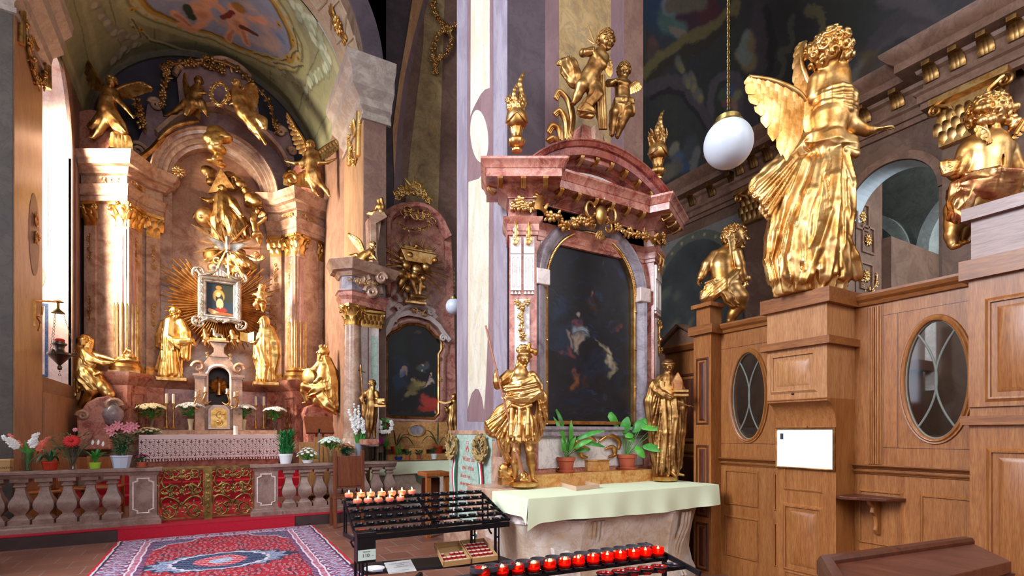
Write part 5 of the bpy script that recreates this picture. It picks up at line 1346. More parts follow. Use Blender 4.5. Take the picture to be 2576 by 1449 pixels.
# tabernacle
TBN=thing('tabernacle','small pink marble tabernacle with an arched niche, gilt star and gilded door','tabernacle',(CL,13.2,1.5))
TF=WALLB(13.02)
tc_=P(551,950,b=13.02)[0]
mb=MB();mb.prism([(tc_-.38,1.5),(tc_+.38,1.5),(tc_+.38,2.75),(tc_+.33,2.9)]+arc(tc_,2.85,.3,10,170,14)+[(tc_-.33,2.9),(tc_-.38,2.75)],-.4,0,TF,[[(tc_-.2,2.05),(tc_+.2,2.05)]+arc(tc_,2.68,.2,0,180,16)]);mb.build('body',PINK,TBN,0,.01)
MB().box((tc_-.25,2.0,-.38),(tc_+.25,2.95,-.3),TF).build('niche_back',plain('dark_niche_stone','#2c1a10',.5),TBN,0)
mb=MB();mb.sweep([(tc_-.2,2.05),(tc_-.2,2.68)]+arc(tc_,2.68,.2,180,0,20)[1:]+[(tc_+.2,2.05)],[(0,0),(0,.06),(-.03,.07),(-.07,.04),(-.07,0)],TF);mb.build('arch_moulding',WHITEP,TBN,30)
mb=MB()
for s_ in(-1,1):
 x=tc_+s_*.36;mb.box((x-.09,1.5,-.3),(x+.09,2.66,.1),TF);mb.box((x-.13,2.66,-.3),(x+.13,2.72,.14),TF);mb.box((x-.11,2.62,-.3),(x+.11,2.66,.12),TF)
 volute(mb,TF(x+s_*.02,2.86,.05),(s_,0,0),(0,0,1),.12,.05,1.2)
mb.build('pier',PINK,TBN,20)
mb=MB();mb.prism([(tc_-.2,3.1),(tc_-.1,3.2),(tc_-.1,3.32),(tc_-.17,3.42),(tc_+.17,3.42),(tc_+.1,3.32),(tc_+.1,3.2),(tc_+.2,3.1)],-.25,.02,TF);mb.box((tc_-.2,3.42,-.3),(tc_+.2,3.46,.08),TF);mb.build('neck',PINK,TBN,0,.01)
g=MB();MO=TF(tc_,2.48,-.2)
for k in range(18):
 t=2*PI*k/18;L_=.21 if k%2 else .16;d=np.array((math.cos(t),0,math.sin(t)));e=np.array((-math.sin(t),0,math.cos(t)));o_=np.array(MO)
 g.add([o_+e*.018,o_-e*.018,o_+d*L_-e*.026,o_+d*L_+e*.026,o_+(0,-.04,0),o_+d*L_+np.array((0,-.01,0))],[(0,3,5,4),(4,5,2,1),(0,4,1),(0,1,2,3),(3,2,5)])
g.lathe([(.05,-.2),(.03,-.1),(.04,0),(.05,.06),(.02,.12),(.0,.16)],(MO[0],MO[1]-.05,MO[2]));g.build('gilt_star',G,TBN,30)
mb=MB();mb.prism([(tc_-.21,1.52),(tc_+.21,1.52),(tc_+.21,1.95),(tc_+.12,2.05),(tc_-.12,2.05),(tc_-.21,1.95)],0,.08,TF);mb.build('door_surround',WHITEP,TBN,0,.015)
mb=MB();mb.prism([(tc_-.15,1.56),(tc_+.15,1.56),(tc_+.15,1.92),(tc_+.08,1.98),(tc_-.08,1.98),(tc_-.15,1.92)],.08,.1,TF);dr=mb.build('door',GB,TBN,0)
g=MB();rocaille(g,TF,tc_,1.76,.24,.32,77,.11);g.build('relief',GB,dr,60)
g=MB();
for s_ in(-1,1):
 g.mark()
 for y in(2.3,2.15):rocaille(g,TF,tc_+s_*.36,y,.09,.14,int(y*7),.12)
 g.mark();rocaille(g,TF,tc_+s_*.22,3.12,.1,.16,8,.03)
g.build('gilt_relief',G,TBN,60)
# little gilt lamb group in silver on top of the tabernacle
LG=thing('lamb_ornament','silvered lamb on a gilt book atop the small tabernacle','ornament',TF(tc_-.02,3.47,.0))
mb=MB().box((tc_-.17,3.46,-.12),(tc_+.14,3.52,.06),TF);mb.build('book',GB,LG,0,.01)
s=Sculpt(.01);s.ell(TF(tc_-.02,3.58,-.02),(.1,.05,.05),k=.02);s.cap(TF(tc_-.08,3.6,-.02),TF(tc_-.1,3.7,-.02),.035,.025);s.ell(TF(tc_-.12,3.71,-.02),(.035,.025,.022))
for q in(-.06,.05):s.cap(TF(tc_+q,3.56,-.02),TF(tc_+q+.03,3.53,.03),.018)
s.build('lamb',SILVER,LG)
# central picture in its silver frame, in front of a burst of gilt rays
PB=13.3
PWm=WALLB(PB)
i0,i1=P(519,760,b=PB),P(587,760,b=PB);pz1,pz0=P(519,711,b=PB)[2],P(587,796,b=PB)[2]
PI_=thing('icon_painting','small painting of a veiled woman praying over a sleeping child, in ornate silver frame','painting',(i0[0],PB,pz0))
ic=canvas(150,180,.8,'#1c2c40',lambda x,y:(i0[0]+(i1[0]-i0[0])*x,PB-.02,pz0+(pz1-pz0)*y))
for(u,v,r,ry,rot,c)in((570,735,.4,.4,0,'#24281c'),(550,745,.19,.24,0,'#a88438'),(552,752,.13,.2,0,'#1c2430'),(549,741,.08,.1,0,'#d8b088'),(550,724,.1,.07,0,'#b07030'),(553,765,.12,.2,0,'#ccb080'),(556,780,.2,.1,0,'#8c2c20'),(553,770,.05,.1,10,'#e0b890'),(536,785,.16,.09,-25,'#d8a468'),(550,790,.2,.07,-20,'#d8c49c'),(570,796,.4,.09,-5,'#b85428'),(528,780,.07,.07,0,'#e0b080')):
 x,y=ic.at(u,v);ic.e(x,y,r/.8,ry,c,rot,.25)
ic.mesh(lambda x,y:(i0[0]+(i1[0]-i0[0])*x,PB-.02,pz0+(pz1-pz0)*y),'panel',CANVAS,PI_)
x0,x1,z0,z1=i0[0],i1[0],pz0,pz1
mb=MB();mb.sweep([(x0,z0),(x0,z1),(x1,z1),(x1,z0)],[(0,-.04),(0,.05),(-.02,.06),(-.03,.05),(-.05,.05),(-.08,.09),(-.13,.08),(-.16,.04),(-.16,-.04)],PWm,closed=True);mb.build('frame',SILVER,PI_,30)
g=MB();cx_,cz_=(x0+x1)/2,(z0+z1)/2;w2,h2=(x1-x0)/2+.09,(z1-z0)/2+.09
X_,Y_=np.array((1.,0,0)),np.array((0,0,1.))
for sx in(-1,1):
 for sy in(-1,1):
  g.mark();cscroll(g,PWm(cx_+sx*(w2+.04),cz_+sy*(h2+.08),.06),X_*sx,Y_*sy,.13,.03,45,270);rocaille(g,PWm,cx_+sx*(w2+.06),cz_+sy*(h2+.12),.16,.16,3+sx+2*sy,.08)
 g.mark();scroll(g,[PWm(cx_+sx*.06,cz_+h2+.2,.07),PWm(cx_+sx*.2,cz_+h2+.1,.08),PWm(cx_+sx*.36,cz_+h2+.06,.07),PWm(cx_+sx*.46,cz_+h2+.2,.06)],.035)
 g.mark();scroll(g,[PWm(cx_+sx*.05,cz_-h2-.1,.07),PWm(cx_+sx*.2,cz_-h2-.04,.08),PWm(cx_+sx*.36,cz_-h2-.1,.07)],.03)
 for k in range(4):rocaille(g,PWm,cx_+sx*w2,cz_-.3+.2*k,.1,.16,20+k,.09)
g.mark()
for k in range(5):acanthus(g,np.array(PWm(cx_+(k-2)*.06,cz_+h2+.08,.06)),(0,0,1),(0,-1,0),(1,0,0),.34-.07*abs(k-2),.12,.3)
for k in range(6):rocaille(g,PWm,cx_-.35+.14*k,cz_-h2-.02,.13,.12,40+k,.08)
g.build('frame_scrolls',SILVER,PI_,60)
rayb=P(555,770,b=13.5);RY=thing('ray_burst','gilt burst of straight rays behind the silver-framed painting','gilded rays',rayb)
g=MB();RW=WALLB(13.5);rr=random.Random(5)
g.prism(arc(rayb[0],rayb[2],.3,0,360,24)[:-1],-.05,.0,RW)
for k in range(150):
 t=2*PI*k/150;lo_=.25;el=1.02+.12*math.sin(k*2.6)+rr.uniform(-.07,.05)
 if-.5<math.sin(t)<.95:el*=.88+.1*abs(math.cos(t))
 if math.sin(t)>.6 and abs(math.cos(t))<.55:el*=.75
 if .35<math.sin(t)<.85:el*=1.2
 if math.sin(t)<-.5:el*=.9
 d=np.array((math.cos(t),0,math.sin(t)));e=np.array((-math.sin(t),0,math.cos(t)));o_=np.array(rayb)+(0,-.01-.03*(k%2),0);a_,b_=.012,.021
 g.add([o_+d*lo_+e*a_,o_+d*lo_-e*a_,o_+d*el-e*b_*.8,o_+d*el+e*b_*.8,o_+d*lo_+np.array((0,-.03,0)),o_+d*el+np.array((0,-.02,0))],[(0,3,5,4),(4,5,2,1),(0,4,1),(0,1,2,3),(3,2,5)])
g.build('rays',G,RY,20)
# dove of silver with its own long rays
dv=P(573,622,b=13.05);DV=thing('holy_dove','silver dove with spread wings on long gilt rays above the silver-framed painting','dove ornament',dv)
g=MB();o_=np.array(dv);g.blob(o_+(0,.04,0),(.1,.05,.1),10,7)
for k in range(15):
 t=2*PI*(k+.3)/15;L_=(.78,.6,.68)[k%3]
 for off in(-.03,0,.03):
  e=np.array((-math.sin(t),0,math.cos(t)));d=np.array((math.cos(t+off),0,math.sin(t+off)));g.tube([o_+d*.08,o_+d*L_*(1-abs(off)*4)],[.012,.006],5)
g.build('rays',G,DV,60)
s=Sculpt(.012);s.ell(o_+(0,-.06,0),(.055,.06,.12),k=.03);s.ell(o_+(0,-.1,-.13),(.04,.045,.04),k=.03);s.cap(o_+(0,-.05,.1),o_+(0,-.03,.2),.04,.05,k=.03)
s.build('body',SILVER,DV)
for s_ in(-1,1):
 g=MB()
 for k in range(9):g.leafblade(o_+(s_*.04,-.05,-.03+.01*k),o_+(s_*(.16+.03*k),-.06,-.1+.03*k),.05,.05,(0,-1,0))
 g.build('wing',SILVER,DV,60)
 # == communion rail
RB=8.8
BR_=thing('communion_rail','mottled stone balustrade on the left, carrying pots of flowers','balustrade',(-3,RB,.15))
RSTONE=marble('rail_stone','#86695e','#9a8074','#5c4640',3.5,.3,dark='#6c524a')
def railpiece(parent,x0,x1,post,nb,sp_):
 mb=MB();mb.sweep([(x0,RB),(x1,RB)],[(-.2,.86),(0,.86),(.02,.88),(.03,.905),(.05,.915),(.05,.945),(.035,.955),(-.2,.955)],PLAN);mb.build('handrail',RSTONE,parent,25)
 mb=MB();mb.sweep([(x0,RB),(x1,RB)],[(-.2,.16),(.04,.16),(.04,.22),(.02,.24),(.02,.26),(.0,.27),(-.2,.27)],PLAN);mb.build('plinth',RSTONE,parent,25)
 p0,p1=post
 mb=MB().box((p0,RB-.005,.24),(p1,RB+.22,.87));mb.sweep([(p0,RB+.2),(p0,RB),(p1,RB),(p1,RB+.2)],[(-.05,.16),(.055,.16),(.055,.23),(.03,.25),(.03,.265),(.0,.29),(-.05,.29)],PLAN);mb.sweep([(p0,RB+.2),(p0,RB),(p1,RB),(p1,RB+.2)],[(-.05,.84),(.0,.84),(.02,.87),(.035,.9),(.065,.915),(.065,.945),(.05,.957),(-.05,.957)],PLAN);mb.build('post',RSTONE,parent,25)
 cc_=.05;q0,q1,y0,y1=p0+.05,p1-.05,.34,.8;oct_=[(q0+cc_,y0),(q1-cc_,y0),(q1-cc_,y0+.03),(q1,y0+cc_),(q1,y1-cc_),(q1-cc_,y1-.03),(q1-cc_,y1),(q0+cc_,y1),(q0+cc_,y1-.03),(q0,y1-cc_),(q0,y0+cc_),(q0+cc_,y0+.03)]
 mb=MB();mb.sweep(oct_[::-1],[(0,.0),(0,.012),(-.01,.016),(-.016,.006),(-.02,0)],WALLB(RB-.005),closed=True);mb.build('post_panel',WHITEP,parent,25)
 for x in nb:
  mb=MB();baluster(mb,(x,RB+.1,.27),.59,.105);mb.build('baluster',RSTONE,parent,40)
lb=[-1.2-.235*k for k in range(9)]
railpiece(BR_,-3.4,-.99,(-1.005,-.69),lb,0)
BR2=thing('communion_rail','mottled stone balustrade right of the gilt gate, with white flowers on top','balustrade',(1.2,RB,.15))
railpiece(BR2,.86,2.75,(.54,.87),[1.03+.232*k for k in range(8)],0)
mb=MB();mb.sweep([(2.62,RB-1.0),(2.62,RB+.0)],[(-.1,.16),(.1,.16),(.1,.955),(-.1,.955)],PLAN)
# step edge carpet
cb=thing('step_carpet','plain red carpet laid along the step under the balustrade and through the gate','carpet',(0,8.6,.15))
MB().box((-3.4,8.6,.151),(2.8,9.12,.165)).build('runner',CARPET,cb,0,.004)
mb=MB();mb.box((-1.1,8.545,.0),(1.08,8.562,.158));mb.box((-1.1,8.545,.15),(1.08,9.1,.17));mb.box((-1.05,9.1,.17),(1.05,11.25,.176));mb.build('middle_piece',CARPET,cb,0,.003)
# gilt gate of scrollwork
GT=thing('scroll_gate','low double gate of openwork gilt bronze scrolls between the two balustrades','gate',(-.075,RB+.06,.17))
GM=WALLB(RB+.06)
for(x0,x1)in((-.68,-.12),(-.03,.53)):
 mb=MB();w_=x1-x0;cx_=(x0+x1)/2
 mb.box((x0,.2,-.01),(x1,.22,.012),GM);mb.box((x0,.925,-.012),(x1,.955,.014),GM);mb.box((x0,.2,-.01),(x0+.014,.94,.01),GM);mb.box((x1-.014,.2,-.01),(x1,.94,.01),GM)
 lf=mb.build('leaf_frame',BRASS,GT,0)
 g=MB();X,Y,Z=axes_of(GM)
 for s_ in(-1,1):
  cscroll(g,GM(cx_+s_*.15,.85,.0),X*s_,-Y,.065,.013,20,420,1,34);rosette(g,GM(cx_+s_*.15,.85,.01),X,Y,Z,.03,6)
  cscroll(g,GM(cx_+s_*.16,.31,0),X*s_,Y,.085,.015,200,420,1,34);rosette(g,GM(cx_+s_*.16,.31,.01),X,Y,Z,.04,6)
  scroll(g,[GM(cx_+s_*.24,.36,0),GM(cx_+s_*.25,.46,0),GM(cx_+s_*.19,.52,0),GM(cx_+s_*.1,.5,0),GM(cx_+s_*.02,.42,0),GM(cx_+s_*.05,.34,0)],.016)
  scroll(g,[GM(cx_+s_*.22,.82,0),GM(cx_+s_*.24,.74,0),GM(cx_+s_*.2,.66,0),GM(cx_+s_*.12,.7,0),GM(cx_+s_*.1,.64,0),GM(cx_+s_*.17,.59,0),GM(cx_+s_*.25,.58,0)],.017)
  cscroll(g,GM(cx_+s_*.07,.36,0),X*s_,Y,.05,.012,90,300);cscroll(g,GM(cx_+s_*.2,.62,.01),X*s_,-Y,.05,.013,60,300);cscroll(g,GM(cx_+s_*.07,.8,0),X*s_,Y,.04,.011,-60,280);flower(g,GM(cx_+s_*.13,.56,.02),Z,.03)
  scroll(g,[GM(cx_,.6,0),GM(cx_+s_*.06,.68,0),GM(cx_+s_*.13,.66,0),GM(cx_+s_*.12,.58,0),GM(cx_+s_*.05,.56,0)],.017)
  rr=random.Random(9)
  for k in range(58):
   x=cx_+s_*rr.uniform(.02,.26);y=rr.choice([rr.uniform(.53,.72),rr.uniform(.26,.5),rr.uniform(.78,.9)]);a=rr.uniform(0,6.28);leafbit(g,GM(x,y,rr.uniform(-.005,.02)),X*math.cos(a)+Y*math.sin(a),Z,rr.uniform(.03,.06),.011)
 g.tube([GM(cx_,.86,0),GM(cx_,.52,0)],.009,6);flower(g,GM(cx_,.87,.01),Z,.035);flower(g,GM(cx_,.6,.02),Z,.04);flower(g,GM(cx_,.42,.02),Z,.03)
 for k in range(5):leafbit(g,GM(cx_,.78,.01),Y+X*(k-2)*.5,Z,.06,.012)
 g.build('scrollwork',BRASS,GT,60)
mb=MB();mb.box((-.115,.19,-.02),(-.035,.95,.02),GM);mb.box((-.13,.17,-.03),(-.02,.25,.03),GM);mb.box((-.122,.88,-.025),(-.028,.905,.025),GM);st=mb.build('stile',BRASS,GT,0)
g=MB();X,Y,Z=axes_of(GM)
for k in range(13):leafbit(g,GM(-.075,.3+.045*k,.022),Y*(1 if k%2 else-1)+X*(.5-(k%3)*.5),Z,.05,.014)
for k in range(4):flower(g,GM(-.075,.35+.15*k,.025),Z,.026)
g.build('relief',BRASS,st,60)
# ---- patterned oriental rug
c0,c1=P(299,1359,z=0),P(790,1325,z=0);by_=(c0[1]+c1[1])/2-.02;rx0,rx1=c0[0],c1[0];cenr=P(556,1412,z=0)
hy=by_-cenr[1];ry0=by_-2*hy-.4;W_=rx1-rx0;H_=by_-ry0
RG=thing('oriental_rug','red Persian-style rug with a blue pointed medallion and patterned borders','rug',(rx0,ry0,0))
nx_,ny_=560,560
def rfn(x,y):return(rx0+W_*x,ry0+H_*y,.012)
rp=Paint(nx_,ny_,1.0,'#a81c30');XX=(rp.X)*W_;YY=rp.Y*H_;C=rp.C
def setc(m,c):C[m]=lin(c)
rgn_=np.random.RandomState(2)
cellx,celly=(XX/.055).astype(int),(YY/.055).astype(int)
ph_=np.sin(cellx*12.9+celly*78.2)*43758.5;hsh=ph_-np.floor(ph_)
fx,fy=XX/.055%1-.5+.22*np.sin(celly*5.1),YY/.055%1-.5+.22*np.sin(cellx*3.7);rad=np.hypot(fx+(hsh-.5)*.3,fy+(hsh*7%1-.5)*.3)
motif=(rad<.26)&(hsh>.25);setc(motif,'#c8a0a8');setc((rad<.13)&(hsh>.25),'#7a2c44');setc((rad>.34)&(hsh>.7),'#5c2438')
dxe,dye=np.minimum(XX,W_-XX),np.minimum(YY,H_-YY);
# medallion
mx_,my_=np.abs(XX-(cenr[0]-rx0)),np.abs(YY-(cenr[1]-ry0));
rm=mx_/.82+my_/.62;sc_=.05*np.cos(18*np.arctan2(my_/.6,mx_/.8));tip=np.hypot(mx_/.8,my_/.5)+sc_
med=(tip<.9)|((mx_<.92)&(my_<.16*(1-mx_/.92)+.02))
fine=((np.sin(XX*95)*np.sin(YY*95)+.6*np.sin(XX*47+YY*61))>.25)
setc(med,'#24304c');in1=tip<.84;setc(in1,'#98a8c0');setc(in1&fine,'#506c94');setc(in1&(np.sin(XX*70+2)*np.sin(YY*70)>.75),'#b03048')
in2=(np.hypot(mx_/.5,my_/.42)+sc_*.6)<1;setc(in2,'#1c2844');setc(in2&fine,'#5c6c94');setc(in2&(np.hypot(mx_/.47,my_/.39)+sc_*.6>.98),'#d0c8d0')
in3=np.hypot(mx_/.26,my_/.25)<1;setc(in3,'#b82034');setc(in3&fine,'#d0a0a8');in4=np.hypot(mx_/.12,my_/.12)<1;setc(in4,'#8898b4');setc(in4&fine,'#c8ccd8')
# corner spandrels
sp_=(dxe-.62)/.5+(dye-.35)/.5+.12*np.cos(9*(dxe-dye));sps=(sp_<.55)&(dxe>.3)&(dye>.2);setc(sps,'#2c3454');setc(sps&fine,'#8c90b0');setc(sps&(np.sin(XX*60)*np.sin(YY*60)>.7),'#a83450')
setc((sp_>.55)&(sp_<.62)&(dxe>.3)&(dye>.2),'#d0bcc4')
# borders: broad ends, narrower sides
dd=np.minimum(dxe/1.5,dye);
def bandc(lo,hi):return(dd>=lo)&(dd<hi)
bx=bandc(.0,.30);setc(bx,'#7c3050')
setc(bandc(0,.02),'#c02030');setc(bandc(.02,.032),'#d8ccd4');setc(bandc(.032,.045),'#1c2844')
b1_=bandc(.045,.21);setc(b1_,'#8c4464');along=np.where(dxe/1.5<dye,YY,XX);acr=dd
w1=((along/.17)%1-.5);w2_=(acr-.127)/.08;lo_=np.hypot(w1/.42,w2_);setc(b1_&(lo_<1),'#c8cce0');setc(b1_&(lo_<.82),'#384870');setc(b1_&(lo_<.6),'#a8304c');setc(b1_&(lo_<.35),'#8090b8');setc(b1_&fine&(lo_<.8),'#c0a8c0')
setc(bandc(.21,.222),'#e0d4dc');setc(bandc(.222,.255),'#b03050');setc(bandc(.222,.255)&(np.sin(along*110)>.3),'#c8b0c8');setc(bandc(.255,.265),'#e0d4dc');setc(bandc(.265,.3),'#2c3860');setc(bandc(.265,.3)&(np.sin(along*90+1)>.2),'#a86080')
rp.warp(.0022,3,2)
rp.mesh(rfn,'pile',attr_mat('rug_pile',.95,.12,60.0),RG)
MB().box((rx0,ry0,.001),(rx1,by_,.0115)).build('backing',CARPET,RG,0)
# == second altar, half behind the pillar
B2=10.35
SA=thing('second_altar','red marble altar half hidden by the pillar, gilt reliquary in its arched top','altar',(3.4,B2,0))
S2=WALLB(B2)
def s2(u,v,b=B2):p=P(u,v,b=b);return(p[0],p[2])
out=[s2(*q)for q in((905,1180),(905,1000),(905,760),(945,735),(945,600),(948,555),(960,540),(975,525),(1000,512),(1035,505),(1070,512),(1100,540),(1125,570),(1135,600),(1140,700),(1142,760),(1150,1180))]
inn_=[s2(*q)for q in((982,745),(982,600),(985,560),(1000,545),(1035,540),(1075,550),(1100,575),(1115,600),(1120,745),(1090,770),(1000,760))]
MB().prism(out,-.15,.0,S2).build('back',REDM,SA,0);MB().prism(inn_,0,.02,S2).build('upper_niche',PINKD,SA,0)
mb=MB();mb.sweep(smooth_path([s2(*q)for q in((965,745),(965,600),(967,558),(985,535),(1035,518),(1075,528),(1105,555),(1128,600))],4),[(0,0),(0,.22),(.03,.24),(.08,.22),(.1,.15),(.12,.12),(.13,0)],S2);mb.build('arched_head',REDM,SA,25)
mb=MB();mb.sweep([s2(*q,9.4)for q in((945,745),(928,640),(926,560),(960,540))],[(0,0),(0,.15),(.1,.15),(.1,0)],WALLB(9.4));mb.build('shoulder',PINK,SA,25)
# left column unit
cu=P(887,1000,b=9.2);
mb=MB();mb.lathe([(.16,1.35),(.155,2.2),(.14,3.32)],(cu[0],cu[1],0),32);mb.build('column',PINK,SA,60)
mb=MB();mb.lathe([(.21,.6),(.21,1.2),(.22,1.22),(.2,1.3),(.17,1.35)],(cu[0],cu[1],0),32);mb.build('column_base',PINK,SA,40)
mb=MB();capital(mb,(cu[0],cu[1],3.3),.14,.36,.3,7);mb.build('capital',GB,SA,60)
UL=[(cu[0]-.22,cu[1]+.3),(cu[0]-.24,cu[1]-.05),(cu[0]-.06,cu[1]-.22),(cu[0]+.66,cu[1]+.08),(cu[0]+.62,cu[1]+.35)]
def s2part(nm,prof,mat,path=UL):
 mb=MB();mb.sweep(path,[(-.2,prof[0][1])]+prof+[(-.2,prof[-1][1])],PLAN);mb.build(nm,mat,SA,25)
s2part('architrave',[(-.04,3.66),(-.04,3.74),(0,3.8),(.0,3.86),(.02,3.88)],REDM);s2part('frieze',[(-.05,3.88),(-.05,4.14)],GREYM);s2part('cornice',[(-.02,4.14),(.03,4.2),(.1,4.22),(.12,4.28),(.16,4.34),(.17,4.38)],PINK)
for mm in((.05,.2),(.26,.4)):
 MB().box((cu[0]+mm[0]+.06,1.2,.0),(cu[0]+mm[1]+.1,3.35,.1),WALLB(cu[1]+.25)).build('pilaster',WHITEP,SA,0)
MB().prism([(cu[0]+.36,2.3),(cu[0]+.42,2.15),(cu[0]+.48,2.3),(cu[0]+.48,3.2),(cu[0]+.36,3.2)],0,.11,WALLB(cu[1]+.25)).build('pilaster_inlay',SLABG,SA,0)
mb=MB();pilcap(mb,WALLB(cu[1]+.2),cu[0]+.2,cu[0]+.56,3.34,.3,.1);mb.build('pilaster_capital',GB,SA,60)
g=MB();rocaille(g,WALLB(cu[1]-.1),cu[0]+.12,4.05,.5,.12,3,.1);g.build('gilt_relief',G,SA,60)
# big scroll buttress
g=MB();pb=0
for(u,v,r_,f)in((905,700,.17,1),(935,735,.12,-1),(960,700,.1,1),(930,675,.08,1)):g.mark();volute(g,P(u,v,b=9.1),(f,0,0),(0,0,1),r_,.05,1.7)
g.build('scroll',PINK,SA,60)
mb=MB();mb.prism([s2(*q,9.25)for q in((868,728),(870,700),(882,682),(910,676),(930,690),(940,728))],-.2,.15,WALLB(9.25));mb.build('buttress',PINK,SA,0,.02)
MB().prism([s2(*q,9.4)for q in((922,555),(950,530),(955,560),(940,680),(925,640))],-.1,.1,WALLB(9.4)).build('side_block',PINK,SA,0)
# white ornate hood over the second painting
pth=[s2(*q)for q in((945,872),(958,855),(975,835),(985,812),(1000,800),(1020,795),(1050,800),(1075,808),(1095,825),(1108,845),(1122,862))]
mb=MB();mb.sweep(pth,[(0,0),(0,.14),(.02,.17),(-.08,.16),(-.12,.1),(-.12,0)],S2);mb.sweep([s2(*q)for q in((985,812),(990,790),(1008,775),(1030,765),(1060,768),(1080,780),(1095,800))],[(0,0),(0,.16),(.05,.18),(.09,.1),(.09,0)],S2)
for(u,v,f)in((1005,775,-1),(1085,785,1),(960,845,-1),(1115,850,1)):volute(mb,P(u,v,b=B2-.15),(f,0,0),(0,0,1),.08,.03,1.6)
mb.build('hood',WHITEP,SA,40)
g=MB();rocaille(g,WALLB(B2-.17),*s2(1048,790),.34,.22,12,.03)
g.build('hood_cartouche',G,SA,60)
# gilt reliquary chest, rays, crest
g=MB();c_=P(1050,650,b=B2-.35);o_=np.array(c_)
RM=WALLB(B2-.35)
mb=MB();mb.prism([(c_[0]-.28,c_[2]-.12),(c_[0]+.26,c_[2]-.12),(c_[0]+.38,c_[2]+.1),(c_[0]-.38,c_[2]+.1)],-.12,.12,RM);mb.box((c_[0]-.36,c_[2]+.1,-.14),(c_[0]+.34,c_[2]+.14,.14),RM);mb.box((c_[0]-.3,c_[2]+.14,-.1),(c_[0]+.28,c_[2]+.19,.1),RM)
RQ=thing('reliquary_relief','gilt chest borne by cherub heads and rays in the upper niche of the half-hidden altar','gilded relief',c_)
mb.build('chest',G,RQ,0,.01)
for k in range(26):
 t=2*PI*k/26+.1;L_=.62+.12*math.sin(k*3.1)
 for off in(-.025,.025):d=np.array((math.cos(t+off),0,math.sin(t+off)));g.tube([o_+(0,.1,-.15)+d*.15,o_+(0,.1,-.15)+d*L_],[.014,.008],5)
g.build('rays',G,RQ,60)
s=Sculpt(.014);rr=random.Random(3)
for(u,v,r_)in((1022,668,.09),(1048,678,.1),(1072,672,.09),(1010,650,.06),(1008,690,.08),(1042,695,.08),(1065,700,.06),(1095,655,.06)):s.ell(P(u,v,b=B2-.5),(r_,r_*.8,r_),k=.03)
for(u,v)in((1022,640),(1040,628),(1060,632),(1075,636)):s.ell(P(u,v,b=B2-.4),(.07,.06,.06),k=.03)
for k in range(14):s.ell(P(1005+rr.random()*85,640+rr.random()*90,b=B2-.42),.05+.03*rr.random(),k=.03)
for(u0,v0,u1,v1)in((1048,620,1072,634),(1035,700,1050,745),(1060,700,1056,748),(1035,745,1072,748)):s.cap(P(u0,v0,b=B2-.45),P(u1,v1,b=B2-.4),.05,.035)
s.build('cherub_heads',G,RQ)
g=MB();
for k in range(8):acanthus(g,P(1026+6.2*k,758,b=B2-.3),(0,0,1),(0,-1,0),(1,0,0),.12,.05)
g.box(*[tuple(x)for x in((c_[0]-.24,B2-.32,c_[2]-.9),(c_[0]+.2,B2-.2,c_[2]-.86))]);g.build('bracket',G,SA,60)
g=MB();rocaille(g,WALLB(B2-.2),*s2(1043,555),.72,.26,31,.04);rocaille(g,WALLB(B2-.2),*s2(1043,551),.6,.3,37,.07);garland(g,[P(*q,b=B2-.25)for q in((1005,562),(1020,574),(1043,578),(1066,574),(1080,566))],(0,-1,0),.04,12,3);g.build('shell_relief',G,SA,60)
g=MB()
for k,(u,v,h_)in enumerate(((998,492,.2),(1012,485,.25),(1026,480,.3),(1040,478,.45),(1052,482,.35),(1066,490,.25),(1080,502,.2))):
 cscroll(g,P(u,v+2,b=B2-.15),(1,0,0),(0,0,1),.08,.02,90*k,250);cscroll(g,P(u,v+8-60*h_,b=B2-.15),(1,0,0),(0,0,1),.06,.018,45+90*k,230)
 for q in range(5):leafbit(g,P(u,v+8-h_*30,b=B2-.15),(math.sin(q*1.3+k),0,abs(math.cos(q*.9))+.3),(0,-1,0),h_*.5+.03,.025)
 flower(g,P(u,v+6,b=B2-.2),(0,-1,0),.05)
g.build('crest',GB,SA,60)
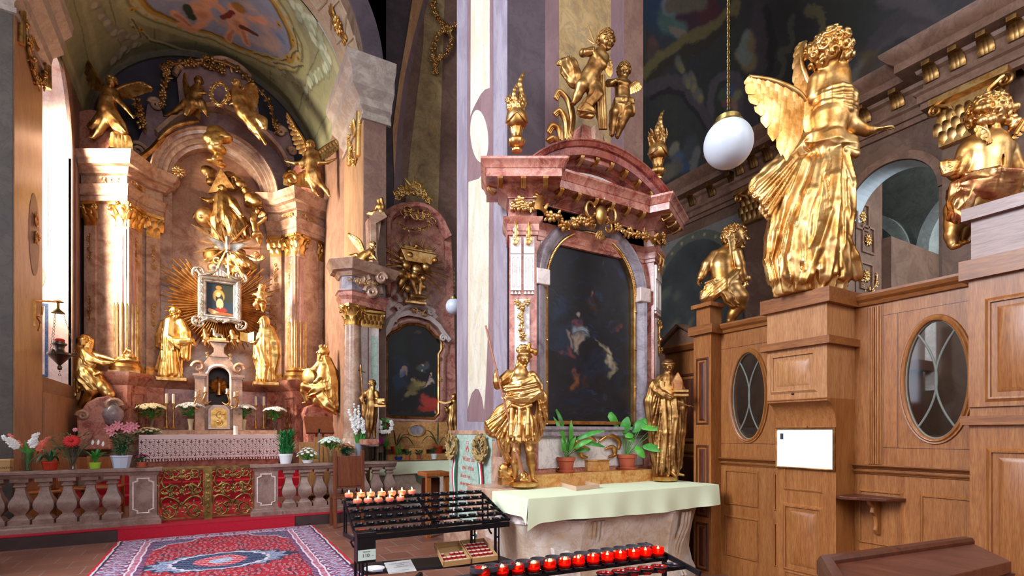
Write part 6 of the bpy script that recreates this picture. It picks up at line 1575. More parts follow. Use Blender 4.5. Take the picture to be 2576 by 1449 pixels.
# painting with a shaped frame
p2o=[(972,1045),(972,860),(976,846),(985,838),(1000,832),(1012,822),(1030,817),(1050,818),(1070,824),(1082,836),(1092,848),(1103,852),(1108,862),(1108,880),(1101,892),(1101,1040),(1090,1052),(985,1048)]
po=[s2(*q)for q in p2o]
P2=thing('shaped_painting','dark oil painting of a seated woman in yellow and kneeling figures, curved gilt frame','painting',(po[0][0],B2,po[0][1]))
xa,xb=min(p[0]for p in po),max(p[0]for p in po);za,zb=min(p[1]for p in po),max(p[1]for p in po)
def f2(x,y):return(xa+(xb-xa)*x,B2-.03,za+(zb-za)*y)
c2=canvas(220,340,(xb-xa)/(zb-za),'#141212',f2);c2.noise(.3,7,4);asp2=(xb-xa)/(zb-za)
for(u,v,r,ry,rot,c,o)in((1010,930,.12,.16,0,'#142444',.9),(1000,960,.1,.12,0,'#1c3454',.8),(1012,935,.06,.04,20,'#a89ca0',.9),(1018,928,.02,.02,0,'#c09880',1),(1022,940,.03,.03,0,'#b89080',.8),(1008,942,.05,.05,0,'#6c7ca0',.8),(1063,925,.09,.07,0,'#5c5440',.8),(1064,928,.06,.06,0,'#3c5060',.9),(1062,918,.022,.022,0,'#c8a088',1),(1062,932,.02,.015,0,'#c8a890',.9),(1045,970,.14,.1,20,'#807440',.95),(1035,995,.12,.06,10,'#948854',.9),(1055,960,.1,.05,0,'#a08c58',.8),(1040,952,.03,.02,0,'#b8a070',.7),(1088,945,.025,.02,0,'#c09c80',1),(1085,960,.045,.05,-20,'#b0a090',.9),(1078,968,.06,.02,40,'#c09c84',.9),(1080,1010,.1,.09,25,'#b03828',.95),(1070,1030,.1,.05,10,'#a02c20',.95),(1095,1020,.03,.05,0,'#7c2018',.8),(1085,1035,.015,.03,0,'#c09c84',.9),(1050,835,.05,.03,0,'#5c4c40',.7),(1052,870,.1,.1,0,'#141c34',.6),(1030,1040,.3,.03,0,'#30281c',.7),(1000,880,.1,.2,0,'#182c28',.5)):
 x,y=c2.at(u,v);c2.e(x,y,r/asp2,ry,c,rot,.5,o)
c2.warp(.02,1.2,4)
Vv=c2.mesh(f2,'canvas_tmp',CANVAS);import_poly=po
# trim the rectangular canvas to the frame outline
from mathutils.geometry import intersect_point_line
def inside(x,y,pl):
 r_=False;j=len(pl)-1
 for i in range(len(pl)):
  if((pl[i][1]>y)!=(pl[j][1]>y))and(x<(pl[j][0]-pl[i][0])*(y-pl[i][1])/(pl[j][1]-pl[i][1])+pl[i][0]):r_=not r_
  j=i
 return r_
bm=bmesh.new();bm.from_mesh(Vv.data);bmesh.ops.delete(bm,geom=[f for f in bm.faces if not inside(f.calc_center_median()[0],f.calc_center_median()[2],po)],context='FACES');bm.to_mesh(Vv.data);bm.free()
Mi=P2.matrix_basis.inverted();Vv.data.transform(Mi);Vv.parent=P2;Vv.name='canvas'
mb=MB();mb.sweep(po,[(.02,.0),(.02,.05),(0,.07),(-.02,.06),(-.035,.03),(-.035,0)],S2,closed=True);mb.build('gilt_frame',G,P2,40)
mb=MB();mb.sweep(po,[(-.035,.0),(-.035,.05),(-.1,.07),(-.16,.05),(-.17,0)],S2,closed=True);mb.build('frame_surround',PINKD,SA,40)
g=MB()
for(u,v)in((968,860),(972,892),(968,945),(1115,870),(1108,903),(1108,955),(1006,818),(1076,820)):rosette(g,P(u,v,b=B2-.08),(1,0,0),(0,0,1),(0,-1,0),.045,6)
g.build('gilt_rosettes',G,SA,60)['kind']='stuff'
# base: predella, oval, table
mb=MB();mb.prism([s2(*q,10.2)for q in((960,1130),(965,1095),(985,1062),(1120,1062),(1150,1095),(1150,1130))],-.1,.1,WALLB(10.2));mb.build('predella',ORANGEM,SA,0)
mb=MB();oc=s2(1047,1082,10.1);mb.sweep(ell_(oc[0],oc[1],.15,.1)[::-1],[(0,0),(0,.03),(-.03,.03),(-.03,0)],WALLB(10.1),closed=True);mb.build('oval_moulding',G,SA,40)
MB().prism(ell_(oc[0],oc[1],.15,.1),0,.012,WALLB(10.1)).build('oval_inlay',GREYM,SA,0)
T2=thing('second_altar_table','ochre marble altar table with a star inlay, under a short pale green cloth','altar table',(3.2,9.6,0))
q0,q1=P(930,1150,z=.95),P(1125,1148,z=.95)
tb=9.3
ta0,ta1=P(945,1190,b=tb)[0],P(1140,1180,b=tb)[0]+.3
mb=MB();mb.sweep([(ta0,9.48),(ta0,tb),(ta1,tb)],[(-.3,0),(.0,0),(.0,.1),(-.05,.2),(-.04,.5),(0,.75),(.02,.85),(.02,.9),(-.3,.9)],PLAN);mb.build('base',MENSA,T2,30)
MB().box((2.8,tb+.02,.0),(ta1,10.2,.89)).build('core',MENSA,T2,0)
mb=MB()
for k in range(8):t=k*PI/4;c9=P(970,1198,b=tb-.02);mb.blob(c9+np.array((math.cos(t)*.05,0,math.sin(t)*.05)),(.05,.008,.012),6,4,ax=np.array([(math.cos(t),0,math.sin(t)),(0,1,0),(-math.sin(t),0,math.cos(t))]))
mb.build('star_inlay',WHITEM,T2,60)
MB().prism([s2(*q,tb-.01)for q in((1045,1195),(1100,1190),(1105,1215),(1060,1220),(1048,1210))],0,.012,WALLB(tb)).build('green_inlay',plain('green_stone','#5c6c58',.3,noise=.2),T2,0)
tablecloth('tablecloth','short pale green cloth with a lace hem on the far altar table by the pillar','tablecloth',ta0,ta1,tb,9.48,.9,.22,.34,.0,CLOTHG,.05,.008,seed=9,corner=.08)
# == carved figures
class Fig:
 """units: photo pixels at the figure's own depth; third coordinate = depth behind (+) or before (-)"""
 def __init__(s,D,vox,z0=None):s.D=D;s.q=D/F;s.S=Sculpt(vox);s.vox=vox
 def p(s,u,v,d=0):
  return np.array(P(u,v,D=s.D))+FWD*d*s.q
 def pp(s,t):return s.p(*(t if len(t)==3 else(*t,0)))
 def limb(s,pts,k=5,fold=None,flat=None,hem=False):
  """pts = (u, v, depth, radius)"""
  q=s.q;f=None
  for i in range(len(pts)-1):
   a,b=pts[i],pts[i+1]
   if fold:
    n,a1,a2,ph,tw=fold;m=len(pts)-1;f=(int(round(n*1.3)),(a1+(a2-a1)*i/m)*q,(a1+(a2-a1)*(i+1)/m)*q,ph,tw)+((1,)if hem and i==m-1 else())
   s.S.cap(s.p(*a[:3]),s.p(*b[:3]),a[3]*q,b[3]*q,k*q,f,flat)
  return s
 def folds(s,top,bot,n,r,seed=0,flat=.75,sway=.08,k=2,arcs=(-1,1)):
  """ridged drapery between two horizontal sections (u, v, half width)"""
  rg_=random.Random(seed)
  for i in range(n):
   x=arcs[0]+(arcs[1]-arcs[0])*(i+.5)/n+rg_.uniform(-.3,.3)/n;t0=rg_.uniform(0,.3);t1=rg_.uniform(.85,1);ph=rg_.uniform(0,6);pts=[]
   for j in range(6):
    t=t0+(t1-t0)*j/5;w=top[2]+(bot[2]-top[2])*t;xx=x+sway*math.sin(ph+2.5*t);xx=max(-1,min(1,xx));pts.append((top[0]+(bot[0]-top[0])*t+xx*w,top[1]+(bot[1]-top[1])*t,-math.sqrt(max(0,1-xx*xx))*w*flat,r*(.35+.65*t)))
   s.limb(pts,k)
  return s
 def sheet(s,A_,B_,n,r,k=2,d0=0,d1=0):
  """fan of fold ridges from curve A to curve B (u, v, depth)"""
  A_=smooth_path([s.pp(t)for t in A_],6);B_=smooth_path([s.pp(t)for t in B_],6)
  for i in range(n):
   t=(i+.5)/n;a=A_[int(t*(len(A_)-1))];b_=B_[int(t*(len(B_)-1))];m=(a+b_)/2-FWD*s.q*r*(1+(i%2))
   s.S.chain(smooth_path([a,m,b_],3),[s.q*r*(.5+.5*j/6)for j in range(7)],k*s.q)
  return s
 def ball(s,c,r,k=4,rot=0,op='+'):
  q=s.q;r=r if hasattr(r,'__len__')else(r,r,r);t=math.radians(rot)
  ax=np.array([RIGHT*math.cos(t)+UP*math.sin(t),FWD,-RIGHT*math.sin(t)+UP*math.cos(t)])
  s.S.ell(s.pp(c),(r[0]*q,r[1]*q,r[2]*q),ax,k*q,op);return s
 def dirs(s,yaw,pitch=0,roll=0):
  y,p=math.radians(yaw),math.radians(pitch)
  f=(-FWD*math.cos(y)+RIGHT*math.sin(y));r=np.cross(f,UP);f2=f*math.cos(p)+UP*math.sin(p);u=np.cross(r,f2)
  t=math.radians(roll);u2=u*math.cos(t)+r*math.sin(t);r2=np.cross(f2,u2);return nrm(f2),nrm(r2),nrm(u2)
 def head(s,c,R,yaw=0,pitch=0,roll=0,hair='curls',seed=1,beard=0,hr=1.0):
  S=s.S;c=s.pp(c);R=R*s.q;f,r,u=s.dirs(yaw,pitch,roll);A=np.array([r,f,u])
  S.ell(c+u*.14*R-f*.06*R,(.74*R,.86*R,.82*R),A,.05*R)
  S.ell(c-u*.36*R+f*.2*R,(.52*R,.52*R,.56*R),A,.15*R)
  for sd in(-1,1):
   S.ell(c+f*.5*R+r*sd*.3*R-u*.2*R,(.26*R,.26*R,.24*R),A,.14*R)
   S.ell(c+f*.86*R+r*sd*.29*R+u*.08*R,(.17*R,.13*R,.12*R),A,.05*R,'-')
   S.ell(c+f*.7*R+r*sd*.28*R+u*.07*R,(.13*R,.12*R,.1*R),A,.02*R)
   S.cap(c+f*.8*R+r*sd*.1*R+u*.22*R,c+f*.7*R+r*sd*.48*R+u*.2*R,.07*R,.05*R,.06*R)
   S.ell(c+r*sd*.74*R,(.08*R,.16*R,.22*R),A,.04*R)
  S.cap(c+f*.82*R+u*.14*R,c+f*1.02*R-u*.16*R,.08*R,.13*R,.07*R)
  S.cap(c+f*.82*R-u*.38*R-r*.13*R,c+f*.82*R-u*.38*R+r*.13*R,.06*R,.06*R,.03*R)
  S.cap(c+f*.79*R-u*.5*R-r*.1*R,c+f*.79*R-u*.5*R+r*.1*R,.06*R,.06*R,.03*R)
  S.ell(c+f*.66*R-u*.78*R,(.2*R,.18*R,.16*R),A,.1*R)
  rg_=random.Random(seed)
  if hair=='spiral':
   S.ell(c+u*.2*R-f*.1*R,(.86*R,.9*R,.86*R),A,.05*R)
   for i in range(44):
    z=1-1.65*(i+.5)/44;t=i*2.39996;x=math.sqrt(max(0,1-z*z));d=np.array((math.cos(t)*x,math.sin(t)*x,z))
    if d[1]>.3 and z<.45:continue
    D_=d[0]*r+d[1]*f+d[2]*u;q_=c+u*.16*R+(r*d[0]*.84+f*(d[1]*.9-.06)+u*d[2]*.9)*R;e1=nrm(np.cross(D_,u+.1*r));e2=np.cross(D_,e1);rr_=R*rg_.uniform(.22,.32);sg=1 if i%2 else-1;p0=rg_.uniform(0,6)
    S.chain([q_+D_*rr_*(.1+.035*j)+(e1*math.cos(p0+sg*j*.7)+e2*math.sin(p0+sg*j*.7))*rr_*(1-.085*j)for j in range(10)],[rr_*.27]*10,.02*R)
  elif hair=='curls' or hair=='tight':
   n=46 if hair=='curls' else 60
   for i in range(n):
    z=1-1.5*(i+.5)/n;t=i*2.39996;x=math.sqrt(max(0,1-z*z));d=np.array((math.cos(t)*x,math.sin(t)*x,z))
    if d[1]>.35 and z<.5:continue
    q_=c+u*.14*R+(r*d[0]*.78+f*(d[1]*.86-.06)+u*d[2]*.86)*R
    rr_=R*rg_.uniform(.17,.26)*hr;S.ell(q_,rr_,None,.04*R)
    tt=rg_.uniform(0,6);e1=nrm(np.cross(d[0]*r+d[1]*f+d[2]*u,u+.1*r));e2=np.cross(d[0]*r+d[1]*f+d[2]*u,e1)
    S.ell(q_+(d[0]*r+d[1]*f+d[2]*u)*rr_*.9+e1*.3*rr_*math.cos(tt),rr_*.32,None,.02*R,'-')
  elif hair=='long':
   for i in range(22):
    t=math.radians(-130+260*i/21);d=-f*math.cos(t)+r*math.sin(t)
    a=c+u*.75*R+d*.3*R;b_=c+u*.1*R+d*.86*R;e=c-u*rg_.uniform(.7,1.0)*R+d*.74*R;S.cap(a,b_,.16*R,.17*R,.04*R);S.cap(b_,e,.17*R,.13*R,.04*R)
  elif hair=='short':
   S.ell(c+u*.22*R-f*.1*R,(.8*R,.9*R,.8*R),A,.04*R)
  elif hair=='veil':
   S.ell(c+u*.16*R-f*.25*R,(.95*R,.95*R,1.02*R),A,.06*R)
   for i in range(9):
    t=math.radians(-120+240*i/8);d=-f*math.cos(t)+r*math.sin(t);S.cap(c+u*.3*R+d*.8*R,c-u*1.3*R+d*.95*R,.2*R,.28*R,.06*R)
  if beard:
   for i in range(14):
    t=(i%7-3)/3;k=i//7;a=c-u*(.45+.15*k)*R+r*t*.42*R+f*(.62-.25*abs(t))*R;S.cap(a,a-u*(.45+.5*beard*(1-abs(t)*.5))*R+f*.1*R+r*rg_.uniform(-.08,.08)*R,.15*R,.07*R,.05*R)
  return s
 def hand(s,w,yd,L,palm=(0,0,-1),curl=.35,side=1,spread=.1):
  """w wrist (px), yd pointing direction in (u, v up, depth), palm = side the fingers curl to"""
  S=s.S;q=s.q;W=s.pp(w);tv=lambda t:RIGHT*t[0]+UP*t[1]+FWD*t[2]
  d=nrm(tv(yd));n=tv(palm);n=nrm(n-d*(n@d));sd=np.cross(d,n)*side;L=L*q
  S.ell(W+d*.28*L,(.2*L,.32*L,.11*L),np.array([sd,d,n]),.05*L)
  for i,(o,l)in enumerate(((-.16,.4),(-.055,.47),(.05,.45),(.15,.35))):
   a=W+d*.5*L+sd*o*L;dd=nrm(d+sd*o*spread*6);ang=curl*.5;
   for j,f_ in enumerate((.42,.33,.25)):
    e=nrm(dd*math.cos(ang)+n*math.sin(ang));b_=a+e*l*f_*L*1.1;S.cap(a,b_,(.062-.007*j)*L,(.056-.007*j)*L,.012*L);a=b_;ang+=curl
  a=W+d*.15*L-sd*.14*L;dd=nrm(d*.75-sd*.65+n*.25)
  b_=a+dd*.24*L;S.cap(a,b_,.08*L,.065*L,.03*L);S.cap(b_,b_+nrm(dd+d*.4+n*curl*.6)*.2*L,.062*L,.045*L,.012*L);return s
 def foot(s,an,d,L):
  """an ankle px, d horizontal direction (u, depth)"""
  S=s.S;q=s.q;A=s.pp(an);dv=nrm(RIGHT*d[0]+FWD*d[1]);L*=q
  S.ell(A-UP*.12*L,(.18*L,.22*L,.16*L),np.array([np.cross(dv,UP),dv,UP]),.08*L)
  S.cap(A-UP*.16*L,A+dv*.55*L-UP*.24*L,.17*L,.13*L,.06*L)
  sdv=np.cross(dv,UP)
  for i in range(5):a=A+dv*(.55-.02*i)*L-UP*.26*L+sdv*(.13-.065*i)*L;S.cap(a,a+dv*(.2-.025*i)*L,(.06-.006*i)*L,.045*L,.015*L)
  return s
 def build(s,name,mat,parent=None):return s.S.build(name,mat,parent)
def wing(Fg,lead,tips,n=12,parent=None,mat=None,w=7,rows=((1.0,1.0),(.6,.9),(.34,.8)),name='wing',thick=1.2,bend=.06,face=-1):
 """fan of feathers: lead = leading edge (px), tips = where the feathers end (px)"""
 L_=[Fg.pp(t)for t in lead];T_=[Fg.pp(t)for t in tips];Ls=smooth_path(L_,8);Ts=smooth_path(T_,8);g=MB();q=Fg.q
 def at(A,t):i=min(int(t*(len(A)-1)),len(A)-2);f_=t*(len(A)-1)-i;return A[i]+(A[i+1]-A[i])*f_
 for ri,(lf,wf)in enumerate(rows):
  for k in range(n):
   t=(k+.5*(ri%2)+.2)/n
   if t>1:continue
   a=at(Ls,t);b_=a+(at(Ts,t)-a)*lf;off=FWD*face*(ri*1.6+.2*(k%2))*q
   g.leafblade(a+off,b_+off*(1-.3*ri),w*q*wf*1.45,bend,FWD*face,8,thick*q,.14,rnd=True)
 rr_=[w*q*(.55-.3*i/(len(Ls)-1))for i in range(len(Ls))];g.tube(Ls,rr_,7)
 return g.build(name,mat or G,parent,60)
def statue(name,label,cat,base,mat,fg,body='body',group=None):
 T=thing(name,label,cat,base,0,group);fg.build(body,mat,T);return T
 # ---- soldier saint with lance, left of the red altar
f=Fig(4.72,.0043)
f.head((1318,903,-3),19,28,-18,6,'none',2)
f.limb([(1312,922,2,9),(1309,934,3,11)])
f.limb([(1309,940,4,20),(1308,965,2,25),(1308,990,2,22),(1310,1012,2,21),(1312,1035,2,25)],10)
for(u,v)in((1298,955),(1320,957)):f.ball((u,v,-14),(12,8,9),6)
f.limb([(1282,944,5,11),(1262,962,0,10),(1251,972,-6,8),(1249,962,-12,8),(1247,945,-14,5.5)],4);f.limb([(1281,943,4,14),(1268,956,0,14)],4,(6,1,2,0,0))
f.limb([(1338,944,4,12),(1354,972,0,12),(1357,992,-6,11),(1335,1004,-18,10),(1300,1006,-24,8),(1276,1003,-26,6)],5,(5,1.5,2,1,2))
f.hand((1248,946,-15),(-.1,.9,-.1),22,(.9,0,.5),1.0,-1);f.hand((1278,1003,-26),(-1,.05,0),22,(0,-.2,.9),1.0,1)
# sash swathed over the chest, rolling to the hip
for i,(a,b_)in enumerate((((1268,976),(1345,962)),((1270,984),(1352,972)),((1276,995),(1354,985)),((1285,968),(1340,952)))):f.limb([(a[0],a[1],-14,6),((a[0]+b_[0])/2,(a[1]+b_[1])/2+4,-24,7.5),(b_[0],b_[1],-12,7)],4,(3,1,1.5,i,1))
f.limb([(1290,1020,-16,5),(1310,1028,-22,5),(1335,1020,-14,5)],3)
# skirt of strips
f.limb([(1311,1035,2,27),(1310,1070,2,37),(1308,1112,2,44)],5,(11,1.5,5,0,0),(FWD,.75),True);f.folds((1311,1040,26),(1308,1112,46),12,3.4,3)
for(u)in(1287,1307,1328):f.limb([(u,1030,-22,5),(u-1,1065,-27,5.5),(u-2,1094,-30,6.5)],2);f.ball((u-2,1097,-31),(7,4,4),2)
# cloak: behind, swirling out to the left
f.limb([(1345,950,14,12),(1362,1000,14,15),(1362,1050,12,17),(1350,1100,12,13)],6,(5,2,4,1,1),(FWD,.6))
f.limb([(1296,1010,12,16),(1268,1040,14,24),(1244,1075,10,26)],6,(6,2.5,5,2,1),(FWD,.7));f.limb([(1250,1060,8,18),(1230,1066,4,9),(1223,1062,2,5)],5,(4,2,2,0,0));f.limb([(1262,1078,12,22),(1270,1120,14,18),(1282,1160,14,12)],6,(6,3,4,1,1))
f.sheet([(1296,1018,-8),(1292,1040,-10)],[(1224,1060,-4),(1232,1078,-10),(1248,1096,-12),(1266,1118,-10),(1284,1140,-6)],11,4);f.sheet([(1344,960,0),(1352,1000,-6)],[(1372,1010,0),(1374,1050,0),(1362,1100,4)],7,3.5);f.sheet([(1272,972,-20),(1275,1000,-24)],[(1345,956,-16),(1352,985,-16)],6,2.8)
# legs in boots
f.limb([(1298,1090,0,16),(1298,1135,-4,11),(1296,1165,0,11),(1296,1200,2,6.5)],4);f.limb([(1326,1090,0,16),(1332,1132,-6,11),(1336,1165,0,11),(1340,1200,2,6.5)],4)
for(u,v)in((1298,1140),(1333,1138)):f.limb([(u-8,v,-6,4),(u,v-4,-14,5),(u+9,v,-6,4)],2);f.limb([(u,v,-12,4),(u,v+18,-12,2)],2)
f.foot((1296,1203,0),(-.4,-.9),26);f.foot((1342,1203,0),(.6,-.8),26)
# lion mask and drapery at the feet
f.ball((1318,1196,-16),(11,9,12));f.ball((1313,1192,-25),2.5,1,0,'-');f.ball((1323,1192,-25),2.5,1,0,'-');f.limb([(1318,1192,-26,2.5),(1318,1200,-28,3.5)],2);f.limb([(1310,1206,-20,3),(1326,1206,-20,3)],2)
f.limb([(1284,1190,6,10),(1268,1178,4,11),(1264,1192,4,11),(1278,1198,2,8)],4,(4,2,3,0,2))
# crested helmet
f.ball((1319,893,0),(16,17,15));f.limb([(1303,898,-2,3.5),(1310,893,-15,4),(1326,893,-15,4),(1336,898,-2,3.5)],3)
for i,(u,v)in enumerate(((1304,880),(1311,874),(1320,872),(1330,876),(1339,882),(1347,886))):f.ball((u,v,2),(6.5,6,7+(i%2)*2),2)
f.ball((1332,867,2),(5,5,7),2);f.limb([(1304,905,2,4),(1301,920,4,4.5),(1306,930,4,3)],3)
SB=f.p(1318,1220,0);f.S.zmin=SB[2]+.01
T=statue('saint_statue','gilded soldier saint in plumed helmet holding a long lance beside the red altar','statue',SB,G,f)
mb=MB();mb.lathe([(.135,-.01),(.14,.0),(.14,.022),(.125,.03)],SB,28,sy=.8);mb.build('base',G,T,40)
mb=MB();b0=f.p(1272,1208,6);mb.box(tuple(b0-np.array((.06,.05,.045))),tuple(b0+np.array((.06,.05,.03))));mb.build('side_plinth',G,T,0,.006)
mb=MB();mb.tube([f.p(1222,820,-4),f.p(1247,925,-18),f.p(1266,1000,-26),f.p(1300,1140,-26)],[.009,.0095,.0095,.0095],8);mb.tube([f.p(1300,1140,-26),f.p(1303,1150,-26),f.p(1305,1152,-26),f.p(1309,1175,-26),f.p(1316,1192,-25)],[.011,.02,.016,.022,.008],8);mb.build('lance',plain('reddish_lance_wood','#a06848',.4),T,60)
# ---- monk saint with books, right of the red altar
f=Fig(5.42,.0048)
f.head((1682,922,0),17,8,-12,0,'none',3)
f.ball((1682,914,3),(13.5,14.5,12),2);
for i in range(26):t=2*PI*i/26;f.ball((1682+13.5*math.cos(t),915-2*math.sin(t),1+13*math.sin(t)),(3.2,3.2,4),1)
f.limb([(1681,938,2,8),(1680,950,3,10)])
f.limb([(1680,958,3,20),(1678,990,3,27),(1678,1030,3,29),(1676,1100,3,30),(1676,1180,3,33)],8,(11,1,4.5,.5,1.2),(FWD,.75))
f.limb([(1662,955,2,12),(1645,975,0,14),(1636,1010,2,16),(1642,1080,4,14),(1650,1160,4,12)],5,(5,2,4,1,.6));f.limb([(1645,965,0,12),(1650,985,-12,10),(1664,995,-18,9),(1680,1000,-20,6.5)],4,(5,1.5,1.5,0,0))
f.limb([(1700,955,2,11),(1712,985,0,12),(1716,1030,2,13),(1712,1090,2,12),(1704,1170,2,12)],5,(5,2,4,2,.6));f.limb([(1708,1012,-4,8),(1722,1020,-8,5)],3)
f.limb([(1690,975,-12,8),(1694,1050,-18,8),(1684,1130,-18,9),(1690,1185,-16,9)],4,(3,2,3,1,1));f.limb([(1665,1010,-16,7),(1668,1090,-20,8),(1662,1180,-16,9)],4,(3,2,3,0,1))
f.hand((1681,1001,-22),(1,.05,-.1),22,(0,1,0),.35,1);f.hand((1722,1020,-8),(1,-.1,-.2),20,(0,-1,0),.4,1)
f.folds((1679,1015,24),(1675,1195,33),11,3.6,5,.8);f.sheet([(1655,958,-8),(1668,962,-14)],[(1632,1020,-6),(1640,1080,-8),(1655,1150,-10)],7,3);f.limb([(1684,1184,-16,7),(1690,1194,-30,5)],4);f.limb([(1705,1192,-10,4),(1715,1194,-14,3)],3)
SB=f.p(1674,1206,0);f.S.zmin=SB[2]+.01
T=statue('saint_statue','gilded tonsured monk in a long habit holding books, right of the red altar','statue',SB,GD,f)
mb=MB();mb.lathe([(.14,-.01),(.145,0),(.145,.03),(.13,.04)],SB,28,sy=.8);mb.build('base',G,T,40)
mb=MB()
for k,(z,r_)in enumerate(((1000,0),(990,4))):
 a=f.p(1684,z,-24);mb.box((0,-.05,0),(.155,.05,.03),lambda x,y,zz:tuple(a+RIGHT*x+FWD*y+UP*zz))
mb.build('books',G,T,0,.006)
mb=MB();a=f.p(1697,983,-24);mb.prism([(-.055,0),(.055,0),(.06,.08),(.045,.12),(0,.19),(-.045,.12),(-.06,.08)],-.02,.02,lambda x,y,h:tuple(a+RIGHT*x+UP*y-FWD*h));mb.build('mitre',GR,T,0,.012)
# ---- the great angel on the screen, seen from behind
f=Fig(4.22,.0066)
f.head((2086,138,0),38,150,5,0,'none',5)
f.ball((2088,132,0),(43,43,43),6);f.limb([(2078,150,-14,24),(2078,182,-10,14)],8)
rgc=random.Random(12)
for i in range(34):
 z=1-1.75*(i+.5)/34;t=i*2.39996;x=math.sqrt(max(0,1-z*z));d=np.array((math.cos(t)*x,math.sin(t)*x,z))
 yv=d[1]
 if d[1]>.55 and z<.3:continue
 c=f.p(2086+40*d[0],134-38*d[2],38*d[1]);nrm_=RIGHT*d[0]+FWD*d[1]+UP*d[2];e1=nrm(np.cross(nrm_,UP+.2*RIGHT));e2=np.cross(nrm_,e1);rr_=f.q*rgc.uniform(13,19)
 f.S.ell(c,rr_*.9,None,4*f.q);pts=[c+nrm_*rr_*(.55+.5*j/10)+(e1*math.cos(j*.75)+e2*math.sin(j*.75))*rr_*(1-.075*j)*.85 for j in range(11)]
 f.S.chain(pts,[rr_*.26]*11,1.5*f.q)
f.limb([(2088,165,2,24),(2092,195,2,30)],8);f.limb([(2098,190,0,26),(2098,215,0,32),(2096,245,0,38),(2088,300,0,44),(2082,350,0,36),(2080,380,0,36)],12)
f.limb([(2102,196,-4,30),(2104,235,-6,26)],10);f.limb([(2062,200,8,24),(2058,240,10,24)],10)
f.folds((2080,385,40),(2038,716,88),17,7.5,7,.78,.05,4);f.sheet([(2000,390,-4),(2012,412,-6)],[(1896,484,-2),(1915,510,-4),(1935,545,-4)],6,6)
# sleeve bands and arm
for i,(v,r_)in enumerate(((248,26),(258,30),(270,32),(283,32),(296,28))):f.limb([(2099+46*math.cos(t),v+8*math.cos(t+.4)+3*math.sin(3*t+i),-40*math.sin(t),7+1.5*(i%2))for t in np.linspace(-.5,3.5,10)],3)
f.limb([(2106,262,-12,30),(2112,300,-14,24),(2136,326,-16,18),(2168,340,-18,12.5),(2182,338,-18,10)],5)
f.hand((2180,338,-18),(1,.12,-.1),50,(0,-1,.2),.12,-1,.3)
f.limb([(2148,300,0,9),(2152,320,2,8),(2140,345,0,8)],4)
# hip roll, gathered cloth
f.limb([(2040,360,-10,22),(2080,365,-18,28),(2125,372,-10,24),(2146,385,0,14)],8,(5,3,4,0,3));f.ball((2128,382,-14),(22,20,22),6);f.limb([(2110,392,-26,9),(2135,402,-26,9),(2148,390,-14,7)],4)
# long skirt
f.limb([(2080,375,4,42),(2075,440,4,54),(2060,520,4,68),(2045,600,4,80),(2038,670,4,88),(2038,712,4,84)],10,(12,4,13,1.2,1.5),(FWD,.72))
f.limb([(2085,400,-30,14),(2070,470,-42,17),(2065,540,-50,18),(2050,640,-58,18),(2040,710,-52,20)],8,(3,4,5,0,1.5));f.limb([(2110,410,-20,14),(2118,480,-28,15),(2108,560,-36,17),(2088,640,-46,17),(2092,705,-44,18)],8,(3,4,5,2,1.5))
f.limb([(2050,420,-18,14),(2020,500,-30,18),(1992,580,-30,18),(1975,660,-30,18),(1975,705,-30,20)],8,(3,4,6,1,1.5));f.limb([(2132,420,0,12),(2138,470,0,13),(2125,540,0,15),(2122,590,2,16),(2140,640,6,16),(2148,672,6,12)],8,(3,3,5,1,1))
f.limb([(2080,460,-44,8),(2052,560,-60,9),(2018,650,-66,12),(2000,715,-50,14)],6,(2,2,3,0,1));f.limb([(2100,620,-46,10),(2120,660,-40,14),(2135,700,-30,17)],6,(3,3,4,0,1));f.limb([(2140,650,0,10),(2158,684,-2,8),(2156,700,-4,6)],5)
# flying drapery at the left
f.limb([(2040,350,10,26),(1990,400,14,30),(1950,430,16,26),(1915,455,14,20),(1898,478,12,10)],8,(5,4,8,0,1.5),(FWD,.6));f.limb([(1975,430,14,24),(1950,480,12,22),(1930,520,10,14),(1938,545,8,8)],8,(4,4,7,2,1.5),(FWD,.6))
f.limb([(1955,455,6,14),(1912,490,2,12),(1896,496,0,6)],5,(4,3,4,1,1));f.limb([(2020,420,10,30),(1985,500,14,34),(1960,590,14,26),(1945,650,12,16),(1952,700,8,16)],8,(5,5,8,0,1))
f.limb([(2125,500,4,16),(2130,560,4,18),(2120,600,4,20)],6,(4,3,5,0,0))
bs=f.p(2040,735,0);f.S.zmin=2.577
T=statue('angel_statue','large gilded angel with curled hair, seen from behind, standing on the oak screen','statue',(bs[0],bs[1],2.575),G,f)
wing(f,[(2045,300,30),(2040,262,24),(2010,232,6),(1940,212,-10),(1876,206,-18)],[(2015,300,20),(2006,312,8),(1998,345,0),(1986,402,-4),(1966,405,-10),(1930,350,-14),(1905,300,-18),(1888,262,-20)],12,T,G,24,((1.0,1.0),(.74,1.0),(.52,1.0),(.3,1.0)),thick=1.6,bend=.03)
wing(f,[(2058,300,10),(2050,220,16),(2032,150,24),(2036,95,34),(2052,72,44)],[(2050,400,-6),(2044,370,0),(2030,330,4),(2016,270,10),(2012,200,18),(2020,130,30),(2030,96,40)],11,T,G,18,((1.0,1.0),(.7,.9),(.45,.9)),thick=1.6,bend=.04)
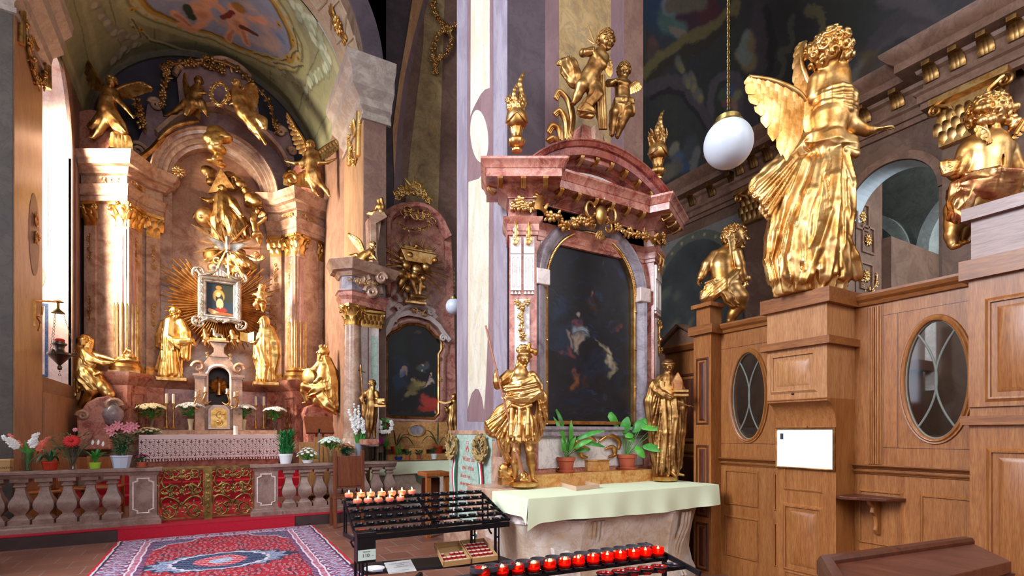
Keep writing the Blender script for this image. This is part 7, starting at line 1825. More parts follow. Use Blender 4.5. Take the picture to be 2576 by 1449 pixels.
# ---- cherub on the far post of the screen
f=Fig(5.35,.005)
f.head((1848,600,0),31,62,-4,0,'spiral',7,hr=.85)
f.limb([(1838,620,0,14),(1830,636,0,18)],5)
f.limb([(1822,645,0,24),(1815,672,0,28),(1818,702,0,28),(1832,728,0,30)],10)
f.ball((1840,700,-8),(20,22,22),8)
f.limb([(1802,640,6,14),(1780,665,6,13),(1768,690,4,10),(1762,700,2,8)],4);f.hand((1762,700,2),(-.4,-1,0),22,(.5,0,-1),.5)
f.limb([(1846,644,-18,13),(1852,672,-22,12),(1856,696,-22,11),(1862,708,-20,9)],4);f.hand((1860,706,-20),(.7,-.6,0),22,(.3,.3,1),.7);f.ball((1872,706,-20),(8,7,9),2);f.ball((1868,722,-20),(6,6,7),2)
f.limb([(1840,735,-6,26),(1852,752,-10,24),(1852,775,-8,17),(1842,792,-4,13),(1836,806,0,9)],6);f.foot((1834,808,0),(.9,-.5),26)
f.limb([(1840,735,12,22),(1862,752,16,15),(1870,762,12,9)],5);f.foot((1868,764,10),(1,-.2),20)
# loin cloth
f.sheet([(1843,688,-26),(1850,705,-26)],[(1772,715,-8),(1770,745,-4),(1790,755,-10)],8,3.4)
for i in range(5):f.limb([(1845-3*i,690+4*i,-26+2*i,5),(1815,712+5*i,-26,7),(1790,725+6*i,-14,8),(1770,735+4*i,4,8)],4,(3,1.5,2,i,2))
f.limb([(1800,730,0,22),(1785,745,2,18)],5,(5,2,4,0,1));f.limb([(1812,738,-22,11),(1824,758,-24,12),(1834,770,-22,9),(1842,772,-22,6)],5,(4,2,3,0,1))
bs=f.p(1800,752,0)
T=statue('cherub_statue','gilded child angel in profile seated on the small pedestal at the screen\'s far post','statue',bs,G,f)
wing(f,[(1830,655,-20),(1828,635,-22),(1824,612,-22)],[(1832,640,-22),(1838,610,-24),(1832,590,-24)],5,T,G,7,((1,1),(.6,.9)))
# ---- cherub on the near bay, back to the camera
f=Fig(3.62,.0054)
f.head((2482,296,0),48,165,0,0,'spiral',9,hr=.95)
for i in range(16):t=i*.8;f.S.ell(f.p(2482+42*math.cos(t*2.1),312+24*math.sin(i*1.3),-30+6*math.cos(i)),f.q*11,None,3*f.q)
f.limb([(2482,330,4,26),(2482,352,4,32)],8)
f.limb([(2450,375,4,32),(2480,372,0,38),(2515,372,4,32)],12);f.limb([(2480,385,0,50),(2478,420,0,46),(2476,452,0,44),(2478,480,2,52)],14)
f.S.cap(f.p(2480,375,-40),f.p(2478,450,-46),3*f.q,4*f.q,6*f.q,op='-')
for(u,v)in((2455,385),(2508,382)):f.ball((u,v,-24),(18,16,22),8)
f.limb([(2435,385,4,22),(2424,415,8,20),(2414,432,10,16),(2396,424,12,12)],6);f.limb([(2535,380,4,24),(2556,420,6,20),(2572,455,4,17)],6)
for i in range(5):f.limb([(2418-4*i,400+8*i,0,7),(2398-3*i,412+6*i,-4,9),(2376,410+7*i,-2,7),(2368,408+3*i,0,4)],3,(3,2,2,i,2))
f.limb([(2440,500,0,32),(2412,525,0,30),(2405,560,4,22),(2398,590,4,16),(2398,612,2,12)],8);f.foot((2398,616,0),(-.1,-1),40)
f.limb([(2450,540,26,26),(2445,580,28,16),(2440,596,24,12)],6);f.foot((2440,598,22),(0,-1),36)
bs=f.p(2480,520,0)
T=statue('cherub_statue','large gilded child angel seen from behind, seated on the near end of the screen','statue',bs,G,f)
fd=Fig(3.62,.0068)
for i in range(7):fd.limb([(2418+2*i,448+9*i,-16,9),(2460,455+8*i,-52+3*i,10),(2520,462+7*i,-52+3*i,10),(2580,458+8*i,-24,10)],6,(3,2.5,3,i,3))
fd.limb([(2440,480,0,48),(2480,490,4,50),(2540,492,6,44)],10,(7,3,4,0,2),(UP,.7));fd.limb([(2425,490,-14,22),(2402,520,-16,24),(2400,550,-12,20),(2420,565,-8,10)],8,(5,3,5,0,2));fd.limb([(2402,470,-4,16),(2392,510,-6,12),(2398,540,-4,10)],6,(4,2,3,1,1))
fd.build('loin_cloth',GR,T)
wing(f,[(2448,385,-44),(2440,360,-48),(2424,345,-44)],[(2450,380,-46),(2446,385,-50),(2418,372,-46),(2412,350,-44)],6,T,G,11,((1,1),(.6,.9)))
wing(f,[(2510,365,-44),(2530,330,-48),(2548,298,-46)],[(2512,375,-46),(2526,362,-50),(2552,330,-48),(2560,300,-46)],6,T,G,11,((1,1),(.6,.9)))
# ---- two cherubs above the red altar's pediment
f=Fig(4.92,.0046)
f.head((1526,104,0),23,12,-22,14,'spiral',11,hr=.7)
f.limb([(1516,124,2,9),(1510,136,2,13)],5);f.limb([(1506,142,2,20),(1498,165,0,20),(1486,188,0,21),(1478,200,2,22)],8)
f.limb([(1490,130,0,11),(1466,136,-4,9),(1472,142,-14,7),(1486,143,-18,5.5)],4);f.limb([(1522,146,0,11),(1516,170,-8,9),(1502,160,-16,7),(1494,148,-18,5.5)],4)
f.hand((1488,146,-19),(.2,1,0),17,(1,0,0),.1);f.hand((1494,148,-20),(0,1,0),17,(-1,0,0),.1)
f.limb([(1478,204,0,19),(1462,222,-8,15),(1452,244,-2,11),(1444,258,0,7)],5);f.foot((1444,260,0),(-.6,-.8),18);f.limb([(1488,210,4,18),(1492,236,0,14),(1512,250,6,9),(1520,262,8,6)],5);f.foot((1520,264,8),(.4,-.8),17)
f.limb([(1500,215,0,12),(1500,240,0,16),(1480,262,-4,14),(1466,282,-6,15),(1484,288,-6,12)],6,(5,2,4,0,2))
bs=f.p(1480,298,4)
T=statue('cherub_statue','gilded child with folded hands and a star, kneeling on the red altar\'s pediment','statue',bs,GD,f)
wing(f,[(1520,140,10),(1532,150,14),(1536,140,16)],[(1528,178,10),(1538,186,12),(1542,172,14),(1542,150,14)],6,T,G,7,((1,1),(.6,1)))
fd=Fig(4.92,.0065);fd.limb([(1470,200,6,14),(1448,195,8,20),(1430,170,10,18),(1420,150,10,10),(1402,152,10,5)],6,(5,2,5,0,2),(FWD,.6));fd.limb([(1450,190,6,16),(1440,160,6,14),(1432,145,6,8)],6,(4,2,4,1,1));fd.build('flying_cloth',GD,T)
mb=MB()
for(u,v)in((1478,54),(1508,62),(1475,92),(1516,84)):mb.leafblade(f.p(1498,108,4),f.p(u,v,4),.022,.0,-FWD,4,.008)
mb.build('star',G,T,20)
mb=MB();mb.tube([f.p(1504,185,8),f.p(1500,270,8),f.p(1512,318,-2)],.02,6)
for k in range(4):mb.tube([f.p(1500+6*k,190,6-3*k),f.p(1508+5*k,330,-8)],.014,6)
mb.build('ribbons',GD,T,60)
f=Fig(5.08,.0046)
f.head((1570,180,0),19,-10,-26,8,'spiral',13,hr=.8)
f.limb([(1566,196,2,8),(1564,206,2,12)],5);f.limb([(1564,212,2,18),(1566,232,0,17),(1566,252,0,20)],8)
f.limb([(1548,208,0,9),(1530,212,-4,8),(1534,218,-12,6),(1544,214,-16,5)],4);f.limb([(1580,212,0,9),(1572,222,-12,8),(1554,218,-18,5)],4);f.hand((1544,214,-17),(.7,.6,0),14,(0,-.5,1),.3);f.hand((1554,218,-18),(-.8,.6,0),14,(0,-.5,1),.3)
f.limb([(1556,262,0,16),(1544,288,-8,12),(1541,315,0,9),(1540,336,2,6)],5);f.foot((1540,338,2),(-.5,-.8),19);f.limb([(1576,262,0,16),(1576,290,-10,12),(1562,318,-2,9),(1554,340,4,6)],5);f.foot((1554,342,4),(0,-1),18)
f.limb([(1548,260,-12,7),(1568,266,-18,8),(1586,262,-8,8),(1590,285,0,8)],5,(4,2,3,0,2));f.limb([(1568,268,-16,7),(1560,300,-8,7),(1556,325,4,5)],4,(3,2,2,0,1))
T=statue('cherub_statue','smaller gilded winged child seated beside the kneeling one on the red altar','statue',f.p(1560,350,4),GD,f)
wing(f,[(1582,215,4),(1592,205,8),(1602,198,10)],[(1584,236,4),(1598,230,6),(1612,222,8),(1618,212,8)],7,T,G,7,((1,1),(.6,1)))
# ---- flaming urns
def urn(c,s,label,mat=G):
 T=thing('flaming_urn',label,'urn',c);c=np.array(c,float)
 mb=MB();mb.lathe([(0.0,0),(.085*s,0),(.085*s,.03*s),(.05*s,.045*s),(.045*s,.06*s),(.12*s,.09*s),(.15*s,.16*s),(.13*s,.2*s),(.085*s,.23*s),(.095*s,.3*s),(.12*s,.38*s)],c,40,flute=16,fl=.1);mb.build('foot',mat,T,60)
 mb=MB();mb.lathe([(.11*s,.37*s),(.16*s,.44*s),(.18*s,.52*s),(.17*s,.6*s),(.12*s,.67*s),(.08*s,.7*s),(.0,.7*s)],c,32);mb.build('bowl',mat,T,60)
 mb=MB();mb.tube(smooth_path([c+np.array((math.cos(t)*.18*s,math.sin(t)*.18*s,(.55-.1*abs(math.sin(t*1.5)))*s))for t in np.linspace(0,6.28,13)],4),.016*s,6);mb.build('garland',mat,T,60)
 fs=Sculpt(.007*s+.001);rr=random.Random(int(c[0]*100))
 for i in range(26):
  t=rr.uniform(0,6.28);r_=rr.uniform(.02,.13)*s;x,y=math.cos(t),math.sin(t);h_=rr.uniform(.12,.3)*s;ph=rr.uniform(0,6)
  pts=[c+np.array((x*r_*(1+.5*j/5)+.03*s*math.sin(ph+j*1.2),y*r_*(1+.4*j/5),.68*s+h_*j/5))for j in range(6)];fs.chain(pts,[.035*s*(1-.16*j)for j in range(6)],.012*s)
 pts=[c+np.array((.05*s*math.sin(j*.8)+.02*j*s,0,(.7+.085*j)*s))for j in range(9)];fs.chain(pts,[.06*s,.075*s,.075*s,.06*s,.05*s,.045*s,.035*s,.025*s,.012*s],.02*s);fs.chain([c+np.array((-.04*s+.03*s*math.cos(j),-.03*s,(.7+.07*j)*s))for j in range(7)],[.05*s,.05*s,.045*s,.035*s,.03*s,.02*s,.01*s],.02*s)
 fs.build('flames',mat,T);return T
urn(P(1300,381,D=4.72),.55,'gilded flaming urn on the left end of the red altar\'s cornice')
urn(P(1655,452,D=5.55),.56,'gilded flaming urn half hidden behind the curved right end of the red pediment')
# == figures of the far altars
def body_std(f,hd,R,neck,hip,yaw=0,pitch=-5,roll=0,hair='curls',beard=0,w=1.0,seed=1):
 """head, neck and trunk"""
 f.head(hd,R,yaw,pitch,roll,hair,seed,beard);n=neck;h=hip
 f.limb([(hd[0]+(n[0]-hd[0])*.5,hd[1]+(n[1]-hd[1])*.55,0,R*.45),(*n,0,R*.6)],3)
 f.limb([(n[0],n[1]+R*.5,0,R*1.05*w),((n[0]+h[0])/2,(n[1]+h[1])/2,0,R*1.15*w),(*h,0,R*1.2*w)],5)
 # kneeling king with a crown on a cushion
f=Fig(10.3,.0095)
body_std(f,(215,857),17,(206,880),(214,945),75,5,0,'long',1.0,1.05,2)
f.limb([(202,872,0,14),(198,895,0,19),(196,930,2,20),(190,965,4,22),(183,1000,6,20)],6,(6,1.5,4,0,1));f.limb([(205,880,-6,13),(222,895,-8,12),(238,912,-8,9)],4,(5,1,2,0,0))
f.limb([(218,888,-8,11),(242,905,-10,9),(268,914,-10,6),(286,914,-8,4.5)],4,(5,1,1,0,0));f.limb([(224,890,6,9),(256,898,6,6),(284,905,4,4)],4);f.hand((284,914,-8),(1,.15,0),18,(0,1,0),.2);f.hand((282,906,4),(1,.1,0),17,(0,1,0),.2)
f.limb([(214,940,0,22),(228,952,-2,26),(240,968,-2,24)],6,(9,1.5,4,0,0));f.limb([(238,955,0,18),(262,975,-2,15),(276,992,-2,11),(268,996,0,8)],5);f.limb([(232,965,-8,16),(240,984,-12,12),(226,1006,-8,9.5),(205,1032,-4,7),(196,1040,-4,6)],5);f.foot((198,1040,-4),(-1,-.3),22)
f.limb([(182,990,6,18),(172,1016,6,14),(152,1022,6,11),(134,1030,4,5)],6,(5,3,4,0,2));f.limb([(172,1016,4,10),(166,1034,2,8),(158,1042,0,4)],5);f.limb([(240,948,-12,5),(262,940,-12,5)],3)
f.sheet([(198,872,-8),(206,872,-12),(216,884,-12)],[(160,1018,-4),(178,1010,-12),(200,1000,-16),(214,975,-16)],11,3.4);f.folds((222,930,20),(240,985,28),8,2.6,2);f.ball((212,884,0),(16,15,13),4);f.limb([(222,888,-8,10),(232,912,-10,11),(240,920,-10,8)],4,(6,2,2,0,1));bs=f.p(240,1000,0)
T=statue('kneeling_king_statue','gilded bearded king kneeling and offering a crown on a cushion, left of the lace-covered table','statue',bs,GB,f)
fc=Fig(10.25,.012);fc.ball((324,908,-2),(24,18,6),3);
for i in range(9):t=i*2*PI/9;fc.ball((322+12*math.cos(t),896-2*math.sin(t),10*math.sin(t)),(3,3,6),1)
fc.limb([(310,900,0,6),(334,900,0,6)],3);fc.limb([(313,888,0,3),(320,880,0,3.5),(330,884,0,3)],2);fc.ball((320,878,0),3.5,2);fc.ball((333,898,-8),7,2);fc.limb([(306,905,0,7),(340,905,0,7)],3)
fc.build('crown_on_cushion',GB,T)
def scrollbase(nm,label,ps,b,parent=HA,w=.5):
 pts=[P(u,v,b=b)for u,v in ps];MB().prism([(p[0],p[2])for p in pts],-.28,.28,WALLB(b)).build(nm,REDM,parent,0,.03)
scrollbase('scroll_plinth','',((205,1130),(200,1050),(225,1015),(250,1002),(280,998),(296,1010),(298,1030),(285,1036),(270,1030),(275,1060),(285,1130)),12.75)
g=MB().mark();volute(g,P(285,1020,b=12.45),(1,0,0),(0,0,1),.13,.05,1.6);g.mark();volute(g,P(208,1045,b=12.45),(-1,0,0),(0,0,1),.09,.04,1.6);g.build('plinth_volute',PINK,HA,60)
mb=MB();mb.lathe([(.02,0),(.12,.05),(.17,.2),(.16,.3),(.1,.38),(.07,.42),(.1,.46)],P(285,1072,b=12.5),24);mb.build('grey_urn',GREYM,HA,60)
# kneeling king with a round shield, on the right
f=Fig(11.2,.0095)
body_std(f,(813,888),15,(815,910),(812,975),-75,12,0,'short',.8,1.05,3)
for i in range(7):t=i*2*PI/7;f.ball((814+9*math.cos(t),873+1.5*math.sin(t),9*math.sin(t)),(2.5,2.5,5),1)
f.limb([(822,908,0,13),(830,935,2,16),(834,965,4,18),(836,1000,4,16),(842,1020,4,11)],6,(6,1.5,4,0,1));f.limb([(808,915,-8,9),(794,932,-10,8),(780,934,-10,6),(768,932,-10,4)],4);f.limb([(818,925,-10,9),(814,950,-14,8),(800,962,-14,6),(790,966,-14,5)],4);f.hand((770,932,-10),(-1,.3,0),14,(0,-1,0),.4);f.hand((792,966,-14),(-1,0,0),14,(0,1,0),.4)
f.limb([(812,975,0,19),(800,985,-2,18),(790,990,-4,14)],6,(7,1,3,0,1));f.limb([(805,980,-8,13),(772,972,-12,10),(768,985,-10,8),(775,1008,-8,5.5)],5);f.foot((776,1010,-8),(-.9,-.4),17);f.limb([(818,985,4,16),(800,1008,2,14),(826,1022,4,10),(844,1038,4,6)],5,(5,1,2,0,1));f.foot((845,1038,4),(.6,.2),15)
f.sheet([(822,905,-8),(812,905,-12)],[(846,1000,-6),(838,1015,-8),(815,1018,-12)],8,3);f.folds((812,940,16),(808,1000,20),7,2.4,2);f.limb([(812,1000,-6,14),(824,1018,-4,14),(838,1030,-2,9)],5,(5,2,4,0,1))
T=statue('kneeling_king_statue','gilded crowned king kneeling with a round shield, at the right of the columned altar','statue',f.p(810,1030,0),GB,f)
mb=MB();c=f.p(781,950,-16);n_=nrm(-FWD+RIGHT*-.3);e1=nrm(np.cross(n_,UP));mb.lathe([(0,.04),(.08,.035),(.17,.015),(.19,0),(.17,-.02),(0,-.02)],(0,0,0),28,M=lambda x,y,z:tuple(c+e1*x*.85+UP*y+n_*z));mb.build('shield',GB,T,60)
scrollbase('scroll_plinth','',((768,1130),(766,1060),(760,1040),(765,1024),(785,1018),(812,1024),(838,1040),(850,1060),(852,1130)),12.6)
# standing bearded saint left of the niche, woman with a book on the right
f=Fig(11.35,.0095)
body_std(f,(441,784),15,(437,806),(436,870),25,-8,4,'long',1.3,1.0,4)
f.limb([(432,812,0,18),(430,850,0,21),(432,900,0,22),(428,945,0,26)],6,(9,1,5,1,1.2));f.limb([(414,815,0,11),(402,845,0,12),(404,870,-6,8),(424,880,-14,6)],4,(5,1,2,0,1));f.hand((424,880,-14),(1,-.1,0),16,(0,1,0),.4)
f.limb([(456,812,0,11),(466,835,0,11),(470,860,-2,11),(468,900,0,9)],4,(5,1,3,0,1));f.limb([(440,862,-12,9),(462,862,-10,9),(484,858,-6,7),(492,868,-4,4)],4,(4,1,2,0,2))
f.limb([(418,890,-8,10),(406,930,-4,13),(402,944,0,12)],5,(4,2,4,1,1));f.limb([(445,890,-16,8),(448,940,-16,9)],4,(3,1,2,0,1));f.foot((440,948,-10),(.2,-1),16)
f.folds((432,850,20),(430,950,27),10,2.8,4);f.sheet([(415,830,-14),(425,845,-18)],[(458,862,-16),(460,880,-14)],6,2.6);f.sheet([(458,815,-8),(466,820,-6)],[(462,900,-6),(474,905,-2)],4,2.6);sA=f.p(433,953,0);f.S.zmin=sA[2];T=statue('saint_statue','gilded long-bearded saint in draped robes standing left of the silver-framed painting','statue',sA,GB,f)
mb=MB().box(tuple(np.array(sA)-(.28,.22,.06)),tuple(np.array(sA)+(.28,.22,.02)));mb.build('base',G,T,0,.01)
f=Fig(11.6,.0095)
body_std(f,(663,810),13,(667,830),(670,880),-55,-8,0,'veil',0,1.0,5)
f.limb([(668,835,0,15),(668,870,0,18),(670,910,0,19),(670,955,0,23)],6,(9,1,4,1,1.2));f.limb([(678,830,2,11),(688,860,2,12),(692,890,4,11),(686,930,2,10)],4,(5,1,3,0,1));f.limb([(660,845,-10,8),(648,862,-12,6),(638,864,-12,4)],4,(4,1,1,0,0));f.hand((640,864,-12),(-1,.2,0),12,(0,1,0),.3)
f.limb([(650,868,-8,7),(648,900,-4,9),(652,930,0,8)],4,(4,2,3,0,1));f.limb([(662,875,-14,7),(676,920,-14,8),(672,955,-14,9)],4,(3,1,2,0,1))
f.folds((668,850,17),(670,960,24),10,2.6,5);f.sheet([(680,825,-8),(684,850,-8)],[(650,905,-12),(690,930,-6)],7,2.4);sA=f.p(668,964,0);f.S.zmin=sA[2];T=statue('saint_statue','gilded veiled woman holding an open book, standing right of the small tabernacle','statue',sA,GB,f)
mb=MB().box(tuple(np.array(sA)-(.26,.22,.06)),tuple(np.array(sA)+(.26,.22,.02)));mb.build('base',G,T,0,.01)
mb=MB();c=f.p(632,852,-14)
for s_ in(-1,1):mb.prism([(0,-.1),(s_*.15,-.07),(s_*.15,.12),(0,.09)],0,.02,lambda x,y,h:tuple(c+RIGHT*x+UP*y-FWD*(h+abs(x)*.3)))
mb.build('book',GB,T,0)
# flying angel builder for the crown of the high altar
def angel(label,D,hd,R,neck,hip,armL,armR,legs,wings,yaw=0,mat=GD,seed=1,vox=.016,cloth=(),name='angel_statue',hair='curls'):
 f=Fig(D,vox);body_std(f,hd,R,neck,hip,yaw,-5,0,hair,0,.95,seed)
 for arm,sd in((armL,-1),(armR,1)):
  if not arm:continue
  sh=(neck[0]+sd*R*.95,neck[1]+R*.35,0);f.limb([(*sh,R*.48)]+[(*q,R*(.42-.1*i))for i,q in enumerate(arm)],3)
  e=arm[-1];p0=arm[-2]if len(arm)>1 else sh;d=(e[0]-p0[0],-(e[1]-p0[1]),0);f.hand(e,d,R*.95,(0,0,-1),.25)
 for lg in legs:
  f.limb([(*hip,0,R*.8)]+[(*q,R*(.68-.2*i))for i,q in enumerate(lg)],4);e=lg[-1];p0=lg[-2];f.foot(e,((1 if e[0]>=hip[0]else-1)*.7,-.7),R*1.1)
 for c_ in cloth:f.limb(c_,4,(5,R*.08,R*.22,seed,1.5),(FWD,.7))
 T=statue(name,label,'statue',f.p(hip[0],hip[1]+R*2,0),mat,f)
 for w_ in wings:wing(f,*w_,10,T,mat,R*.68,((1,1),(.6,.95),(.32,.9)),thick=R*.05,bend=.03)
 return T
angel('gilded angel with raised wing leaping above the sunlit left column of the high altar',10.35,(281,207),15,(274,225),(272,275),[(258,250,0),(252,275,-4)],[(300,254,-4),(322,276,-6),(334,292,-6)],[[(268,305,0),(250,330,0),(236,345,0)],[(285,300,0),(300,325,2),(305,330,4)]],[([(262,218,4),(240,190,8),(215,150,10),(190,106,12)],[(256,225,4),(232,222,8),(215,210,10),(206,185,12),(196,150,12),(186,112,12)]),([(288,220,8),(310,205,14),(340,195,20),(365,204,24)],[(300,245,8),(318,240,12),(338,228,18),(360,212,24)])],20,GD,3,cloth=([(272,262,0,16),(280,290,0,20),(300,318,0,18),(312,330,0,10)],[(268,275,0,14),(250,305,0,14),(230,318,0,10)]))
angel('gilded angel with arms stretched wide, on the right cornice of the high altar',11.15,(781,366),12,(784,380),(788,428),[(765,410,-4),(745,414,-6),(728,410,-6)],[(806,412,-4),(826,412,-6),(842,405,-6)],[[(800,455,0),(822,480,0),(828,492,0)],[(782,455,0),(790,478,2),(800,490,4)]],[([(774,382,4),(762,350,8),(740,315,10),(718,278,12)],[(770,392,4),(750,384,8),(735,360,10),(726,335,12),(716,300,12),(713,280,12)]),([(794,382,8),(812,362,14),(835,345,18),(855,335,22)],[(802,400,8),(820,392,12),(838,372,18),(854,350,22)])],0,GD,4,cloth=([(786,415,-2,13),(790,440,-2,16),(798,462,0,12)],[(782,425,0,13),(776,448,0,10)],[(768,405,-4,6),(762,420,-4,7)]))
angel('gilded angel seated on the crest facing right, one leg stretched left, above the arch',11.45,(500,205),12,(496,219),(490,258),[(482,240,0),(486,252,-4)],[(508,236,-4),(520,238,-6)],[[(468,262,-4),(444,282,-4),(424,292,-4)],[(510,262,-4),(516,280,-2),(522,292,0)]],[([(486,228,8),(468,212,10),(460,190,10),(461,176,10)],[(500,300,4),(488,288,6),(470,262,8),(460,230,10),(456,196,10)])],25,GD,5,cloth=([(492,250,0,13),(480,268,0,14),(470,285,0,9)],[(500,255,0,12),(512,275,0,10)]))
angel('gilded angel lifting an oval wreath, sitting right of centre on the altar crest',11.45,(594,212),12.5,(595,226),(604,268),[(578,250,-4),(568,256,-6)],[(612,245,-2),(600,262,-6),(586,264,-6)],[[(622,292,-4),(645,322,-2),(668,362,0)],[(612,290,2),(628,318,4),(650,345,6)]],[([(606,226,4),(618,212,6),(632,206,8)],[(612,300,4),(628,295,4),(642,270,6),(646,240,8),(638,212,8)])],-35,G,6,cloth=([(600,258,0,14),(612,280,0,17),(632,305,0,13),(645,330,0,8)],[(640,290,0,10),(660,305,0,12),(665,320,0,8)]))
fw=Fig(11.4,.02);wp=[fw.p(556+21*math.cos(t)*1,240-27*math.sin(t),-6)for t in np.linspace(0,2*PI,30)[:-1]]
mb=MB();mb.tube(wp,.02,7,closed=True)
for k in range(60):q=wp[k*len(wp)//60];leafbit(mb,q,(math.sin(k*1.7),0,math.cos(k*2.3)),-FWD,.06,.02)
WT=thing('oval_wreath','gilt oval wreath held out by the crest angel above the keystone','wreath',fw.p(556,240,-6));mb.build('wreath',GB,WT,60)
# the enthroned bearded figure on clouds with a globe
f=Fig(11.75,.011)
body_std(f,(558,476),12,(560,494),(562,540),-10,0,0,'long',1.4,1.15,8)
f.limb([(560,500,-2,16),(562,530,-4,20),(566,556,-6,24)],6,(8,1,3,0,1));f.limb([(546,500,0,8),(530,508,-4,7),(514,504,-6,5)],4,(4,1,1,0,0));f.hand((514,504,-6),(-.8,.8,0),11,(0,0,-1),.3);f.limb([(576,500,0,8),(592,520,-4,8),(610,542,-6,5)],4,(4,1,1,0,0));f.hand((610,542,-6),(.8,-.7,0),11,(0,0,-1),.4)
f.limb([(560,545,-8,18),(556,562,-18,14),(556,590,-14,13),(560,605,-12,10)],6,(6,2,3,0,1));f.limb([(576,548,-8,16),(588,566,-16,13),(592,590,-12,11),(600,602,-10,8)],6,(6,2,3,0,1));f.limb([(580,505,6,12),(602,560,6,14),(612,590,4,12)],5,(5,2,4,0,1))
GF=statue('enthroned_figure','gilded bearded old man enthroned on clouds under the arch, above the silver dove','statue',f.p(562,560,0),GD,f)
fg=Fig(11.75,.016);fg.ball((521,549,-4),24,1);fg.limb([(498,540,-8,3),(521,556,-27,3),(544,545,-8,3)],2);fg.build('globe',G,GF)
mb=MB();a=f.p(550,455,14);mb.prism([(-.32,-.22),(.3,-.12),(-.02,.35)],0,.05,lambda x,y,h:tuple(a+RIGHT*x+UP*y+FWD*h));mb.build('triangle',GD,GF,0)
# clouds
cl=Fig(12.0,.02);rr=random.Random(21)
for(u,v,r_)in((515,428,17),(520,442,14),(528,455,13),(498,445,8),(503,458,9),(508,470,9),(512,482,8),(478,462,14),(484,478,13),(490,492,13),(498,505,12),(505,515,10),(570,440,16),(590,450,16),(602,462,14),(580,468,14),(615,478,12),(628,495,18),(640,505,15),(622,508,13),(610,560,12),(600,585,14),(520,585,13),(510,575,11),(530,640,22),(550,655,22),(515,650,18),(590,650,22),(610,660,20),(625,668,14),(498,665,17),(485,672,12),(570,675,18),(595,680,16),(535,672,16),(545,625,14),(600,635,14)):
 cl.ball((u,v,8+rr.uniform(-4,6)),(r_*1.1,r_*.7,r_*.85),3)
 t0=rr.uniform(0,6)
 cl.S.chain([cl.p(u+r_*.55*(1-j*.1)*math.cos(t0+j*.8),v+r_*.45*(1-j*.1)*math.sin(t0+j*.8),8-r_*.55)for j in range(7)],[r_*.16*cl.q]*7,2*cl.q)
CLD=thing('gilded_clouds','gilded swirling clouds filling the arch around the enthroned old man','clouds',cl.p(560,560,8));cl.build('cloud_bank',GD,CLD)
def putto(label,D,hd,R,hip,arms,legs,wings=(),yaw=0,seed=1,vox=.014,mat=G,roll=0):
 f=Fig(D,vox);f.head(hd,R,yaw,0,roll,'curls',seed,0,.8);n=(hd[0]+(hip[0]-hd[0])*.32,hd[1]+(hip[1]-hd[1])*.32)
 f.limb([(*n,0,R*.6),(*n,0,R*.8),((n[0]+hip[0])/2,(n[1]+hip[1])/2,0,R*.85),(*hip,0,R*.95)],4)
 for i,a in enumerate(arms):
  sd=-1 if i==0 else 1;f.limb([(n[0]+sd*R*.7,n[1]+R*.2,0,R*.4)]+[(*q,R*.36)for q in a],3);e=a[-1];f.hand((*e[:2],e[2]if len(e)>2 else 0),(e[0]-n[0],-(e[1]-n[1]),0),R*.8,(0,0,-1),.4)
 for lg in legs:f.limb([(*hip,0,R*.7),(*lg[0],R*.6),(*lg[1],R*.34)],4);f.foot(lg[1],((1 if lg[1][0]>hip[0]else-1)*.7,-.7),R*.9)
 f.limb([(hip[0]-R*.8,hip[1],-R*.6,R*.35),(hip[0],hip[1]+R*.2,-R,R*.4),(hip[0]+R,hip[1]-R*.1,-R*.4,R*.4),(hip[0]+R*1.5,hip[1]+R*.6,0,R*.3)],3,(3,R*.1,R*.15,seed,2))
 T=statue('putto_statue',label,'statue',f.p(*hip),mat,f)
 for w_ in wings:wing(f,*w_,6,T,mat,R*.5,((1,1),(.55,.9)))
 return T
putto('gilded putto with arm raised to the globe, upper left inside the arch',11.9,(459,546,0),10,(470,588),[[(448,572,0)],[(482,556,0),(490,540,0)]],[[(462,606,-4),(455,598,0)],[(478,604,0),(481,622,0)]],yaw=10,seed=1)
putto('gilded putto with arms spread and one foot down, upper right inside the arch',11.9,(636,552,0),10,(646,590),[[(622,556,0),(616,548,0)],[(660,556,0),(668,548,0)]],[[(640,596,-4),(636,590,0)],[(652,606,0),(654,616,0)]],yaw=-15,seed=2)
putto('gilded flying putto reaching up, left of the silver-framed painting',11.8,(430,690,0),11,(440,730),[[(446,680,0),(450,672,0)],[(452,712,0),(462,716,0)]],[[(436,742,-4),(438,748,0)],[(446,748,0),(447,762,0)]],[([(424,704,4),(416,700,6),(408,696,8)],[(424,712,4),(416,712,6),(406,706,8)])],yaw=30,seed=3)
putto('gilded putto kneeling in the air, right of the silver-framed painting',11.8,(659,724,0),10,(655,756),[[(646,742,0),(640,740,0)],[(668,745,0),(662,752,-6)]],[[(645,768,-4),(650,778,0)],[(662,770,0),(661,782,0)]],[([(665,735,4),(672,736,6)],[(668,745,4),(676,740,6)])],yaw=-40,seed=4)
putto('small gilded putto under the left corner of the silver frame',11.5,(516,832,0),6.5,(520,852),[[(508,846,0)],[(526,842,0)]],[[(514,860,-2),(516,868,0)],[(526,860,0),(528,866,0)]],yaw=10,seed=5)
putto('small gilded putto under the right corner of the silver frame',11.5,(583,836,0),6.5,(590,852),[[(576,846,0)],[(598,846,0)]],[[(584,862,-2),(590,870,0)],[(602,860,0),(606,864,0)]],yaw=-20,seed=6)
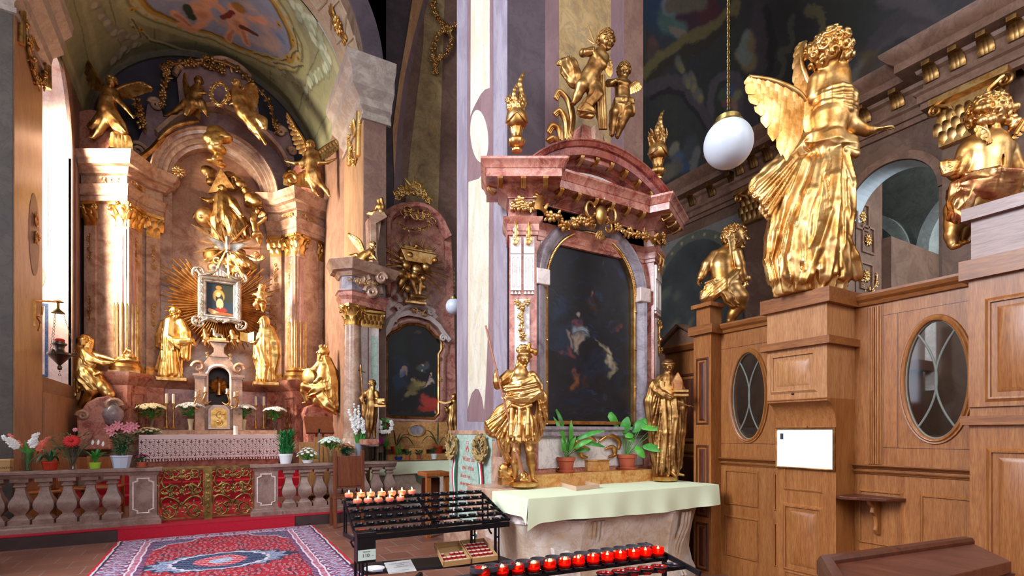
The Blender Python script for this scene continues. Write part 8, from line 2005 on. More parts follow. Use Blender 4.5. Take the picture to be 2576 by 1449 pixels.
for i,(u,v,r_,lb)in enumerate(((455,524,8,'left of the clouds near the arch spring'),(452,628,8,'at the lower left rim of the rays'),(647,533,7,'at the right arch spring'),(645,642,8,'right of the silver dove'))):
 f=Fig(11.95,.014);f.head((u,v,0),r_,10*(-1)**i,0,0,'curls',i,0,.9);T=statue('winged_cherub','small winged gilded cherub head '+lb,'cherub head',f.p(u,v,0),G,f,'head')
 for s_ in(-1,1):wing(f,[(u+s_*4,v+6,2),(u+s_*12,v-2,2)],[(u+s_*5,v+14,2),(u+s_*20,v+8,2)],5,T,G,6,((1,1),))
 # second altar: angel on the scroll, sitting figure on the shoulder, Baptist with a lamb
angel('gilded angel kneeling with wing raised on the scroll of the half-hidden altar',8.9,(938,618),10,(930,632),(912,655),[(925,650,0),(938,652,-4)],[(940,645,-4),(948,655,-6)],[[(895,665,0),(885,664,0),(876,672,0)],[(905,672,0),(910,680,0)]],[([(915,630,2),(905,605,4),(888,592,4),(876,585,4)],[(915,645,2),(900,628,4),(888,612,4),(876,592,4)])],60,G,8,.011,cloth=([(912,645,0,11),(905,660,0,12),(902,672,0,9)],[(895,640,4,6),(882,645,4,6),(880,655,4,3)]))
f=Fig(9.4,.011);f.head((953,505),6,10,0,0,'curls',4);f.limb([(954,513,0,4),(956,520,0,6),(958,532,0,7)],3);f.limb([(958,515,0,3),(962,525,0,3)],2);f.limb([(948,518,0,3),(944,528,0,3)],2);f.limb([(956,534,0,6),(944,536,-4,5),(940,545,-2,3)],3);f.limb([(930,538,0,8),(936,540,0,8)],4,(5,1,1,0,0));f.limb([(960,500,0,4),(964,520,0,4),(962,535,0,4)],3)
statue('small_seated_figure','tiny gilded figure sitting on the left shoulder of the half-hidden altar','statue',f.p(952,542,0),G,f)
f=Fig(8.55,.008)
body_std(f,(937,966),10.5,(934,982),(935,1022),30,0,0,'curls',.5,1.0,3)
f.limb([(922,988,0,6),(910,1004,-2,6),(914,1012,-8,4)],3);f.hand((915,1010,-9),(.3,.9,0),9,(1,0,.3),.9);f.limb([(947,988,0,6),(953,1008,-2,5),(950,1020,-8,4),(957,1022,-10,4)],3);f.limb([(936,1020,0,14),(934,1045,0,15),(932,1075,0,13)],4,(8,1,3,0,1));f.limb([(916,1015,4,8),(918,1045,4,9)],4,(4,1,2,0,1));f.limb([(930,1075,0,6),(928,1100,0,4)],3);f.limb([(940,1075,0,6),(942,1100,0,4)],3)
q_=f.p(935,1105,0);MB().box((q_[0]-.11,q_[1]-.08,q_[2]-.1),(q_[0]+.11,q_[1]+.5,q_[2])).build('statue_bracket',PINKD,SA,0,.02)
T=statue('baptist_statue','gilded bare-chested saint with a thin cross staff and a lamb on a book','statue',f.p(935,1105,0),GD,f)
mb=MB();mb.tube([f.p(909,918,-8),f.p(916,1000,-12),f.p(924,1060,-10)],.013,6);mb.tube([f.p(903,932,-8),f.p(921,938,-8)],.012,6);mb.build('cross_staff',GD,T,60)
fl=Fig(8.5,.009);fl.ball((962,1010,-8),(11,6,6),3);fl.ball((950,1004,-8),(5,4,4.5),2);fl.limb([(952,1006,-8,4),(956,1008,-8,5)],2);fl.limb([(955,1016,-12,2),(970,1016,-12,2)],1)
for i in range(16):fl.ball((954+(i%6)*3.2,1005+(i//6)*4,-13),(2,2,2),1)
fl.build('lamb',G,T)
mb=MB();a=fl.p(960,1022,-6);mb.box((-.09,-.06,-.015),(.09,.06,.015),lambda x,y,z:tuple(a+RIGHT*x+FWD*y+UP*z));mb.build('book',GD,T,0)
# saint with an open book half hidden behind the great pillar
f=Fig(8.6,.0095);body_std(f,(1143,1000),10,(1143,1015),(1142,1055),-40,-15,0,'short',.8,1.0,9);f.limb([(1142,1025,0,13),(1140,1060,0,15),(1142,1095,0,16)],4,(8,1,3,0,1));f.limb([(1134,1025,-4,6),(1126,1034,-8,5),(1122,1026,-10,4)],3)
T=statue('saint_statue','gilded saint with an open book, mostly hidden behind the grey pillar','statue',f.p(1142,1100,0),GD,f)
mb=MB();c=f.p(1122,1018,-10)
for s_ in(-1,1):mb.prism([(0,-.0),(s_*.1,.03),(s_*.1,.06),(0,.03)],-.06,.06,lambda x,y,h:tuple(c+RIGHT*x+UP*y-FWD*h))
mb.build('book',GB,T,0)
# == wall ornaments
def ornament(name,label,cat,mb,mat,loc):T=thing(name,label,cat,loc);mb.build('relief',mat,T,60);return T
AW=WALLA(AL,1)
def wl(u,v):p=P(u,v,a=AL);return p+np.array((.04,0,0))
g=MB();garland(g,[wl(*q)for q in((47,15),(57,60),(62,120),(75,180),(88,212),(98,190),(106,140),(108,120))],(1,0,0),.07,30,3);g.tube([wl(108,125),wl(110,220)],.06,7);g.tube([wl(45,12),wl(43,108)],.05,7)
ornament('gilt_garland','gilt husk garland hanging on the chapel\'s left pier above the window','garland',g,GD,wl(85,210))
g=MB();
for k in range(7):acanthus(g,wl(80,128),(0,math.sin((k-3)*.25),math.cos((k-3)*.25)),(1,0,0),(0,1,0),.42,.1,.15)
ornament('gilt_shell','gilt shell inside the garland on the chapel\'s left pier','shell ornament',g,GD,wl(80,128))
g=MB();rocaille(g,AW,wl(83,574)[1],wl(83,574)[2],.3,.5,6,.04);ornament('gilt_medallion','small gilt flower medallion halfway up the chapel\'s left pier','medallion',g,G,wl(83,574))
struct(MB().prism(ell_(wl(83,590)[1],wl(83,590)[2],.26,.62),0,.018,AW).build('trim_39',PIL_B,smooth=0))
AWR=WALLA(AR,-1)
def wr(u,v):p=P(u,v,a=AR);return p-np.array((.04,0,0))
g=MB();garland(g,[wr(*q)for q in((910,285),(908,340),(902,385),(897,412),(890,400),(886,370),(886,345))],(-1,0,0),.06,24,5);g.tube([wr(910,275),wr(907,395)],.06,7);g.tube([wr(886,345),wr(884,418)],.05,7)
for k in range(5):acanthus(g,wr(896,345),(0,math.sin((k-2)*.25),math.cos((k-2)*.25)),(-1,0,0),(0,1,0),.3,.1,.15)
ornament('gilt_garland','bright gilt garland with a shell on the chapel\'s right pier under its cornice','garland',g,GB,wr(897,412))
# rosettes in the arch coffers (right side of the soffit)
for(u,v,lb)in((839,63,'upper gilt leaf rosette in the coffered arch soffit'),(878,168,'lower gilt leaf rosette near the foot of the coffered arch')):
 best=min((abs(pjx((AR*math.cos(t),(PB0+PB1)/2,ZS+AR*math.sin(t)))[0]-u)+abs(pjx((AR*math.cos(t),(PB0+PB1)/2,ZS+AR*math.sin(t)))[1]-v),t)for t in np.linspace(0,2.6,300))[1]
 c=np.array(((AR-.05)*math.cos(best),(PB0+PB1)/2,ZS+(AR-.05)*math.sin(best)));nn=-np.array((math.cos(best),0,math.sin(best)));tt=np.array((-math.sin(best),0,math.cos(best)))
 g=MB();rosette(g,c,tt,np.array((0,1.,0)),nn,.17,8)
 for s_ in(-1,1):
  for k in(-1,0,1):leafbit(g,c+tt*s_*.12,tt*s_+np.array((0,k*.5,0)),nn,.22,.06)
 ornament('gilt_rosette',lb,'rosette',g,GB,c)
 # gilt festoon high on the second chapel wall
def w2(u,v):return P(u,v,b=W2-.12)
for nm_,lb_,ps,sd in(('gilt_festoon','upper half of a gilt flower festoon high on the ochre wall panel',((1092,8),(1095,35),(1110,58),(1130,70),(1152,66)),3),):
 g=MB();garland(g,[w2(*q)for q in ps],(0,-1,0),.07,26,sd);garland(g,[w2(*q)for q in((1118,70),(1102,85),(1094,110),(1090,140),(1094,165),(1094,185))],(0,-1,0),.07,26,5);garland(g,[w2(*q)for q in((1130,72),(1136,100),(1128,125),(1112,142),(1098,150))],(0,-1,0),.06,22,6)
 ornament('gilt_festoon','gilt flower and bud festoon high on the ochre wall behind the pillar','festoon',g,G,w2(1096,185))
 # nave wall: capitals, modillions
for k,(b0,b1,lb)in enumerate(((6.85,7.7,'gilt capital on the dark nave pilaster behind the cherub\'s head'),(3.1,3.95,'gilt capital on the nave pilaster behind the near cherub'))):
 g=MB();pilcap(g,WALLA(NA-.28,-1),b0,b1,6.25,.78,.25,.16,3);ornament('gilt_capital',lb,'capital',g,G,(NA-.4,(b0+b1)/2,6.25))
bs_=[(11.9-.62*k,0)for k in range(7)]+[(7.75-.36*k,.35)for k in range(4)]+[(6.35-.55*k,0)for k in range(4)]+[(4.05-.36*k,.35)for k in range(4)]+[(2.6,0),(2.1,0)]
mod0=None
for(bb,off)in bs_:
 if mod0 is None:
  T=thing('gilt_modillion','gilt leaf bracket under the nave cornice','bracket',(0,0,0),0,'gilt brackets under the nave cornice')
  g=MB();g.box((-.3,-.06,7.64),(-.04,.06,7.71));
  for s_ in(-.05,0,.05):acanthus(g,(-.06,s_,7.44),(0,0,1),(-1,0,0),(0,1,0),.26,.1,.7)
  g.build('leaf',GD,T,60);mod0=T;T.location=(NA-off,bb,0)
 else:dup(mod0,(NA-off,bb,0))
for i,(u,v)in enumerate(((2149,491),(2170,545),(2184,604),(2180,695))):
 c=P(u,v,b=5.60);g=MB();struct(MB().sweep([(c[0]-.2,c[2]-.24),(c[0]+.2,c[2]-.24),(c[0]+.2,c[2]+.24),(c[0]-.2,c[2]+.24)],[(0,0),(0,.04),(.04,.04),(.04,0)],WALLB(5.62),closed=True).build('trim_%d'%(42+i),NAVC,smooth=0));rosette(g,c,(1,0,0),(0,0,1),(0,-1,0),.13,8);ornament('gilt_rosette',['topmost','second','third','lowest'][i]+' gilt rosette in the column of coffers seen through the nave arch','rosette',g,G,c)
g=MB();garland(g,[P(*q,b=5.6)for q in((2165,705),(2180,728),(2200,722),(2206,690))],(0,-1,0),.05,14,3);ornament('gilt_swag','gilt swag under the lowest coffer rosette beyond the nave arch','swag',g,G,P(2185,728,b=5.6))
# == writing
def text(name,s,size,M,mat,parent,x=0,y=0,align='LEFT',extr=.0008,sx=1.0,font_off=0):
 cu=bpy.data.curves.new(name,'FONT');cu.body=s;cu.size=size;cu.align_x=align;cu.extrude=extr;cu.offset=font_off;cu.resolution_u=3
 o=bpy.data.objects.new('tmp',cu);col.objects.link(o);dg=bpy.context.evaluated_depsgraph_get();me=bpy.data.meshes.new_from_object(o.evaluated_get(dg))
 vs=np.array([M(x+v.co.x*sx,y+v.co.y,v.co.z)for v in me.vertices]);fs=[tuple(p.vertices)for p in me.polygons]
 bpy.data.objects.remove(o);bpy.data.meshes.remove(me)
 return build_mesh(name,vs,fs,mat,parent,0)
 # == plants
def vase(T,c,prof,mat,n=20,name='vase',inner=True):
 mb=MB();pr=[(r,z)for r,z in prof]
 if inner:pr=pr+[(r-.004,z)for r,z in reversed(prof[1:])]+[(0.0,prof[1][1]+.004)]
 mb.lathe(pr,c,n);return mb.build(name,mat,T,50)
def stems(mb,c,tips,r=.003):
 c=np.array(c,float)
 for t in tips:
  t=np.array(t,float);m=(c+t)/2+np.array(((t[0]-c[0])*-.15,(t[1]-c[1])*-.15,.02));mb.tube([c,m,t],[r,r,r*.8],5)
def bunch(T,c,R,h,n,fr,petal,leafm=LEAF,seed=0,flat=.5,leaves=26,lw=.03,name='blooms',ll=.09):
 """domed bunch of round flower heads above foliage; c = mouth of the vase"""
 rg_=random.Random(seed);c=np.array(c,float);heads=[];fl=MB();lf=MB()
 for i in range(n):
  t=i*2.39996;q=math.sqrt((i+.5)/n)*R;p=c+np.array((q*math.cos(t),q*math.sin(t),h+flat*R*(1-(q/R)**2)*1.0+rg_.uniform(-.01,.01)));heads.append(p)
  d=nrm(np.array((math.cos(t)*q/R*.9,math.sin(t)*q/R*.9,1.0)));e=nrm(np.cross(d,(.3,.9,.1)));rosette(fl,p,e,np.cross(d,e),d,fr*rg_.uniform(.85,1.15),8)
 stems(lf,c,heads)
 for i in range(leaves):
  t=rg_.uniform(0,6.28);q=rg_.uniform(.2,.95);b_=c+np.array((q*R*.7*math.cos(t),q*R*.7*math.sin(t),h*rg_.uniform(.25,.95)));d=np.array((math.cos(t),math.sin(t),rg_.uniform(-.3,.8)))
  lf.leafblade(b_,b_+nrm(d)*ll*rg_.uniform(.7,1.3),lw,.15,(0,0,1),4,.0015)
 lf.build('foliage',leafm,T,60)['kind']='stuff';fl.build(name,petal,T,60)
def strap(T,c,specs,mat=LEAFD,name='leaf',sep=False):
 """long arching blade leaves: (tip offset x, y, z, width, droop)"""
 c=np.array(c,float);mb=MB()
 for(x,y,z,w_,dr)in specs:
  d=np.array((x,y,z));L_=np.linalg.norm(d)
  def fn(a_,b_,d=d,w_=w_,dr=dr,L_=L_):
   q=(a_-.5)*2;ww=w_*math.sin(PI*min(1,.06+.94*b_))**.6*(1 if b_>.25 else .25+3*b_);s_=nrm(np.cross(d,(0,0,1.))+1e-6);return c+d*b_+np.array((0,0,dr*L_*(math.sin(PI*b_)-.5*b_*b_)))+s_*q*ww*.5-np.array((0,0,abs(q)*-ww*.12))
  m=MB();m.grid(fn,2,10,.002)
  if sep:m.build(name,mat,T,60)
  else:mb.add(m.v,m.f)
 if not sep:mb.build(name,mat,T,60)
RT=.957
def rp_(u,b=8.92):return np.array((P(u,1180,b=b)[0],b,RT))
# left balustrade, from left to right
T=thing('cardboard_box','brown cardboard box with dark lettering at the far left end of the balustrade','box',rp_(0,8.95));c=P(8,1180,b=8.85)
MB().box((P(-60,1180,b=8.85)[0],8.85,RT),(P(25,1180,b=8.85)[0],9.0,RT+.15)).build('carton',CARD,T,0)
MB().box((P(-60,1180,b=8.85)[0]-.0,8.846,RT+.135),(P(25,1180,b=8.85)[0]+.002,9.003,RT+.153)).build('lid',plain('pale_carton','#c8a070',.8),T,0)
text('lettering','ROLEVIV',.038,WALLB(8.848),BLACKW,T,P(0,1180,b=8.85)[0]-.02,RT+.035)
c=rp_(70);T=thing('flower_vase','clear glass vase of white and salmon gladioli near the far left of the balustrade','vase of flowers',c)
vase(T,c,[(.0,.002),(.05,.002),(.052,.05),(.055,.16),(.062,.24)],GLASS)
lf=MB();fl=MB();fs=MB();rr=random.Random(2)
def gladiolus(st,b_,t_,m,n,r0,st_mb):
 m.mark();b_,t_=np.array(b_,float),np.array(t_,float);st_mb.tube([b_,(b_+t_)/2,t_],[.006,.005,.002],5)
 for i in range(n):
  f_=st+(1-st)*i/n;p=b_+(t_-b_)*f_;s_=r0*(1-.55*i/n);d=np.array((rr.uniform(-.5,.5),-1,rr.uniform(-.2,.5)));flower(m,p+np.array((rr.uniform(-1,1)*s_*.5,-.01,0)),d,s_,6)
for(u0,v0,st,m)in((5,1095,.5,fl),(20,1100,.5,fl),(90,1090,.45,fl),(97,1088,.5,fl)):gladiolus(st,c+(0,0,.2),P(u0,v0,b=8.85),m,9,.045,lf)
for(u0,v0,st)in((20,1090,.45),(128,1098,.5),(115,1118,.55)):gladiolus(st,c+(0,0,.2),P(u0,v0,b=8.95),fs,8,.04,lf)
for i in range(8):lf.leafblade(c+(rr.uniform(-.03,.03),0,.1),c+(rr.uniform(-.12,.12),rr.uniform(-.05,.05),rr.uniform(.3,.4)),.025,.05,(0,-1,0),5,.002)
for i in range(6):lf.tube([c+(rr.uniform(-.03,.03),rr.uniform(-.02,.02),.01),c+(rr.uniform(-.02,.02),0,.22)],.006,5)
lf.build('foliage',LEAF,T,60)['kind']='stuff';fl.build('white_gladioli',PETW,T,60);fs.build('salmon_gladioli',plain('salmon_petals','#e0705c',.6,noise=.15),T,60)
def pot(T,c,r,h,mat,n=24,rim=.0,taper=.75,soil=True,saucer=False,name='pot'):
 mb=MB();z0=.012 if saucer else 0;mb.lathe([(0,z0),(r*taper,z0),(r*.97,z0+h*.8),(r*(1+rim),z0+h*.82),(r*(1+rim),z0+h),(r*.9,z0+h),(r*.88,z0+h*.88),(0,z0+h*.88)],c,n);mb.build(name,mat,T,35)
 if saucer:MB().lathe([(0,0),(r*.95,0),(r*1.12,.018),(r*1.12,.022),(r*.9,.012),(0,.012)],c,n).build('saucer',mat,T,35)
c=rp_(126);T=thing('potted_bromeliad','bromeliad with a red heart in a low red pot on the left balustrade','potted plant',c);pot(T,c,.09,.115,TERRAR)
rr=random.Random(5);strap(T,c+(0,0,.1),[(rr.uniform(.14,.3)*math.cos(t),rr.uniform(.1,.2)*math.sin(t),rr.uniform(-.02,.2),.035,.45)for t in np.linspace(0,6.1,15)])
strap(T,c+(0,0,.12),[(.04*math.cos(t),.04*math.sin(t),.13,.022,.0)for t in np.linspace(0,6,9)],PETM,'red_heart')
c=rp_(183);T=thing('flower_vase','tall cut-glass vase with a red gerbera and spreading greenery on the left balustrade','vase of flowers',c)
vase(T,c,[(0,.002),(.045,.002),(.035,.03),(.04,.12),(.055,.22),(.07,.27)],GLASS,16)
lf=MB();rr=random.Random(7)
for i in range(70):
 t=rr.uniform(0,6.28);q=rr.uniform(.03,.3);b_=c+(q*math.cos(t)*.8,q*math.sin(t)*.4,.3+rr.uniform(-.02,.18));lf.leafblade(b_,b_+(.07*math.cos(t),.04*math.sin(t),rr.uniform(-.03,.05)),.025,.1,(0,0,1),4,.0015)
stems(lf,c+(0,0,.05),[c+(.27*math.cos(t),.1*math.sin(t),.42)for t in np.linspace(0,6,12)],.003);stems(lf,c+(0,0,.2),[P(189,1085,b=8.9)],.003);lf.build('foliage',LEAFD,T,60)['kind']='stuff'
g=MB();p=P(180,1110,b=8.82);
for ring_,k in((.09,16),(.065,12)):rosette(g,p,(1,0,0),(0,.5,.87),(0,-.87,.5),ring_,k)
g.build('red_gerbera',PETR,T,60);g=MB();flower(g,P(189,1081,b=8.9),(0,-1,.3),.03,7);flower(g,P(171,1101,b=8.85),(0,-1,.5),.025,6);g.build('pink_carnation',PETP,T,60)
c=rp_(239);T=thing('potted_peace_lily','small plant with white spathes in a lime green pot on the left balustrade','potted plant',c);pot(T,c,.067,.085,LIME,taper=.8)
rr=random.Random(9);strap(T,c+(0,0,.07),[(rr.uniform(.04,.16)*math.cos(t),rr.uniform(.04,.1)*math.sin(t),rr.uniform(.08,.24),.035,.2)for t in np.linspace(0,12.2,26)],LEAF)
g=MB()
for(u,v)in((232,1119),(246,1119),(258,1123)):p=P(u,v,b=8.9);g.leafblade(p,p+(.01,0,.07),.035,.1,(0,-1,0),5,.003)
g.build('white_spathes',PETW,T,60)
c=rp_(305);T=thing('potted_lily','tall pink lilies in an octagonal white pot on the left balustrade','potted plant',c)
mb=MB();mb.lathe([(0,0),(.09,0),(.12,.15),(.128,.155),(.128,.175),(.11,.175),(.1,.15),(0,.15)],c,8);mb.build('pot',plain('pale_blue_white_pot','#c8d4e8',.4),T,20)
lf=MB();rr=random.Random(11);tips=[]
for i in range(9):
 t=i*2.4;tp=c+(.16*math.cos(t)*(i/9+.3),.1*math.sin(t),.47+rr.uniform(-.05,.06));tips.append(tp);lf.tube([c+(.04*math.cos(t),.04*math.sin(t),.12),(c+tp)/2+(0,0,.08),tp],.005,5)
 for k in range(16):
  f_=.3+.7*k/16;b_=c+(0,0,.1)+(tp-c-(0,0,.1))*f_;a_=rr.uniform(0,6.28);lf.leafblade(b_,b_+(.11*math.cos(a_),.08*math.sin(a_),rr.uniform(-.03,.06)),.028,.15,(0,0,1),4,.0015)
lf.build('foliage',LEAFD,T,60)['kind']='stuff';g=MB()
for(u,v)in((275,1078),(290,1075),(303,1072),(318,1080),(332,1078),(340,1072),(282,1090),(296,1068),(325,1070)):
 p=P(u,v,b=8.85);
 for k in range(6):t=k*1.047;g.leafblade(p,p+(.06*math.cos(t),-.03,.06*math.sin(t)),.03,.1,(0,-1,0),5,.002)
g.build('pink_lilies',PETP,T,60)
c=rp_(357);T=thing('potted_cyclamen','magenta cyclamen in a small terracotta pot and saucer by the gate','potted plant',c);pot(T,c,.062,.07,TERRA,saucer=True);bunch(T,c+(0,0,.06),.08,.08,9,.022,PETM,LEAFD,3,.6,24,.035,ll=.05)
# right balustrade
c=rp_(719);T=thing('potted_palm','bushy dark green dracaena in a white pot at the gate end of the right balustrade','potted plant',c);pot(T,c,.105,.155,WHITEC,rim=.03)
lf=MB();rr=random.Random(15)
for i in range(9):
 t=i*2.4;x,y=.05*math.cos(t),.05*math.sin(t);lf.tube([c+(x,y,.12),c+(x*1.8,y*1.8,.46)],.006,5)
 for k in range(20):
  z=.16+.32*k/20;a_=rr.uniform(0,6.28);b_=c+(x*1.5,y*1.5,z);lf.leafblade(b_,b_+(.1*math.cos(a_),.1*math.sin(a_),.05+.06*rr.random()),.025,.1,(0,0,1),4,.0015)
lf.build('foliage',plain('glossy_green','#1c8040',.35,noise=.4,nscale=20),T,60)['kind']='stuff'
c=rp_(774);T=thing('flower_bowl','low white bowl of white blossoms and leaves on the right balustrade','bowl of flowers',c);MB().lathe([(0,0),(.07,0),(.095,.05),(.085,.05),(.06,.02),(0,.02)],c,24).build('bowl',WHITEC,T,40)
bunch(T,c+(0,0,.03),.17,.09,26,.026,PETW,LEAF,5,.7,44,.035,ll=.08)
c=rp_(832);T=thing('flower_vase','glass vase of white hydrangeas behind the wooden chair\'s post on the right balustrade','vase of flowers',c);vase(T,c,[(0,.002),(.045,.002),(.04,.05),(.05,.14),(.07,.24)],GLASS,16)
bunch(T,c+(0,0,.2),.19,.13,34,.036,plain('greenish_white_petals','#dcecdc',.7),LEAF,6,.45,30,.04)
c=np.array((P(871,1180,b=8.95)[0],8.95,RT));T=thing('flower_vase','short glass vase of mixed red and yellow roses right of the hydrangeas','vase of flowers',c);vase(T,c,[(0,.002),(.05,.002),(.045,.05),(.06,.13)],GLASS,16)
bunch(T,c+(0,0,.1),.13,.12,14,.028,plain('rose_petals','#d08050',.6,noise=.4,nscale=12),LEAFD,8,.7,50,.04)
c=np.array((P(903,1180,b=9.0)[0],9.0,RT));T=thing('flower_vase','tall grey vase of white gladioli above the wooden chair back','vase of flowers',c);vase(T,c,[(0,.002),(.055,.002),(.06,.15),(.085,.31)],plain('frosted_grey_glass','#b8bcc4',.2,trans=.5),20)
lf=MB();fl=MB();rr=random.Random(12)
for(u0,v0)in((876,1025),(889,1010),(902,1015),(917,1022),(933,1015),(885,1045),(925,1040)):gladiolus(.45,c+(0,0,.25),P(u0,v0,b=8.95),fl,9,.042,lf)
for i in range(12):lf.leafblade(c+(rr.uniform(-.04,.04),0,.2),c+(rr.uniform(-.15,.15),rr.uniform(-.05,.05),rr.uniform(.45,.7)),.03,.03,(0,-1,0),5,.002)
lf.build('foliage',LEAF,T,60)['kind']='stuff';fl.build('white_gladioli',PETW,T,60)
# flowers on the far green-clothed altar table
TZ=.936;tb_=9.45
def tp_(u,b=tb_):return np.array((P(u,1150,b=b)[0],b,TZ))
for(u,h_,r_,lb,rib)in((938,.26,.065,'ribbed glass vase of red and blue flowers on the far green cloth',1),(957,.15,.035,'small plain jar holding one purple dahlia on the far green cloth',0),(970,.26,.042,'slim glass vase of white orchids on the far green cloth',0)):
 c=tp_(u);T=thing('flower_vase',lb,'vase of flowers',c);vase(T,c,[(0,.002),(r_,.002)]+([(r_*(1+.05*(k%2)),h_*k/16)for k in range(1,16)]if rib else[(r_*.95,h_*.5)])+[(r_*1.05,h_)],GLASS,20)
 if u==938:bunch(T,c+(0,0,.24),.1,.14,9,.03,plain('crimson_petals','#a01c34',.6),LEAFD,3,.8,26,.03)
 elif u==957:g=MB();rosette(g,P(955,1110,b=9.4),(1,0,0),(0,0,1),(0,-1,0),.075,14);rosette(g,P(955,1110,b=9.38),(1,0,0),(0,0,1),(0,-1,0),.05,10);g.build('purple_dahlia',plain('purple_petals','#9c1c70',.6),T,60);g=MB();g.tube([c+(0,0,.02),P(955,1112,b=9.42)],.004,5);g.build('stem',LEAF,T,60)
 else:
  fl=MB();lf=MB()
  for(u0,v0)in((950,1058),(953,1066),(957,1075),(958,1085),(963,1087),(970,1086),(978,1086),(984,1078),(986,1068),(984,1062),(956,1062)):flower(fl,P(u0,v0,b=9.4),(0,-1,.2),.045,6)
  for s_ in([(970,1120),(975,1090),(958,1080),(950,1056)],[(970,1120),(980,1092),(986,1070),(984,1060)],[(972,1120),(971,1080),(969,1058)]):lf.tube(smooth_path([P(*q,b=9.45)for q in s_],4),.004,5)
  for(a_,b__)in(((970,1060),(958,1052)),((970,1060),(982,1056)),((970,1078),(962,1070))):lf.leafblade(P(*a_,b=9.44),P(*b__,b=9.4),.06,.1,(0,-1,0),5,.002)
  rr=random.Random(3)
  for i in range(18):t=rr.uniform(0,6.28);lf.leafblade(c+(0,0,.24),c+(.14*math.cos(t),.1*math.sin(t),.24+rr.uniform(.02,.16)),.03,.1,(0,0,1),4,.0015)
  lf.build('foliage',LEAF,T,60)['kind']='stuff';fl.build('white_orchids',PETW,T,60)
for(u,r_,h_,pm,lb,kind)in((1003,.08,.06,plain('cobalt_ceramic','#1c2470',.3),'bushy bright green plant in a low blue dish on the far green cloth','b'),(1026,.045,.07,TERRA,'small dark plant in a terracotta pot, left one of two beside the gilt box','s'),(1054,.045,.07,TERRA,'small dark plant in a terracotta pot, right one of two before the gilt box','s'),(1092,.06,.1,WHITEC,'small blue-green succulent in a white pot near the pillar','s')):
 c=tp_(u);T=thing('potted_plant',lb,'potted plant',c);pot(T,c,r_,h_,pm,8 if u==1003 else 20,saucer=(pm is TERRA));rr=random.Random(u);lf=MB()
 for i in range(60 if kind=='b' else 34):
  t=rr.uniform(0,6.28);z=rr.uniform(.0,.2 if kind=='b' else .09);q=.03;b_=c+(q*math.cos(t),q*math.sin(t),h_+z);lf.leafblade(b_,b_+(.06*math.cos(t),.06*math.sin(t),.04),.016 if kind=='b' else .022,.1,(0,0,1),4,.0015)
 lf.build('foliage',LEAF if kind=='b' else LEAFD,T,60)['kind']='stuff'
for(u,b_,lb,sp)in((996,9.9,'dark broad-leaved aspidistra in a red pot, left end of the far altar',((-.05,0,.36,.09,.1),(.32,0,.26,.08,.3),(.4,0,.05,.08,.5),(.1,0,.3,.08,.1))),(1102,9.9,'arching aspidistra in a wide red pot, right end of the far altar',((.0,0,.58,.08,.05),(-.3,0,.38,.08,.2),(-.36,0,.15,.08,.4),(.2,0,.22,.08,.2)))):
 c=np.array((P(u,1150,b=b_)[0],b_,1.02));T=thing('potted_aspidistra',lb,'potted plant',c);pot(T,c,.1,.16,TERRAR);strap(T,c+(0,0,.14),sp,LEAFD,'leaf',True)
MB().box((ta0+.1,9.8,.9),(ta1-.05,10.2,1.02)).build('step',ORANGEM,T2,0)
c=tp_(1050,9.85);T=thing('small_gilt_box','little orange marble box with a gilt crest at the centre of the far altar','box',(c[0],c[1],1.02));MB().box((c[0]-.18,9.82,1.02),(c[0]+.18,9.95,1.14)).build('body',ORANGEM,T,0,.005);g=MB();rocaille(g,WALLB(9.85),c[0],1.18,.22,.08,4,.01);g.build('crest',G,T,60)
# high altar flowers and candles
def ap(u,b=13.05,z=1.5):return np.array((P(u,1085,b=b)[0],b,z))
for i,(u,lb)in enumerate(((381,'leftmost of the white chrysanthemum vases on the lace-covered altar'),(480,'vase of white chrysanthemums just left of the golden tabernacle door'),(613,'vase of white chrysanthemums just right of the golden tabernacle door'),(691,'rightmost of the white chrysanthemum vases on the lace-covered altar'))):
 c=ap(u);T=thing('flower_vase',lb,'vase of flowers',c);hv=.24 if i in(1,2)else .2
 vase(T,c,[(0,.002),(.05,.002),(.04,.04),(.05,hv*.6),(.07,hv)],GLASS if i in(0,3)else plain('cut_glass_%d'%i,'#c8b898',.25),16)
 bunch(T,c+(0,0,hv),.26 if i<2 else .22,.26,30-3*(i>1),.06,[PETC,PETW,PETW,PETW][i],LEAF,i,.3,50,.05,ll=.12)
c=ap(375,12.75,1.4);T=thing('flower_arrangement','low spray of small cream flowers lying on the left end of the lace cloth','flowers',c);bunch(T,c,.24,.06,30,.03,PETC,LEAFD,9,.4,40,.04)
cst=None
for i,(u,lb)in enumerate(((419,'outer of the two gilt candlesticks left of the golden tabernacle door'),(436,'inner of the two gilt candlesticks left of the golden tabernacle door'),(643,'inner of the two gilt candlesticks right of the golden tabernacle door'),(663,'outer of the two gilt candlesticks right of the golden tabernacle door'))):
 c=ap(u,13.12)
 if cst is None:
  T=thing('candlestick',lb,'candlestick',(0,0,0));mb=MB();mb.lathe([(.0,.03),(.05,.04),(.03,.1),(.02,.14),(.035,.18),(.018,.22),(.016,.42),(.03,.46),(.016,.5),(.045,.56),(.05,.57),(.02,.575)],(0,0,0),16)
  for k in range(3):t=k*2.094;volute(mb,(.06*math.cos(t),.06*math.sin(t),.04),(math.cos(t),math.sin(t),0),(0,0,1),.035,.012,1.2,12)
  mb.build('stick',G,T,50);MB().lathe([(0,.57),(.027,.57),(.027,.77),(0,.775)],(0,0,0),14).build('candle',WAXW,T,40);T.location=c.tolist();cst=T
 else:dup(cst,c,label=lb)
